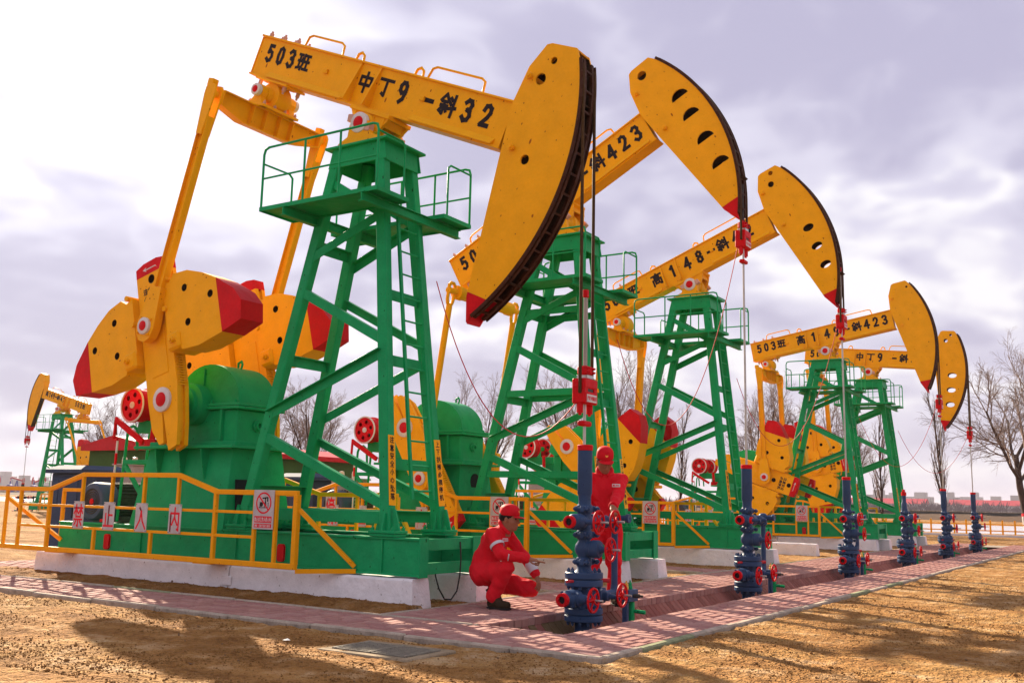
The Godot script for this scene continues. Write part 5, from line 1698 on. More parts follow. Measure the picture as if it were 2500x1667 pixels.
	# stuffing box tube, or a capped stub
	if kind == 4:
		cpart(W, "stuffing_box", "stuff4", func(m: MB): m.lathe(Vector3(0, 1.03, 0), Vector3.UP, [Vector2(0.07, 0), Vector2(0.07, 0.05), Vector2(0.06, 0.06), Vector2(0.06, 0.18), Vector2(0.045, 0.20), Vector2(0.045, 0.34)], 20), body)
		cpart(W, "plug_cap", "plug4", func(m: MB):
			m.lathe(Vector3(0, 1.37, 0), Vector3.UP, [Vector2(0, 0), Vector2(0.055, 0), Vector2(0.055, 0.07), Vector2(0.03, 0.08), Vector2(0.03, 0.13), Vector2(0, 0.13)], 18)
			m.cyl(Vector3(0, 1.45, -0.10), Vector3(0, 1.45, 0.10), 0.02, 8)
			, M.red)
	else:
		cpart(W, "stuffing_box", "stuff", func(m: MB): m.lathe(Vector3(0, 1.03, 0), Vector3.UP, [Vector2(0.066, 0), Vector2(0.062, 0.02), Vector2(0.062, 0.09), Vector2(0.068, 0.112), Vector2(0.072, 0.12), Vector2(0.072, 0.535), Vector2(0.0, 0.535)], 26), body)
		cpart(W, "gland_cap", "gcapw", func(m: MB): m.lathe(Vector3(0, 1.566, 0), Vector3.UP, [Vector2(0.07, 0), Vector2(0.077, 0.004), Vector2(0.077, 0.05), Vector2(0.07, 0.056), Vector2(0.02, 0.056), Vector2(0.02, 0.05), Vector2(0, 0.05)], 26), M.red)
		if kind != 1:
			cpart(W, "packing_handle", "phandle", func(m: MB):
				m.cyl(Vector3(0, 1.18, 0.0), Vector3(0.0, 1.18, -0.17), 0.012, 8)
				if kind == 5:
					m.cyl(Vector3(0, 1.60, 0.20), Vector3(0.0, 1.60, -0.20), 0.012, 8)
				, M.red)

func guard_rail(at: Vector3, s: float, label: String, turn := 0.0) -> Node3D:
	# s = +1: the side nearer the camera, s = -1 the far side
	var G := thing("guard_rail", label, "guard rail", at, turn, "yellow guard rails beside the pumping units")
	var z := s * 0.84
	var tp := [[-9.6, 1.08], [-7.36, 1.08], [-6.69, 1.27], [-4.89, 1.27], [-4.25, 1.09], [-3.0, 1.09]]
	cpart(G, "top_rail", "gtop%d" % int(s), func(m: MB):
		for i in tp.size() - 1:
			m.bar(Vector3(tp[i][0], tp[i][1], z), Vector3(tp[i + 1][0] + 0.012, tp[i + 1][1], z), 0.055, 0.05, Vector3.UP, 0.006)
		, M.yellow_rail)
	for y in [0.875, 0.61]:
		cpart(G, "mid_rail", "gmid%.2f%d" % [y, int(s)], func(m: MB): m.bar(Vector3(-8.0, y, z), Vector3(-3.6, y, z), 0.032, 0.032, Vector3.UP, 0.003), M.yellow_rail)
	cpart(G, "bottom_rail", "gbot%d" % int(s), func(m: MB): m.bar(Vector3(-9.6, 0.325, z), Vector3(-2.97, 0.325, z), 0.06, 0.05, Vector3.UP, 0.006), M.yellow_rail)
	for e in [[-8.32, 1.08, 0.33, 0.04], [-8.0, 1.08, 0.33, 0.04], [-7.36, 1.08, 0.33, 0.045], [-6.69, 1.27, 0.61, 0.04], [-6.11, 1.27, 0.61, 0.04], [-5.5, 1.27, 0.61, 0.04], [-4.89, 1.27, 0.61, 0.04], [-4.25, 1.09, 0.33, 0.045], [-3.62, 1.09, 0.33, 0.04], [-3.3, 1.09, 0.33, 0.04], [-3.0, 1.09, 0.33, 0.06], [-6.40, 0.61, 0.33, 0.04], [-5.33, 0.61, 0.33, 0.04], [-9.58, 1.08, 0.33, 0.05]]:
		cpart(G, "rail_post", "gpost%.2f%.2f%d" % [e[0], e[1], int(s)], func(m: MB): m.box(Vector3(e[0], (e[1] + e[2]) * 0.5, z), Vector3(e[3], e[1] - e[2] - 0.03, e[3]), Basis(), 0.004), M.yellow_rail)
	cpart(G, "end_brace", "gbrace%d" % int(s), func(m: MB): m.lbar(Vector3(-2.97, 0.92, z), Vector3(-2.42, 0.345, s * 0.545), 0.045, 0.04, 0.006), M.yellow_rail)
	cpart(G, "bottom_brace", "gbrb%d" % int(s), func(m: MB): m.lbar(Vector3(-2.98, 0.28, z), Vector3(-2.40, 0.30, s * 0.545), 0.045, 0.05, 0.006), M.yellow_rail)
	cpart(G, "end_brace", "gbrl%d" % int(s), func(m: MB): m.lbar(Vector3(-8.3, 0.95, z), Vector3(-7.5, 0.42, s * 0.545), 0.045, 0.04, 0.006), M.yellow_rail)
	for x in [-7.2, -4.4]:
		cpart(G, "bracket", "gbrk%.1f%d" % [x, int(s)], func(m: MB): m.box(Vector3(x, 0.292, s * 0.70), Vector3(0.30, 0.012, 0.32), Basis(), 0.002), M.yellow_rail)
	return G

func board(at: Vector3, ch: String, label: String) -> void:
	var B := thing("sign_board", label, "sign board", at, 0.0, "sign boards with one red character each")
	cpart(B, "plate", "bplate", func(m: MB): m.box(Vector3.ZERO, Vector3(0.215, 0.335, 0.006), Basis(), 0.001), M.board)
	cpart(B, "character", "bch" + ch, func(m: MB):
		m.T = Transform3D(Basis(), Vector3(-0.095, -0.145, 0.0))
		glyph(m, ch, Vector3.ZERO, 0.19, 0.28, 0.025)
		, M.sign_red)
	for i in 4:
		cpart(B, "rivet", "rivet", func(m: MB): m.lathe(Vector3.ZERO, Vector3.BACK, [Vector2(0.007, 0), Vector2(0.004, 0.004), Vector2(0, 0.005)], 8), M.steel_dark, Transform3D(Basis(), Vector3(0.095 if i % 2 else -0.095, 0.155 if i < 2 else -0.155, 0.003)))

func warning_sign(at: Vector3, label: String) -> void:
	var B := thing("warning_sign", label, "warning sign", at, 0.0, "no entering signs on the guard rails")
	cpart(B, "plate", "wplate", func(m: MB): m.box(Vector3.ZERO, Vector3(0.31, 0.42, 0.006), Basis(), 0.001), M.board)
	cpart(B, "prohibition_ring", "wring", func(m: MB):
		m.lathe(Vector3(0, 0.07, 0.0035), Vector3.BACK, [Vector2(0.116, 0), Vector2(0.116, 0.0008), Vector2(0.098, 0.0008), Vector2(0.098, 0)], 32)
		m.box(Vector3(0, 0.07, 0.0046), Vector3(0.20, 0.017, 0.0016), Basis(Vector3.BACK, -0.78))
		, M.sign_red)
	cpart(B, "pictogram", "wpic", func(m: MB):
		m.box(Vector3(0.02, 0.125, 0.0036), Vector3(0.085, 0.014, 0.0012), Basis(Vector3.BACK, 0.12))
		m.box(Vector3(0.058, 0.108, 0.0037), Vector3(0.018, 0.045, 0.0012))
		m.box(Vector3(0.02, 0.075, 0.0038), Vector3(0.010, 0.10, 0.0012), Basis(Vector3.BACK, -0.2))
		m.box(Vector3(0.03, 0.070, 0.0039), Vector3(0.010, 0.10, 0.0012), Basis(Vector3.BACK, 0.2))
		m.lathe(Vector3(-0.035, 0.055, 0.0035), Vector3.BACK, [Vector2(0.026, 0), Vector2(0.026, 0.0012), Vector2(0, 0.0012)], 14)
		m.box(Vector3(-0.005, 0.020, 0.0040), Vector3(0.135, 0.008, 0.0012))
		m.box(Vector3(-0.055, 0.05, 0.0041), Vector3(0.008, 0.06, 0.0012))
		m.box(Vector3(0.068, 0.05, 0.0041), Vector3(0.008, 0.055, 0.0012))
		, M.black)
	cpart(B, "red_band", "wband", func(m: MB):
		m.box(Vector3(0, -0.105, 0.0036), Vector3(0.26, 0.068, 0.0014))
		m.box(Vector3(0, -0.172, 0.0036), Vector3(0.26, 0.042, 0.0014))
		, M.sign_red)
	cpart(B, "lettering", "wlet", func(m: MB):
		var t := "禁止非工作人员入内"
		for i in 9:
			glyph(m, t[i], Vector3(-0.123 + i * 0.0275, -0.128, 0.0025), 0.025, 0.046, 0.0042)
		var e := "NO ENTERING"
		for i in 11:
			glyph(m, e[i], Vector3(-0.115 + i * 0.0212, -0.186, 0.0025), 0.016, 0.026, 0.0045)
		, M.white)

func plinth(at: Vector3, x0: float, x1: float, z0: float, z1: float, label: String) -> void:
	var Q := thing("concrete_plinth", label, "plinth", at, 0.0, "whitewashed plinths under the pumping units")
	var mid := -4.22
	var k := 0
	for e in [[x0, mid - 0.008], [mid + 0.008, x1]]:
		k += 1
		var mb := MB.new()
		# slightly battered block with uneven, chipped edges
		var g := RandomNumberGenerator.new()
		g.seed = int(absf(at.z) * 10) + k + int(z0 * 100)
		var n := 18
		var prev: Array = []
		for i in n + 1:
			var x := lerpf(e[0], e[1], i / float(n))
			var tz := g.randf_range(-0.006, 0.006)
			var ty := g.randf_range(-0.006, 0.004)
			var en := 0.04 if (i == n and k == 2) else 0.0
			var ring := [Vector3(x + en, -0.12, z1 + 0.03), Vector3(x + en * 0.3, 0.245 + ty, z1 + tz), Vector3(x, 0.268 + ty, z1 - 0.018 + tz), Vector3(x, 0.268 + ty, z0 + 0.018), Vector3(x, 0.245, z0 + tz), Vector3(x + en, -0.12, z0 - 0.03)]
			if i > 0:
				for j in 5:
					var a: Vector3 = prev[j]
					var b: Vector3 = prev[j + 1]
					var c: Vector3 = ring[j + 1]
					var d: Vector3 = ring[j]
					var nn := (b - a).cross(d - a).normalized()
					var out: Vector3 = (a + b) * 0.5 - Vector3(a.x, 0.05, (z0 + z1) * 0.5)
					if nn.dot(out) < 0.0:
						nn = -nn
					mb.quad(a, b, c, d, nn)
			if i == 0 or i == n:
				var en2 := Vector3.LEFT if i == 0 else Vector3.RIGHT
				for j in range(1, 5):
					mb.tri(ring[0], ring[j], ring[j + 1], en2, en2, en2)
			prev = ring
		part(Q, "block", mb, M.plinth)
	if z1 > 0.0:
		var p := MB.new()
		p.box(Vector3(mid - 0.02, 0.10, z1 + 0.022), Vector3(0.16, 0.11, 0.03), Basis(), 0.012)
		part(Q, "joint_patch", p, M.plinth)
	var dk := MB.new()
	dk.box(Vector3(mid, 0.07, (z0 + z1) * 0.5), Vector3(0.02, 0.36, z1 - z0 - 0.05))
	part(Q, "joint", dk, M.dark)

func control_cabinet(at: Vector3, label: String) -> void:
	var Cb := thing("control_cabinet", label, "cabinet", at, 0.0, "blue control cabinets beside the pumping units")
	cpart(Cb, "body", "cabbody", func(m: MB):
		m.box(Vector3(0, 0.68, 0), Vector3(0.80, 1.32, 0.75), Basis(), 0.01)
		m.box(Vector3(0, 0.03, 0), Vector3(0.7, 0.06, 0.65), Basis(), 0.005)
		, M.cabinet)
	cpart(Cb, "lid", "cablid", func(m: MB):
		m.box(Vector3(0, 1.372, 0), Vector3(0.94, 0.06, 0.92), Basis(), 0.006)
		var h := 1.402
		var b := [Vector3(-0.47, h, 0.46), Vector3(0.47, h, 0.46), Vector3(0.47, h, -0.46), Vector3(-0.47, h, -0.46)]
		var t := [Vector3(-0.36, h + 0.07, 0.30), Vector3(0.36, h + 0.07, 0.30), Vector3(0.36, h + 0.07, -0.30), Vector3(-0.36, h + 0.07, -0.30)]
		for i in 4:
			var j := (i + 1) % 4
			var nn: Vector3 = ((b[j] as Vector3) - (b[i] as Vector3)).cross((t[i] as Vector3) - (b[i] as Vector3)).normalized()
			if nn.y < 0.0:
				nn = -nn
			m.quad(b[i], b[j], t[j], t[i], nn)
		m.quad(t[0], t[1], t[2], t[3], Vector3.UP)
		, M.cabinet)
	var d := cpart(Cb, "door", "cabdoor", func(m: MB): m.box(Vector3(-0.02, 0.68, 0.382), Vector3(0.66, 1.16, 0.016), Basis(), 0.004), M.cabinet)
	cpart(d, "handle", "cabhandle", func(m: MB):
		m.box(Vector3(0.25, 0.72, 0.398), Vector3(0.03, 0.16, 0.018), Basis(), 0.004)
		m.box(Vector3(0.25, 0.30, 0.396), Vector3(0.03, 0.03, 0.014), Basis(), 0.004)
		, M.dark)
	cpart(d, "hinge_cover", "cabhinge", func(m: MB): m.box(Vector3(-0.26, 1.05, 0.396), Vector3(0.16, 0.36, 0.012), Basis(), 0.003), M.cabinet)

func meter_box(at: Vector3, label: String, turn := 0.0) -> void:
	var Cb := thing("meter_box", label, "electrical box", at, turn, "grey electrical boxes behind the pumping units")
	cpart(Cb, "case", "mcase", func(m: MB):
		m.box(Vector3(0, 1.25, 0), Vector3(0.55, 0.62, 0.36), Basis(), 0.01)
		m.box(Vector3(0, 1.575, 0), Vector3(0.62, 0.03, 0.42), Basis(), 0.004)
		, M.grey_box)
	cpart(Cb, "post", "mpost", func(m: MB):
		for x in [-0.22, 0.22]:
			m.box(Vector3(x, 0.44, 0), Vector3(0.06, 0.96, 0.06), Basis(), 0.004)
		, M.steel_dark)
	for x in [-0.15, 0.15]:
		cpart(Cb, "lamp", "mlamp", func(m: MB): m.lathe(Vector3(0, 1.59, 0), Vector3.UP, [Vector2(0.045, 0), Vector2(0.05, 0.02), Vector2(0.05, 0.08), Vector2(0.04, 0.12), Vector2(0, 0.13)], 14), M.lamp, Transform3D(Basis(), Vector3(x, 0, 0.05)))
	cpart(Cb, "door_panel", "mdoor", func(m: MB): m.box(Vector3(0, 1.24, 0.186), Vector3(0.44, 0.50, 0.012), Basis(), 0.003), M.grey_box)
	cpart(Cb, "conduit", "mcond", func(m: MB):
		m.cyl(Vector3(0.1, 0.94, 0.1), Vector3(0.1, 0.0, 0.1), 0.025, 8)
		, M.steel_dark)

# ---------------------------------------------------------------- people: joined tapered capsules meshed as surface nets
class SDF:
	var o: Vector3
	var c: float
	var nx: int
	var ny: int
	var nz: int
	var f := PackedFloat32Array()
	var warp: FastNoiseLite = null
	var warp_amp := 0.0

	func _init(lo: Vector3, hi: Vector3, cell: float) -> void:
		o = lo
		c = cell
		nx = int((hi.x - lo.x) / c) + 2
		ny = int((hi.y - lo.y) / c) + 2
		nz = int((hi.z - lo.z) / c) + 2
		f.resize(nx * ny * nz)
		f.fill(1.0)

	func put(i: int, d: float, k: float) -> void:
		var g := f[i]
		var h := maxf(k - absf(g - d), 0.0) / k
		f[i] = minf(g, d) - h * h * k * 0.25

	func cap(a: Vector3, b: Vector3, ra: float, rb: float, k := 0.03, flat := 1.0) -> void:
		var m := maxf(ra, rb) + k + c * 2.5
		var lo := ((Vector3(minf(a.x, b.x), minf(a.y, b.y), minf(a.z, b.z)) - Vector3.ONE * m - o) / c).floor()
		var hi := ((Vector3(maxf(a.x, b.x), maxf(a.y, b.y), maxf(a.z, b.z)) + Vector3.ONE * m - o) / c).ceil()
		var ab := b - a
		var l2 := maxf(ab.length_squared(), 1e-8)
		for z in range(maxi(0, int(lo.z)), mini(nz, int(hi.z) + 1)):
			for y in range(maxi(0, int(lo.y)), mini(ny, int(hi.y) + 1)):
				var row := (z * ny + y) * nx
				for x in range(maxi(0, int(lo.x)), mini(nx, int(hi.x) + 1)):
					var p := o + Vector3(x, y, z) * c
					var t := clampf((p - a).dot(ab) / l2, 0.0, 1.0)
					var q := p - a - ab * t
					if flat != 1.0:
						q.x *= flat
					put(row + x, q.length() - lerpf(ra, rb, t), k)

	func ell(ctr: Vector3, r: Vector3, k := 0.02, bs := Basis()) -> void:
		var m := maxf(r.x, maxf(r.y, r.z)) + k + c * 2.5
		var lo := ((ctr - Vector3.ONE * m - o) / c).floor()
		var hi := ((ctr + Vector3.ONE * m - o) / c).ceil()
		var inv := bs.inverse()
		var mr := minf(r.x, minf(r.y, r.z))
		for z in range(maxi(0, int(lo.z)), mini(nz, int(hi.z) + 1)):
			for y in range(maxi(0, int(lo.y)), mini(ny, int(hi.y) + 1)):
				var row := (z * ny + y) * nx
				for x in range(maxi(0, int(lo.x)), mini(nx, int(hi.x) + 1)):
					var q: Vector3 = inv * (o + Vector3(x, y, z) * c - ctr)
					var e := Vector3(q.x / r.x, q.y / r.y, q.z / r.z)
					var l := e.length()
					var g := Vector3(e.x / r.x, e.y / r.y, e.z / r.z).length()
					var d := (l - 1.0) * l / g if g > 1e-6 else -mr
					put(row + x, d, k)

	func at(p: Vector3) -> float:
		var q := (p - o) / c
		var x := clampi(int(q.x), 0, nx - 2)
		var y := clampi(int(q.y), 0, ny - 2)
		var z := clampi(int(q.z), 0, nz - 2)
		return f[(z * ny + y) * nx + x]

	# first surface point from inside p outwards along d
	func surf(p: Vector3, d: Vector3) -> Vector3:
		for i in 120:
			if at(p) > 0.0:
				return p
			p += d * 0.004
		return p

	func mesh_into(mb: MB, xf := Transform3D()) -> void:
		if warp:
			for z in nz:
				for y in ny:
					for x in nx:
						var i := (z * ny + y) * nx + x
						if absf(f[i]) < c * 3.0:
							var p := o + Vector3(x, y, z) * c
							f[i] += warp_amp * (warp.get_noise_3d(p.x, p.y * 0.8, p.z) + 0.6 * warp.get_noise_3d(p.x * 2.3 + p.y * 1.8, p.y * 0.7, p.z * 2.3))
		var vid := {}
		var vp := PackedVector3Array()
		var vn := PackedVector3Array()
		var sx := 1
		var sy := nx
		var sz := nx * ny
		var lim := c * 3.5
		for z in nz - 1:
			for y in ny - 1:
				for x in nx - 1:
					var i := (z * ny + y) * nx + x
					if absf(f[i]) > lim:
						continue
					var v := [f[i], f[i + sx], f[i + sy], f[i + sx + sy], f[i + sz], f[i + sx + sz], f[i + sy + sz], f[i + sx + sy + sz]]
					var neg := 0
					for e in v:
						if e < 0.0:
							neg += 1
					if neg == 0 or neg == 8:
						continue
					var sum := Vector3.ZERO
					var cnt := 0
					for e in [[0, 1], [2, 3], [4, 5], [6, 7], [0, 2], [1, 3], [4, 6], [5, 7], [0, 4], [1, 5], [2, 6], [3, 7]]:
						var a: float = v[e[0]]
						var b: float = v[e[1]]
						if (a < 0.0) != (b < 0.0):
							var t := a / (a - b)
							var pa := Vector3(e[0] & 1, (e[0] >> 1) & 1, (e[0] >> 2) & 1)
							var pb := Vector3(e[1] & 1, (e[1] >> 1) & 1, (e[1] >> 2) & 1)
							sum += pa.lerp(pb, t)
							cnt += 1
					vid[i] = vp.size()
					vp.append(o + (Vector3(x, y, z) + sum / cnt) * c)
					vn.append(Vector3(v[1] + v[3] + v[5] + v[7] - v[0] - v[2] - v[4] - v[6], v[2] + v[3] + v[6] + v[7] - v[0] - v[1] - v[4] - v[5], v[4] + v[5] + v[6] + v[7] - v[0] - v[1] - v[2] - v[3]).normalized())
		var keep := mb.T
		mb.T = xf
		for i in vid:
			var a: float = f[i]
			for ax in 3:
				var s: int = [sx, sy, sz][ax]
				var u: int = [sy, sz, sx][ax]
				var w: int = [sz, sx, sy][ax]
				if (a < 0.0) == (f[i + s] < 0.0):
					continue
				if not (vid.has(i - u) and vid.has(i - w) and vid.has(i - u - w)):
					continue
				var p0: int = vid[i]
				var p1: int = vid[i - u]
				var p2: int = vid[i - u - w]
				var p3: int = vid[i - w]
				mb.tri(vp[p0], vp[p1], vp[p2], vn[p0], vn[p1], vn[p2])
				mb.tri(vp[p0], vp[p2], vp[p3], vn[p0], vn[p2], vn[p3])
		mb.T = keep

func head_into(mb: MB, xf: Transform3D) -> void:
	var s := SDF.new(Vector3(-0.13, -0.19, -0.115), Vector3(0.15, 0.15, 0.115), 0.0052)
	s.ell(Vector3(-0.012, 0.025, 0), Vector3(0.098, 0.105, 0.078), 0.02)
	s.ell(Vector3(0.025, -0.035, 0), Vector3(0.070, 0.085, 0.063), 0.03)
	s.ell(Vector3(0.055, -0.095, 0), Vector3(0.033, 0.025, 0.034), 0.03)
	s.cap(Vector3(0.088, 0.012, 0), Vector3(0.106, -0.030, 0), 0.010, 0.015, 0.012)
	s.cap(Vector3(0.074, 0.028, 0.032), Vector3(0.074, 0.028, -0.032), 0.015, 0.015, 0.015)
	for z in [1.0, -1.0]:
		s.ell(Vector3(-0.01, -0.01, z * 0.080), Vector3(0.020, 0.033, 0.010), 0.006)
		s.ell(Vector3(0.055, -0.03, z * 0.040), Vector3(0.026, 0.024, 0.022), 0.02)
	s.cap(Vector3(0.086, -0.068, 0.018), Vector3(0.086, -0.068, -0.018), 0.010, 0.010, 0.008)
	s.cap(Vector3(-0.02, -0.06, 0), Vector3(-0.045, -0.17, 0), 0.060, 0.062, 0.03)
	s.mesh_into(mb, xf)

# fingers: each an array of joints in hand space (x towards the fingertips, y back of the hand, z across)
func hand_into(mb: MB, xf: Transform3D, chains: Array, mirror: float) -> void:
	var s := SDF.new(Vector3(-0.06, -0.12, -0.08), Vector3(0.21, 0.06, 0.08), 0.005)
	s.cap(Vector3(-0.05, 0, 0), Vector3(0.0, 0, 0), 0.027, 0.027, 0.01)
	s.ell(Vector3(0.045, 0, 0), Vector3(0.05, 0.018, 0.042), 0.02)
	for ch in chains:
		for i in ch.size() - 1:
			var a: Vector3 = ch[i]
			var b: Vector3 = ch[i + 1]
			s.cap(Vector3(a.x, a.y, a.z * mirror), Vector3(b.x, b.y, b.z * mirror), 0.0100 - 0.0008 * i, 0.0094 - 0.0008 * i, 0.004)
	s.mesh_into(mb, xf)

func look(fwd: Vector3, up: Vector3) -> Basis:
	var x := fwd.normalized()
	var z := x.cross(up).normalized()
	return Basis(x, z.cross(x).normalized(), z)

const POINTING := [[Vector3(0.075, 0, 0.028), Vector3(0.125, -0.002, 0.03), Vector3(0.155, -0.004, 0.03), Vector3(0.178, -0.008, 0.03)], [Vector3(0.08, 0, 0.008), Vector3(0.115, -0.015, 0.008), Vector3(0.105, -0.048, 0.008), Vector3(0.075, -0.050, 0.008)], [Vector3(0.078, 0, -0.012), Vector3(0.108, -0.018, -0.012), Vector3(0.098, -0.048, -0.012), Vector3(0.07, -0.048, -0.012)], [Vector3(0.07, -0.002, -0.03), Vector3(0.096, -0.018, -0.031), Vector3(0.088, -0.042, -0.031), Vector3(0.064, -0.042, -0.031)], [Vector3(0.015, -0.008, 0.03), Vector3(0.05, -0.026, 0.045), Vector3(0.085, -0.036, 0.035), Vector3(0.10, -0.04, 0.025)]]
const RELAXED := [[Vector3(0.078, 0, 0.03), Vector3(0.116, -0.012, 0.032), Vector3(0.138, -0.032, 0.032), Vector3(0.148, -0.052, 0.031)], [Vector3(0.082, 0, 0.009), Vector3(0.123, -0.016, 0.009), Vector3(0.145, -0.040, 0.009), Vector3(0.152, -0.062, 0.009)], [Vector3(0.08, 0, -0.012), Vector3(0.118, -0.018, -0.013), Vector3(0.138, -0.042, -0.013), Vector3(0.143, -0.064, -0.013)], [Vector3(0.072, -0.002, -0.032), Vector3(0.10, -0.016, -0.036), Vector3(0.115, -0.036, -0.036), Vector3(0.12, -0.052, -0.036)], [Vector3(0.015, -0.008, 0.032), Vector3(0.045, -0.022, 0.055), Vector3(0.072, -0.034, 0.06), Vector3(0.09, -0.045, 0.055)]]
const GRIP := [[Vector3(0.078, 0, 0.03), Vector3(0.112, -0.016, 0.031), Vector3(0.112, -0.048, 0.031), Vector3(0.088, -0.060, 0.031)], [Vector3(0.082, 0, 0.009), Vector3(0.118, -0.018, 0.009), Vector3(0.117, -0.052, 0.009), Vector3(0.09, -0.064, 0.009)], [Vector3(0.08, 0, -0.012), Vector3(0.114, -0.018, -0.013), Vector3(0.112, -0.050, -0.013), Vector3(0.086, -0.062, -0.013)], [Vector3(0.072, -0.002, -0.032), Vector3(0.10, -0.016, -0.034), Vector3(0.098, -0.044, -0.034), Vector3(0.076, -0.054, -0.034)], [Vector3(0.015, -0.008, 0.032), Vector3(0.048, -0.03, 0.048), Vector3(0.076, -0.05, 0.04), Vector3(0.09, -0.062, 0.03)]]

func person(at: Vector3, turn: float, label: String, J: Dictionary) -> void:
	var N := thing("person", label, "person", at, turn)
	N.scale = Vector3.ONE * J.get("scale", 1.0)
	var lo := Vector3(-0.5, -0.02, -0.42)
	var hi := Vector3(0.6, J.top, 0.42)
	# --- body: one continuous skin surface under the clothes, with head and hands
	var sk := MB.new()
	var b := SDF.new(lo, hi, 0.016)
	b.cap(J.pelvis, J.waist, 0.10, 0.095, 0.04)
	b.cap(J.waist, J.chest, 0.095, 0.11, 0.04)
	b.cap(J.chest, J.neck, 0.11, 0.06, 0.04)
	b.cap(J.neck, J.head + Vector3(0, -0.06, 0), 0.055, 0.052, 0.02)
	for s in ["r", "l"]:
		b.cap(J["hip" + s], J["knee" + s], 0.075, 0.05, 0.03)
		b.cap(J["knee" + s], J["ankle" + s], 0.05, 0.035, 0.02)
		b.cap(J["sho" + s], J["elb" + s], 0.045, 0.036, 0.02)
		b.cap(J["elb" + s], J["wri" + s], 0.036, 0.027, 0.015)
	b.mesh_into(sk)
	var hx := Transform3D(J.headb, J.head)
	head_into(sk, hx)
	hand_into(sk, Transform3D(look(J.hdr, J.hur), J.wrir), J.handr, 1.0)
	hand_into(sk, Transform3D(look(J.hdl, J.hul), J.wril), J.handl, -1.0)
	var body := part(N, "body", sk, M.skin)
	var ey := MB.new()
	for z in [1.0, -1.0]:
		ey.T = hx
		ey.lathe(Vector3(0.078, 0.008, z * 0.031), Vector3.RIGHT, [Vector2(0.012, 0), Vector2(0.011, 0.007), Vector2(0.006, 0.011), Vector2(0, 0.012)], 10)
	part(body, "eyes", ey, M.hair)
	# --- coverall
	var cv := SDF.new(lo, hi, 0.0125)
	cv.cap(J.pelvis, J.waist, 0.138, 0.128, 0.05)
	cv.cap(J.pelvis + Vector3(0, 0, 0.06), J.pelvis - Vector3(0, 0, 0.06), 0.125, 0.125, 0.05)
	cv.cap(J.waist, J.chest, 0.130, 0.130, 0.05)
	cv.cap(J.chest + Vector3(0, 0, 0.07), J.chest - Vector3(0, 0, 0.07), 0.112, 0.112, 0.05)
	cv.cap(J.shor, J.shol, 0.070, 0.070, 0.05)
	cv.cap(J.chest, J.neck, 0.12, 0.072, 0.05)
	for s in ["r", "l"]:
		var hip: Vector3 = J["hip" + s]
		var knee: Vector3 = J["knee" + s]
		var ank: Vector3 = J["ankle" + s]
		cv.cap(hip, knee, 0.108, 0.080, 0.04)
		cv.cap(knee, ank.lerp(knee, 0.02), 0.080, 0.070, 0.03)
		cv.cap(ank.lerp(knee, 0.16), ank, 0.072, 0.076, 0.02)
		cv.cap(J["sho" + s], J["elb" + s], 0.074, 0.060, 0.035)
		cv.cap(J["elb" + s], (J["wri" + s] as Vector3).lerp(J["elb" + s], 0.10), 0.060, 0.045, 0.02)
	cv.warp = noise(FastNoiseLite.TYPE_SIMPLEX_SMOOTH, 5.5, 17, 2)
	cv.warp_amp = 0.016
	var cm := MB.new()
	cv.mesh_into(cm)
	var co := part(N, "coverall", cm, M.coverall)
	# collar, cuffs, bands, badge, buttons
	var up: Vector3 = (J.head - J.neck).normalized()
	var cl := MB.new()
	var pts: Array = []
	var side := up.cross(Vector3.RIGHT).normalized()
	var frn := side.cross(up).normalized()
	for i in 22:
		var an := lerpf(0.35, TAU - 0.35, i / 21.0)
		pts.append(J.neck + up * 0.035 + frn * cos(an) * 0.082 + side * sin(an) * 0.078 + up * (-0.03 * cos(an)))
	cl.tube(pts, 0.021, 8)
	part(co, "collar", cl, M.coverall)
	for s in ["r", "l"]:
		var w: Vector3 = J["wri" + s]
		var e: Vector3 = J["elb" + s]
		var d := (w - e).normalized()
		var cf := MB.new()
		cf.lathe(w - d * 0.075, d, [Vector2(0.044, 0), Vector2(0.052, 0.008), Vector2(0.050, 0.055), Vector2(0.044, 0.062), Vector2(0.03, 0.055)], 16)
		part(co, "cuff", cf, M.coverall)
	for e in J.bands:
		# [from, to, t, width, radius]
		var a: Vector3 = J[e[0]]
		var z: Vector3 = J[e[1]]
		var d := (z - a).normalized()
		var bd := MB.new()
		bd.lathe(a.lerp(z, e[2]), d, [Vector2(e[4], 0), Vector2(e[4], e[3])], 20)
		part(co, "reflective_band", bd, M.reflect)
	var bp: Vector3 = cv.surf(J.badge, J.badge_dir)
	var bs := look(J.badge_dir, Vector3.UP)
	var bg := MB.new()
	bg.box(bp + J.badge_dir * 0.006, Vector3(0.006, 0.034, 0.085), bs, 0.002)
	var badge := part(co, "name_badge", bg, M.white)
	var lo2 := MB.new()
	lo2.box(bp + J.badge_dir * 0.0105 + bs.z * 0.026, Vector3(0.002, 0.018, 0.02), bs)
	lo2.box(bp + J.badge_dir * 0.0106 - bs.z * 0.012, Vector3(0.002, 0.010, 0.038), bs)
	part(badge, "badge_print", lo2, M.sign_red)
	# --- hair and cap
	var hr := MB.new()
	hr.T = hx
	hr.T = hx * Transform3D(Basis().scaled(Vector3(1.04, 1.0, 0.84)), Vector3(-0.022, 0.02, 0))
	hr.lathe(Vector3(0, -0.052, 0), Vector3.UP, [Vector2(0.07, 0), Vector2(0.092, 0.02), Vector2(0.101, 0.05), Vector2(0.102, 0.085), Vector2(0.08, 0.12)], 20)
	part(N, "hair", hr, M.hair)
	var cp := MB.new()
	cp.T = hx * Transform3D(Basis().scaled(Vector3(1.12, 1.0, 0.90)), Vector3(-0.008, 0.044, 0))
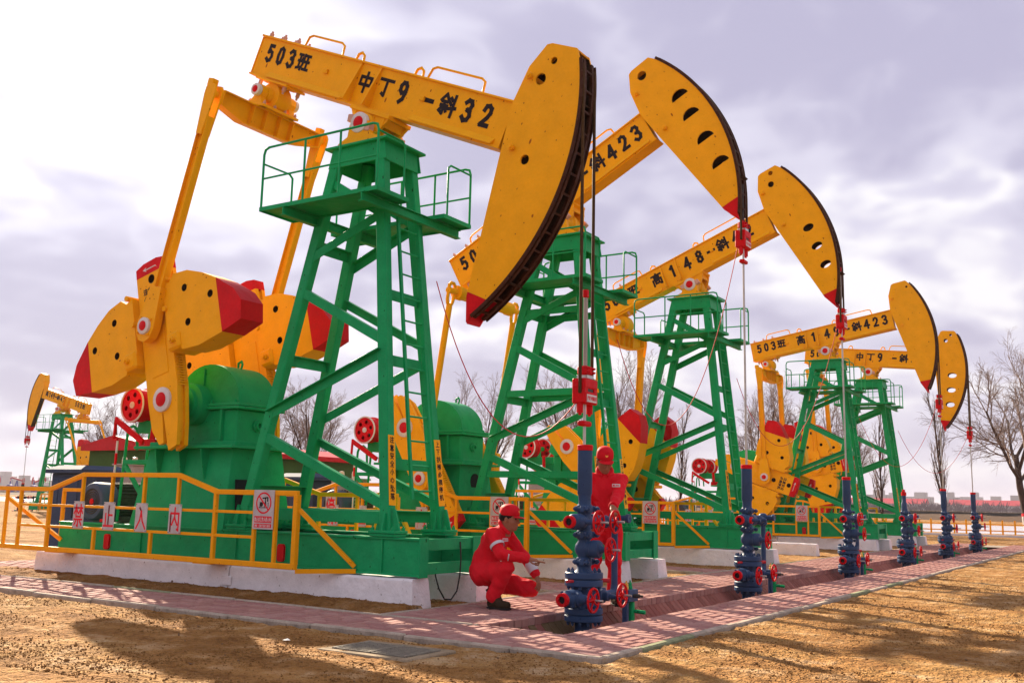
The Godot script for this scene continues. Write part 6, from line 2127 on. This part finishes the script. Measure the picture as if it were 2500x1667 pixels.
	cp.lathe(Vector3.ZERO, Vector3.UP, [Vector2(0.098, -0.006), Vector2(0.1015, 0.0), Vector2(0.1015, 0.04), Vector2(0.096, 0.070), Vector2(0.080, 0.096), Vector2(0.05, 0.112), Vector2(0.02, 0.118), Vector2(0.0, 0.119)], 26)
	cp.T = hx
	var cap := part(N, "cap", cp, M.cap_red)
	var br := MB.new()
	br.T = hx * Transform3D(Basis(Vector3.BACK, -0.16), Vector3(0.085, 0.040, 0))
	for i in 14:
		var a0 := lerpf(-PI / 2, PI / 2, i / 14.0)
		var a1 := lerpf(-PI / 2, PI / 2, (i + 1) / 14.0)
		for layer in [0.0, -0.005]:
			var q := func(an: float, r: float) -> Vector3: return Vector3(cos(an) * 0.105 * r - 0.02 * (1.0 - cos(an)), layer - 0.014 * absf(sin(an)) * absf(sin(an)), sin(an) * 0.082)
			br.quad(q.call(a0, 0.0), q.call(a1, 0.0), q.call(a1, 1.0), q.call(a0, 1.0), Vector3.UP if layer == 0.0 else Vector3.DOWN)
	part(cap, "cap_brim", br, M.cap_red)
	var em := MB.new()
	em.T = hx
	em.lathe(Vector3(0.098, 0.088, 0), Vector3(1, 0.35, 0).normalized(), [Vector2(0.015, 0), Vector2(0.015, 0.006), Vector2(0, 0.007)], 12)
	part(cap, "cap_emblem", em, M.gold)
	# --- boots
	for s in ["r", "l"]:
		var a: Vector3 = J["ankle" + s]
		var h: Vector3 = J["heel" + s]
		var t: Vector3 = J["toe" + s]
		var bt := SDF.new(Vector3(minf(h.x, minf(a.x, t.x)) - 0.10, -0.01, minf(a.z, t.z) - 0.10), Vector3(maxf(t.x, a.x) + 0.10, a.y + 0.12, maxf(a.z, t.z) + 0.10), 0.0095)
		bt.cap(a, h + (a - h) * 0.15, 0.052, 0.046, 0.02)
		bt.cap(h, h.lerp(t, 0.55), 0.040, 0.044, 0.02)
		bt.cap(h.lerp(t, 0.5), t, 0.046, 0.042, 0.02)
		bt.cap(a, h.lerp(t, 0.6), 0.045, 0.042, 0.03)
		var bm := MB.new()
		bt.mesh_into(bm)
		var boot := part(N, "boot", bm, M.boot)
		var so := MB.new()
		var fd := (t - h).normalized()
		var su := fd.cross(Vector3.UP).normalized().cross(fd).normalized()
		so.box((h + t) * 0.5 - su * 0.036, Vector3(h.distance_to(t) + 0.07, 0.02, 0.088), Basis(fd, su, fd.cross(su)), 0.008)
		part(boot, "boot_sole", so, M.sole)

func build_people() -> void:
	var J := {}
	J.top = 0.95
	J.scale = 0.94
	J.pelvis = Vector3(-0.20, 0.36, 0); J.waist = Vector3(-0.17, 0.52, 0); J.chest = Vector3(-0.08, 0.69, 0); J.neck = Vector3(0.03, 0.82, 0.0)
	J.hipr = Vector3(-0.17, 0.35, 0.10); J.hipl = Vector3(-0.17, 0.33, -0.10)
	J.kneer = Vector3(0.14, 0.43, 0.16); J.anklr = Vector3.ZERO
	J.ankler = Vector3(-0.02, 0.13, 0.13); J.heelr = Vector3(-0.04, 0.046, 0.13); J.toer = Vector3(0.16, 0.046, 0.16)
	J.kneel = Vector3(0.29, 0.20, -0.17); J.anklel = Vector3(-0.12, 0.21, -0.13); J.heell = Vector3(-0.17, 0.17, -0.13); J.toel = Vector3(-0.08, 0.055, -0.14)
	J.shor = Vector3(-0.03, 0.765, 0.165); J.shol = Vector3(-0.02, 0.765, -0.165)
	J.elbr = Vector3(0.12, 0.575, 0.24); J.wrir = Vector3(0.385, 0.53, 0.12)
	J.elbl = Vector3(0.19, 0.53, -0.22); J.wril = Vector3(0.36, 0.335, -0.15)
	J.head = Vector3(0.095, 0.935, 0.0)
	J.headb = Basis(Vector3.UP, 0.05) * Basis(Vector3.BACK, -0.06)
	J.handr = POINTING; J.hdr = Vector3(1, -0.10, -0.22); J.hur = Vector3(0, 1, 0.2)
	J.handl = RELAXED; J.hdl = Vector3(0.35, -1, 0.0); J.hul = Vector3(1, 0.3, 0)
	J.bands = [["shor", "elbr", 0.50, 0.035, 0.080], ["elbl", "wril", 0.35, 0.12, 0.060], ["elbr", "wrir", 0.25, 0.012, 0.058]]
	J.badge = Vector3(-0.03, 0.70, 0.02); J.badge_dir = Vector3(0.95, 0.15, 0.27).normalized()
	person(Vector3(-5.57, 0.0, -8.66), 0.12, "worker in red coverall crouching and pointing a finger at the nearest wellhead", J)
	var K := {}
	var pos := Vector3(-4.945, 0.0, -9.72)
	var turn := -1.08
	var inv := Transform3D(Basis(Vector3.UP, turn), pos).affine_inverse()
	K.top = 1.60
	K.pelvis = Vector3(0, 0.86, 0); K.waist = Vector3(0.01, 1.02, 0); K.chest = Vector3(0.05, 1.20, 0); K.neck = Vector3(0.08, 1.37, 0)
	K.hipr = Vector3(0, 0.83, 0.09); K.hipl = Vector3(0, 0.83, -0.09)
	K.kneer = Vector3(0.03, 0.46, 0.11); K.ankler = Vector3(0.0, 0.12, 0.12); K.heelr = Vector3(-0.03, 0.046, 0.12); K.toer = Vector3(0.17, 0.046, 0.15)
	K.kneel = Vector3(0.03, 0.46, -0.11); K.anklel = Vector3(0.0, 0.12, -0.12); K.heell = Vector3(-0.03, 0.046, -0.12); K.toel = Vector3(0.17, 0.046, -0.15)
	K.shor = Vector3(0.05, 1.31, 0.165); K.shol = Vector3(0.06, 1.31, -0.17)
	K.elbr = Vector3(0.04, 1.06, 0.20); K.wrir = Vector3(0.22, 0.90, 0.10)
	# his left hand lies on the top of the far handwheel of the nearest wellhead
	K.wril = inv * Vector3(-4.60, 1.02, -9.235)
	var mid: Vector3 = (K.shol + K.wril) * 0.5
	var hl: float = (K.wril - K.shol).length() * 0.5
	var pole := Vector3(-0.35, -0.85, -0.35)
	var ax: Vector3 = (K.wril - K.shol).normalized()
	pole = (pole - ax * pole.dot(ax)).normalized()
	K.elbl = mid + pole * sqrt(maxf(0.285 * 0.285 - hl * hl, 0.001))
	K.head = Vector3(0.125, 1.50, 0.0)
	K.headb = Basis(Vector3.UP, 0.15) * Basis(Vector3.BACK, -0.32)
	K.handr = RELAXED; K.hdr = Vector3(0.4, -1, 0); K.hur = Vector3(1, 0.4, 0)
	K.handl = GRIP
	K.hdl = inv.basis * Vector3(0.45, -0.35, 0.45)
	K.hul = inv.basis * Vector3(0.3, 0.8, 0.5)
	K.bands = []
	K.badge = Vector3(0.05, 1.22, -0.08); K.badge_dir = Vector3(0.98, 0.1, -0.15).normalized()
	person(pos, turn, "worker in red coverall and cap standing behind the nearest wellhead, hand on its wheel", K)

# ---------------------------------------------------------------- bare trees
func branch(mb: MB, tw: MB, p: Vector3, d: Vector3, l: float, r: float, lvl: int, g: RandomNumberGenerator, o: Dictionary) -> Array:
	var pts: Array = [p]
	var n := 5 if lvl < 2 else 4
	var q := p
	var dd := d
	for i in n:
		dd = (dd + Vector3(g.randf_range(-1, 1), g.randf_range(-0.6, 0.9) , g.randf_range(-1, 1)) * o.wobble + Vector3(0, o.lift if lvl < 3 else o.lift * 0.3 - o.droop, 0)).normalized()
		q += dd * l / n
		pts.append(q)
	var target: MB = mb if lvl < 2 else tw
	target.tube(pts, r, 7 if lvl == 0 else (5 if lvl == 1 else 3), maxf(r * (0.5 if lvl < 4 else 0.5), 0.0025), false)
	if lvl >= o.depth:
		return pts
	var kids: int = o.kids[lvl]
	for k in kids:
		var t := lerpf(o.first[lvl], 1.0, (k + g.randf() * 0.8) / kids)
		var fi := t * n
		var i0 := mini(int(fi), n - 1)
		var a: Vector3 = (pts[i0] as Vector3).lerp(pts[i0 + 1], fi - i0)
		var dir: Vector3 = ((pts[i0 + 1] as Vector3) - (pts[i0] as Vector3)).normalized()
		var sidev := dir.cross(Vector3(g.randf_range(-1, 1), g.randf_range(-1, 1), g.randf_range(-1, 1))).normalized()
		var spread: float = o.spread[lvl] * g.randf_range(0.7, 1.3)
		var nd := (dir * cos(spread) + sidev * sin(spread)).normalized()
		branch(mb, tw, a, nd, l * o.ratio[lvl] * g.randf_range(0.7, 1.15) * lerpf(1.0, 0.75, t), maxf(r * lerpf(0.55, 0.36, t), 0.0035), lvl + 1, g, o)
	return pts

func tree_meshes(key: String, sd: int, o: Dictionary) -> Array:
	if not cache.has(key):
		var g := RandomNumberGenerator.new()
		g.seed = sd
		var mb := MB.new()
		var tw := MB.new()
		var pts := branch(mb, tw, Vector3(0, -0.1, 0), Vector3(o.lean, 1, 0).normalized(), o.trunk, o.r, 0, g, o)
		cache[key] = [mb.commit(), tw.commit(), pts]
	return cache[key]

func tree(at: Vector3, kind: int, sc: float, turn: float, label: String) -> void:
	var o := {}
	match kind:
		0, 1:
			o = {"trunk": 2.2, "r": 0.13, "lean": 0.05, "wobble": 0.13, "lift": 0.07, "droop": 0.03, "depth": 5, "kids": [6, 6, 6, 5, 4], "first": [0.55, 0.25, 0.15, 0.1, 0.1], "spread": [0.50, 0.50, 0.52, 0.55, 0.6], "ratio": [1.9, 0.62, 0.60, 0.55, 0.6]}
		2:
			o = {"trunk": 6.5, "r": 0.075, "lean": 0.02, "wobble": 0.05, "lift": 0.14, "droop": 0.0, "depth": 4, "kids": [14, 5, 4, 3], "first": [0.12, 0.2, 0.1, 0.1], "spread": [0.36, 0.36, 0.4, 0.45], "ratio": [0.36, 0.55, 0.55, 0.5]}
		3:
			o = {"trunk": 2.6, "r": 0.15, "lean": -0.03, "wobble": 0.13, "lift": 0.05, "droop": 0.04, "depth": 5, "kids": [5, 8, 7, 6, 4], "first": [0.6, 0.2, 0.15, 0.1, 0.1], "spread": [0.85, 0.55, 0.55, 0.6, 0.6], "ratio": [1.55, 0.62, 0.60, 0.55, 0.6]}
	var ms := tree_meshes("tree%d" % kind, 900 + kind * 7, o)
	var T := thing("bare_tree", label, "tree", at, turn, "leafless trees behind the pumping units")
	T.scale = Vector3.ONE * sc
	inst(T, "trunk", ms[0], M.bark)
	inst(T, "crown", ms[1], M.twig)
	if kind == 3:
		var pts: Array = ms[2]
		var w := MB.new()
		var top: Vector3 = (pts[1] as Vector3).lerp(pts[2], 0.25)
		w.tube([pts[0], pts[1], top], o.r + 0.012, 14, o.r * 0.9 + 0.012)
		part(T, "limewash", w, M.lime)
		var rb := MB.new()
		rb.tube([top, (pts[1] as Vector3).lerp(pts[2], 0.42)], o.r * 0.9 + 0.012, 14, o.r * 0.88 + 0.012)
		part(T, "red_band", rb, M.sign_red)

# ---------------------------------------------------------------- far plant, buildings, fence, pond
func far_pump(at: Vector3, turn: float, sc: float, deg: float, body: Material, frame: Material, label: String) -> void:
	var P := thing("distant_pumping_unit", label, "pump jack", at, turn, "tiny pumping units far across the field")
	P.scale = Vector3.ONE * sc
	var t := MB.new()
	for s in [1.0, -1.0]:
		t.bar(Vector3(-2.07, 0, 0.45 * s), Vector3(-2.75, 5.2, 0.15 * s), 0.22, 0.2)
		t.bar(Vector3(-4.2, 0, 0.45 * s), Vector3(-2.95, 5.2, 0.15 * s), 0.22, 0.2)
		t.bar(Vector3(-3.8, 1.8, 0.36 * s), Vector3(-2.3, 2.6, 0.3 * s), 0.14, 0.12)
	part(P, "tower", t, frame)
	var xf := Transform3D(Basis(Vector3.BACK, deg_to_rad(deg)), PIV)
	var b := MB.new()
	b.T = xf
	b.box(Vector3(-0.25, 0.3, 0), Vector3(4.4, 0.55, 0.3))
	part(P, "walking_beam", b, body)
	var h := MB.new()
	h.T = xf
	h.prism(head_outline(2.83), -0.2, 0.2)
	part(P, "horse_head", h, body)
	var w := MB.new()
	w.box(Vector3(-5.3, 1.0, 0), Vector3(1.8, 2.0, 1.0), Basis(), 0.05)
	w.bar(Vector3(-5.3, 2.0, 0.8), Vector3(-4.75, 5.9, 0.8), 0.2, 0.15)
	w.prism(circ(Vector2(-5.5, 2.6), 1.1, 12), -0.9, 0.9)
	part(P, "crank_gear", w, frame)

func small_house(at: Vector3, w: float, d: float, h: float, label: String, wall: Material, roof: Material) -> void:
	var B := thing("village_house", label, "house", at, 0.0, "red roofed houses across the pond")
	var m := MB.new()
	m.box(Vector3(0, h * 0.5, 0), Vector3(w, h, d))
	part(B, "wall", m, wall)
	var r := MB.new()
	r.T = Transform3D(Basis(Vector3.BACK, Vector3.UP, Vector3.LEFT), Vector3(0, h + 0.002, 0))
	r.prism(V2([-d * 0.6, 0, d * 0.6, 0, 0, d * 0.30]), -w * 0.52, w * 0.52)
	part(B, "roof", r, roof)
	var n := int(w / 4.0)
	for i in n:
		var q := MB.new()
		q.box(Vector3(-w * 0.5 + (i + 0.5) * w / n, h * 0.5, d * 0.5 + 0.02), Vector3(1.4, 1.4, 0.08))
		part(B, "window", q, M.far_grey2)

func tower_block(at: Vector3, w: float, h: float, d: float, sd: int, label: String) -> void:
	var B := thing("distant_block", label, "building", at, 0.0, "hazy city blocks on the skyline")
	var g := RandomNumberGenerator.new()
	g.seed = sd
	var mt: Material = M.far_grey if sd % 2 else M.far_grey2
	var m := MB.new()
	m.box(Vector3(0, h * 0.5, 0), Vector3(w, h, d))
	part(B, "wall", m, mt)
	var r := MB.new()
	r.box(Vector3(g.randf_range(-0.2, 0.2) * w, h + 2.0, 0), Vector3(w * 0.35, 4.0, d * 0.5))
	part(B, "roof_house", r, mt)

func build_far() -> void:
	# pond with its far bank
	var p := MB.new()
	p.box(Vector3(-10.0, -0.36, -86.0), Vector3(420.0, 0.10, 62.0))
	var pond := part(self, "pond_water", p, M.pond)
	pond.set_meta("kind", "structure")
	var g := RandomNumberGenerator.new()
	g.seed = 5
	# low reed bank: a long uneven ridge
	var bank := MB.new()
	var nx := 180
	var nf := noise(FastNoiseLite.TYPE_SIMPLEX_SMOOTH, 0.05, 41, 4)
	for k in 4:
		var zz := -117.0 - k * 16.0
		for i in nx:
			var x0 := -260.0 + i * 3.0
			var x1 := x0 + 3.0
			var h := [0.0, 0.7, 1.0, 1.15, 1.3]
			var q := func(x: float, z: float, hh: float) -> Vector3: return Vector3(x, -0.3 + hh * (0.7 + 0.6 * nf.get_noise_2d(x, z)), z + 3.0 * nf.get_noise_2d(x, z + 90.0))
			bank.quad(q.call(x0, zz, h[k]), q.call(x1, zz, h[k]), q.call(x1, zz - 16.0, h[k + 1]), q.call(x0, zz - 16.0, h[k + 1]), Vector3.UP)
	bank.quad(Vector3(-700, 1.0, -181), Vector3(500, 1.0, -181), Vector3(500, 1.0, -1500), Vector3(-700, 1.0, -1500), Vector3.UP)
	var bk := part(self, "reed_bank", bank, M.reed)
	bk.set_meta("kind", "structure")
	# winter scrub on the far bank
	var sc := MB.new()
	for i in 6000:
		var x := g.randf_range(-420.0, 160.0)
		var z := g.randf_range(-560.0, -300.0)
		var h := g.randf_range(1.2, 4.2) * (0.5 if g.randf() < 0.6 else 1.0)
		var w := h * g.randf_range(0.3, 0.6)
		var b := Vector3(x, 0.9, z)
		for j in 7:
			var d := Vector3(g.randf_range(-1, 1) * w, h * g.randf_range(0.55, 1.0), g.randf_range(-1, 1) * w)
			var s := Vector3(g.randf_range(0.08, 0.22), g.randf_range(-0.4, 0.4), 0)
			sc.tri(b - s * 0.4, b + s * 0.4, b + d, Vector3.BACK, Vector3.BACK, Vector3.BACK)
			sc.tri(b + d * 0.45 - s, b + d * 0.5 + s, b + d + Vector3(g.randf_range(-0.6, 0.6), 0.3, 0), Vector3.BACK, Vector3.UP, Vector3.BACK)
	var so := part(self, "winter_scrub", sc, M.bush)
	tag(so, "mass of bare purple-brown scrub on the far bank of the pond", "scrub")
	stuff(so)
	var hs := [[-98.0, -430.0, 46.0, "long low house with bright red roof, leftmost across the pond"], [-52.0, -440.0, 30.0, "white walled house with red roof in the middle of the village across the pond"], [-142.0, -450.0, 26.0, "small white house with red roof at the village's left end behind the pump tower"], [-14.0, -436.0, 30.0, "red roofed house across the pond behind the big tree trunk"]]
	for e in hs:
		small_house(Vector3(e[0], 0.9, e[1]), e[2], 7.0, 2.6, e[3], M.far_white, M.far_red)
	# skyline
	var rank := ["first", "second", "third", "fourth", "fifth", "sixth", "seventh", "eighth", "ninth", "tenth", "eleventh", "twelfth", "thirteenth", "fourteenth", "fifteenth", "sixteenth"]
	for i in 16:
		var az := deg_to_rad(-16.5 + i * 0.98 + g.randf_range(-0.25, 0.25))
		var r := 900.0 + (i % 4) * 40.0
		tower_block(Vector3(sin(az) * r, 0.5, -cos(az) * r), g.randf_range(12.0, 30.0), g.randf_range(6.0, 15.0), 14.0, i, "hazy violet block, %s from the left on the skyline right of the pumps" % rank[i])
	for i in 9:
		var az := deg_to_rad(-60.0 + i * 0.9)
		tower_block(Vector3(sin(az) * 1000.0, -1.0, -cos(az) * 1000.0), g.randf_range(12.0, 30.0), g.randf_range(6.0, 14.0), 14.0, 20 + i, "hazy violet block on the skyline at far left, %s from the picture edge" % rank[i])
	# distant units at far left
	for i in 5:
		var az := deg_to_rad([-59.2, -58.75, -58.1, -57.75, -57.1][i])
		var r: float = [330.0, 350.0, 300.0, 340.0, 310.0][i]
		far_pump(Vector3(sin(az) * r, -0.2, -cos(az) * r), [0.4, 2.6, 0.5, 2.9, 0.3][i], 0.72, [18.0, 6.0, -14.0, 12.0, 20.0][i], M.far_red, M.far_blue, "tiny red and blue pumping unit far off at left, %s from the picture edge" % ["first", "second", "third", "fourth", "fifth"][i])
	# yellow fence by the pond
	var F := thing("pond_fence", "low yellow fence with cross rails along the near bank of the pond", "fence", Vector3(0, 0, 0))
	for y in [0.22, 0.50]:
		var m := MB.new()
		m.bar(Vector3(-32.0, y, -50.5), Vector3(8.0, y, -49.5), 0.05, 0.04)
		part(F, "fence_rail", m, M.yellow_rail)
	var pm := MB.new()
	pm.box(Vector3(0, 0.32, 0), Vector3(0.07, 0.74, 0.07), Basis(), 0.005)
	var pmesh := pm.commit()
	for i in 80:
		inst(F, "fence_post", pmesh, M.yellow_rail, Transform3D(Basis(), Vector3(-32.0 + i * 0.5, 0, -50.5 + i * 0.0125)))
	var kb := MB.new()
	kb.bar(Vector3(-40.0, 0.0, -49.7), Vector3(12.0, 0.0, -48.4), 0.14, 0.25)
	var ko := part(self, "kerb", kb, M.far_white)
	ko.set_meta("kind", "structure")

func build_shed() -> void:
	# dark green shed with a shallow red gable roof behind the first unit
	var S := thing("green_shed", "long dark green shed with a shallow red gable roof behind the first pumping unit", "shed", Vector3(-21.85, 0, -15.9))
	var w := 2.4
	var l := 7.9
	var h := 2.15
	var m := MB.new()
	m.box(Vector3(0, h * 0.5 - 0.05, -l * 0.5), Vector3(w - 0.16, h, l - 0.2))
	m.T = Transform3D(Basis(), Vector3(0, h - 0.052, 0))
	m.prism(V2([-w * 0.5 + 0.1, 0, w * 0.5 - 0.1, 0, 0, 0.20]), -l + 0.12, -0.12)
	part(S, "wall", m, M.shed)
	for s in [1.0, -1.0]:
		var r := MB.new()
		var a := Vector3(0, h + 0.29, -l * 0.5)
		var b := Vector3(s * w * 0.52, h + 0.06, -l * 0.5)
		r.box((a + b) * 0.5, Vector3(a.distance_to(b), 0.05, l + 0.1), r.frame(a, b, Vector3.UP), 0.004)
		part(S, "roof_slope", r, M.roof_red)
	for z in [0.045, -l - 0.045]:
		var fs := MB.new()
		fs.T = Transform3D(Basis(), Vector3(0, 0, z))
		fs.prism(V2([-w * 0.53, h - 0.06, w * 0.53, h - 0.06, w * 0.53, h + 0.08, 0, h + 0.315, -w * 0.53, h + 0.08]), -0.02, 0.02)
		part(S, "gable_fascia", fs, M.roof_red)
	for s in [1.0, -1.0]:
		var ev := MB.new()
		ev.box(Vector3(s * w * 0.53, h + 0.01, -l * 0.5), Vector3(0.03, 0.13, l + 0.02), Basis(), 0.004)
		part(S, "eave_fascia", ev, M.roof_red)

func _ready() -> void:
	rng.seed = 12
	# camera
	var cam := Camera3D.new()
	cam.name = "camera"
	cam.fov = rad_to_deg(2.0 * atan(784.0 / 2287.0))
	cam.near = 0.1
	cam.far = 6000.0
	add_child(cam)
	cam.transform = Transform3D(Basis(Vector3.UP, deg_to_rad(32.4)) * Basis(Vector3.RIGHT, deg_to_rad(9.1)) * Basis(Vector3.BACK, deg_to_rad(1.29)), Vector3(0, 1.06, 0))
	# sky, exposure, sun
	var env := Environment.new()
	env.background_mode = Environment.BG_SKY
	var sky := Sky.new()
	var sm := PanoramaSkyMaterial.new()
	sm.panorama = make_sky()
	sky.sky_material = sm
	env.sky = sky
	env.background_energy_multiplier = 1.0
	env.tonemap_mode = Environment.TONE_MAPPER_LINEAR
	env.tonemap_exposure = EXPO * 1.06
	env.sdfgi_enabled = true
	env.ssao_enabled = true
	env.ssil_enabled = true
	env.fog_enabled = true
	env.fog_density = 0.0003
	env.fog_light_color = lin(0.74, 0.69, 0.76)
	var we := WorldEnvironment.new()
	we.name = "world"
	we.environment = env
	add_child(we)
	var sun := DirectionalLight3D.new()
	sun.name = "sun"
	sun.light_energy = 1.6
	sun.light_angular_distance = 0.8
	sun.light_color = Color(1.0, 0.93, 0.82)
	sun.shadow_enabled = true
	add_child(sun)
	sun.look_at_from_position(SUN_DIR * 100.0, Vector3.ZERO)

	make_materials()
	build_ground()
	build_paving()
	build_drain()

	# pumping units, their plinths, rails and wells
	var t9 := [["中", -0.47], ["丁", -0.13], ["9", 0.20], ["-", 0.62], ["斜", 0.88], ["3", 1.22], ["2", 1.50]]
	var t149 := [["高", -0.78], ["1", -0.36], ["4", 0.02], ["9", 0.28], ["-", 0.56], ["斜", 0.80], ["4", 1.12], ["2", 1.36], ["3", 1.60]]
	var t148 := [["高", -0.78], ["1", -0.36], ["4", -0.02], ["8", 0.26], ["-", 0.52], ["斜", 0.74], ["4", 1.08], ["2", 1.36]]
	var U := [
		[-8.68, -23.6, 1, t9, "nearest pumping unit, yellow and green, with its beam's tail raised high", 2.02, true],
		[-13.30, 28.7, 2, t149, "second pumping unit, its raised horse head pierced by four D-shaped slots", 4.66, false],
		[-18.50, 22.1, 3, t148, "third pumping unit in the row, three oval holes in its raised horse head", 4.33, false],
		[-28.10, 9.9, 4, t149, "fourth pumping unit in the row, plain horse head without large holes", 3.70, false],
		[-33.00, -6.0, 5, t9, "farthest pumping unit of the row, horse head drooping with three oval holes", 3.22, false],
	]
	var ord := ["first", "second", "third", "fourth", "fifth"]
	for i in U.size():
		var u: Array = U[i]
		var z: float = u[0]
		var o := Vector3(-4.63 + rowx(z), 0, z)
		pump(o, 0.0, u[1], u[2], u[3], u[4], u[5], u[6])
		plinth(o, -7.92, -1.62, 0.32, 0.60, "whitewashed concrete plinth under the near skid beam of the %s pumping unit" % ord[i])
		plinth(o, -7.92, -1.50, -0.66, -0.36, "whitewashed concrete plinth under the far skid beam of the %s pumping unit" % ord[i])
		guard_rail(o, 1.0, "yellow guard rail on the camera side of the %s pumping unit" % ord[i])
		guard_rail(o, -1.0, "yellow guard rail on the far side of the %s pumping unit" % ord[i])
		var ww := Vector3(-4.65 + rowx(z), 0, z - 0.02)
		hanger(ww, u[5], "red rod hanger on the ropes of the %s pumping unit" % ord[i], i == 0 or i == 2)
		signal_cable(o + Vector3(-2.16, 3.55, -0.36), ww + Vector3(-0.08, u[5] + 0.05, 0.0), minf(1.75 if i == 0 else 2.2, u[5] - 0.3), "thin red cable sagging from the tower to the rod hanger of the %s pumping unit" % ord[i])
		var chars := ["禁", "止", "入", "内"]
		var xs := [-6.70, -6.10, -5.49, -4.89]
		var pos := ["leftmost", "second", "third", "rightmost"]
		if i < 4:
			for k in 4:
				board(o + Vector3(xs[k], 0.77, 0.869), chars[k], "white board with one red character, %s of four on the %s unit's rail" % [pos[k], ord[i]])
		warning_sign(o + Vector3(-3.46, 0.91, 0.872), "white no entering sign with struck-out pump on the %s unit's rail" % ord[i])
	# wells
	wellhead(Vector3(-4.65, 0, -8.72), 1, "nearest blue wellhead with red handwheels, between the two workers", M.blue)
	wellhead(Vector3(-4.65 + rowx(-13.3), 0, -13.32), 2, "second blue wellhead along the trench, with one handwheel on its upper half", M.blue)
	wellhead(Vector3(-4.65 + rowx(-18.5), 0, -18.52), 3, "third blue wellhead along the trench from the camera", M.blue)
	wellhead(Vector3(-4.65 + rowx(-23.3), 0, -23.3), 4, "fourth blue wellhead, short with a red plug cap and no rod", M.blue)
	wellhead(Vector3(-4.65 + rowx(-28.1), 0, -28.12), 5, "fifth blue wellhead, with a red bar across its top", M.blue)
	wellhead(Vector3(-4.65 + rowx(-33.0), 0, -33.02), 6, "farthest blue wellhead at the end of the trench", M.blue)
	plinth(Vector3(-4.5, -0.02, -23.6), -4.9, -1.95, 0.10, 0.34, "low whitewashed plinth without a pumping unit beside the fourth wellhead")
	# slack black cable hanging from the front of the first skid
	var cb := MB.new()
	cb.tube([Vector3(-6.22, 0.62, -8.86), Vector3(-6.19, 0.45, -8.84), Vector3(-6.17, 0.28, -8.80), Vector3(-6.16, 0.12, -8.74), Vector3(-6.16, 0.04, -8.64), Vector3(-6.17, 0.05, -8.54), Vector3(-6.19, 0.16, -8.46), Vector3(-6.22, 0.28, -8.44), Vector3(-6.25, 0.36, -8.46)], 0.008, 7)
	var co := inst(self, "slack_cable", cb.commit(), M.cable_dark)
	tag(co, "slack black cable looping below the front of the nearest pumping unit's skid", "cable")
	var sp := MB.new()
	sp.T = Transform3D(Basis(), Vector3(-5.53, -0.012, -5.65))
	sp.tri(Vector3(-0.035, 0.004, 0.01), Vector3(0.0, 0.018, -0.012), Vector3(0.01, 0.006, 0.02), Vector3.UP, Vector3.UP, Vector3.UP)
	sp.tri(Vector3(0.0, 0.018, -0.012), Vector3(0.04, 0.008, 0.0), Vector3(0.01, 0.006, 0.02), Vector3(0.2, 1, 0), Vector3.UP, Vector3.UP)
	var so := inst(self, "paper_scrap", sp.commit(), M.white)
	tag(so, "small crumpled white paper scrap lying on the bare ground left of the drain", "litter")
	build_shed()
	var o1 := Vector3(-4.63, 0, -8.68)
	control_cabinet(o1 + Vector3(-10.05, 0, -1.55), "blue-grey control cabinet with pitched lid behind the first unit's motor")
	control_cabinet(Vector3(-12.9, 0, -13.6), "blue-grey control cabinet seen through the first unit's tower")
	meter_box(Vector3(-16.2, 0, -12.2), "grey box with two lamps just right of the first control cabinet")
	meter_box(Vector3(-11.9, -0.2, -13.5), "grey box with two lamps seen through the first unit's tower legs")
	meter_box(Vector3(-14.2, 0, -24.0), "grey box with two lamps behind the second unit's tower")
	board(Vector3(-11.35, 0.92, -12.43), "停", "white board with a red character, hung above the other boards behind the first tower")
	# a unit of the next row, facing the other way, with its own well
	var back := Vector3(-49.6, -0.2, -30.8)
	pump(back, PI, 14.0, 6, [["高", -1.62], ["1", -1.32], ["4", -1.14], ["9", -0.96], ["-", -0.76], ["斜", -0.58], ["4", -0.26], ["2", -0.04]], "lone pumping unit at far left facing the other way", 3.75, true)
	hanger(back + Vector3(0.0, 0, 0), 3.70, "red rod hanger of the lone pumping unit at far left", false)
	wellhead(back + Vector3(0.0, 0, 0), 6, "dark wellhead of the lone pumping unit at far left", M.dark)
	guard_rail(back, -1.0, "yellow guard rail of the lone pumping unit at far left", PI)
	build_far()
	# trees: [pixel-free positions]
	for t in [[-54.7, -40.0, 0, 1.1, 0.4, "leafless tree behind the green shed at left"], [-37.5, -39.5, 1, 1.15, 1.2, "broad leafless tree seen through the first unit's tower"], [-41.0, -41.0, 0, 1.0, 2.6, "leafless tree just left of the broad one behind the first tower"], [-27.0, -40.0, 0, 1.05, 3.5, "leafless tree between the first tower and the second gearbox"], [-22.2, -40.0, 1, 1.15, 0.8, "leafless tree behind the second unit's tower"], [-20.3, -42.5, 0, 1.2, 4.2, "tall leafless tree behind the second unit's ladder"], [-18.9, -45.0, 2, 0.75, 0.0, "slim upright leafless tree between the second and third towers"], [-14.8, -45.0, 0, 1.05, 5.0, "leafless tree behind the third unit's tower"], [-14.0, -48.5, 1, 1.1, 2.2, "leafless tree left of the fourth unit's tower"], [-11.9, -50.0, 0, 0.95, 1.0, "leafless tree seen through the fourth unit's tower"], [-11.7, -55.0, 2, 0.85, 2.0, "slim leafless tree between the fourth and fifth towers"], [-8.2, -52.0, 2, 0.9, 3.0, "slim leafless tree behind the last two wellheads"], [-5.0, -56.5, 3, 1.6, 0.6, "big leafless tree at right with whitewashed trunk base"]]:
		tree(Vector3(t[0], 0, t[1]), t[2], t[3], t[4], t[5])
	build_people()
	build_clods()
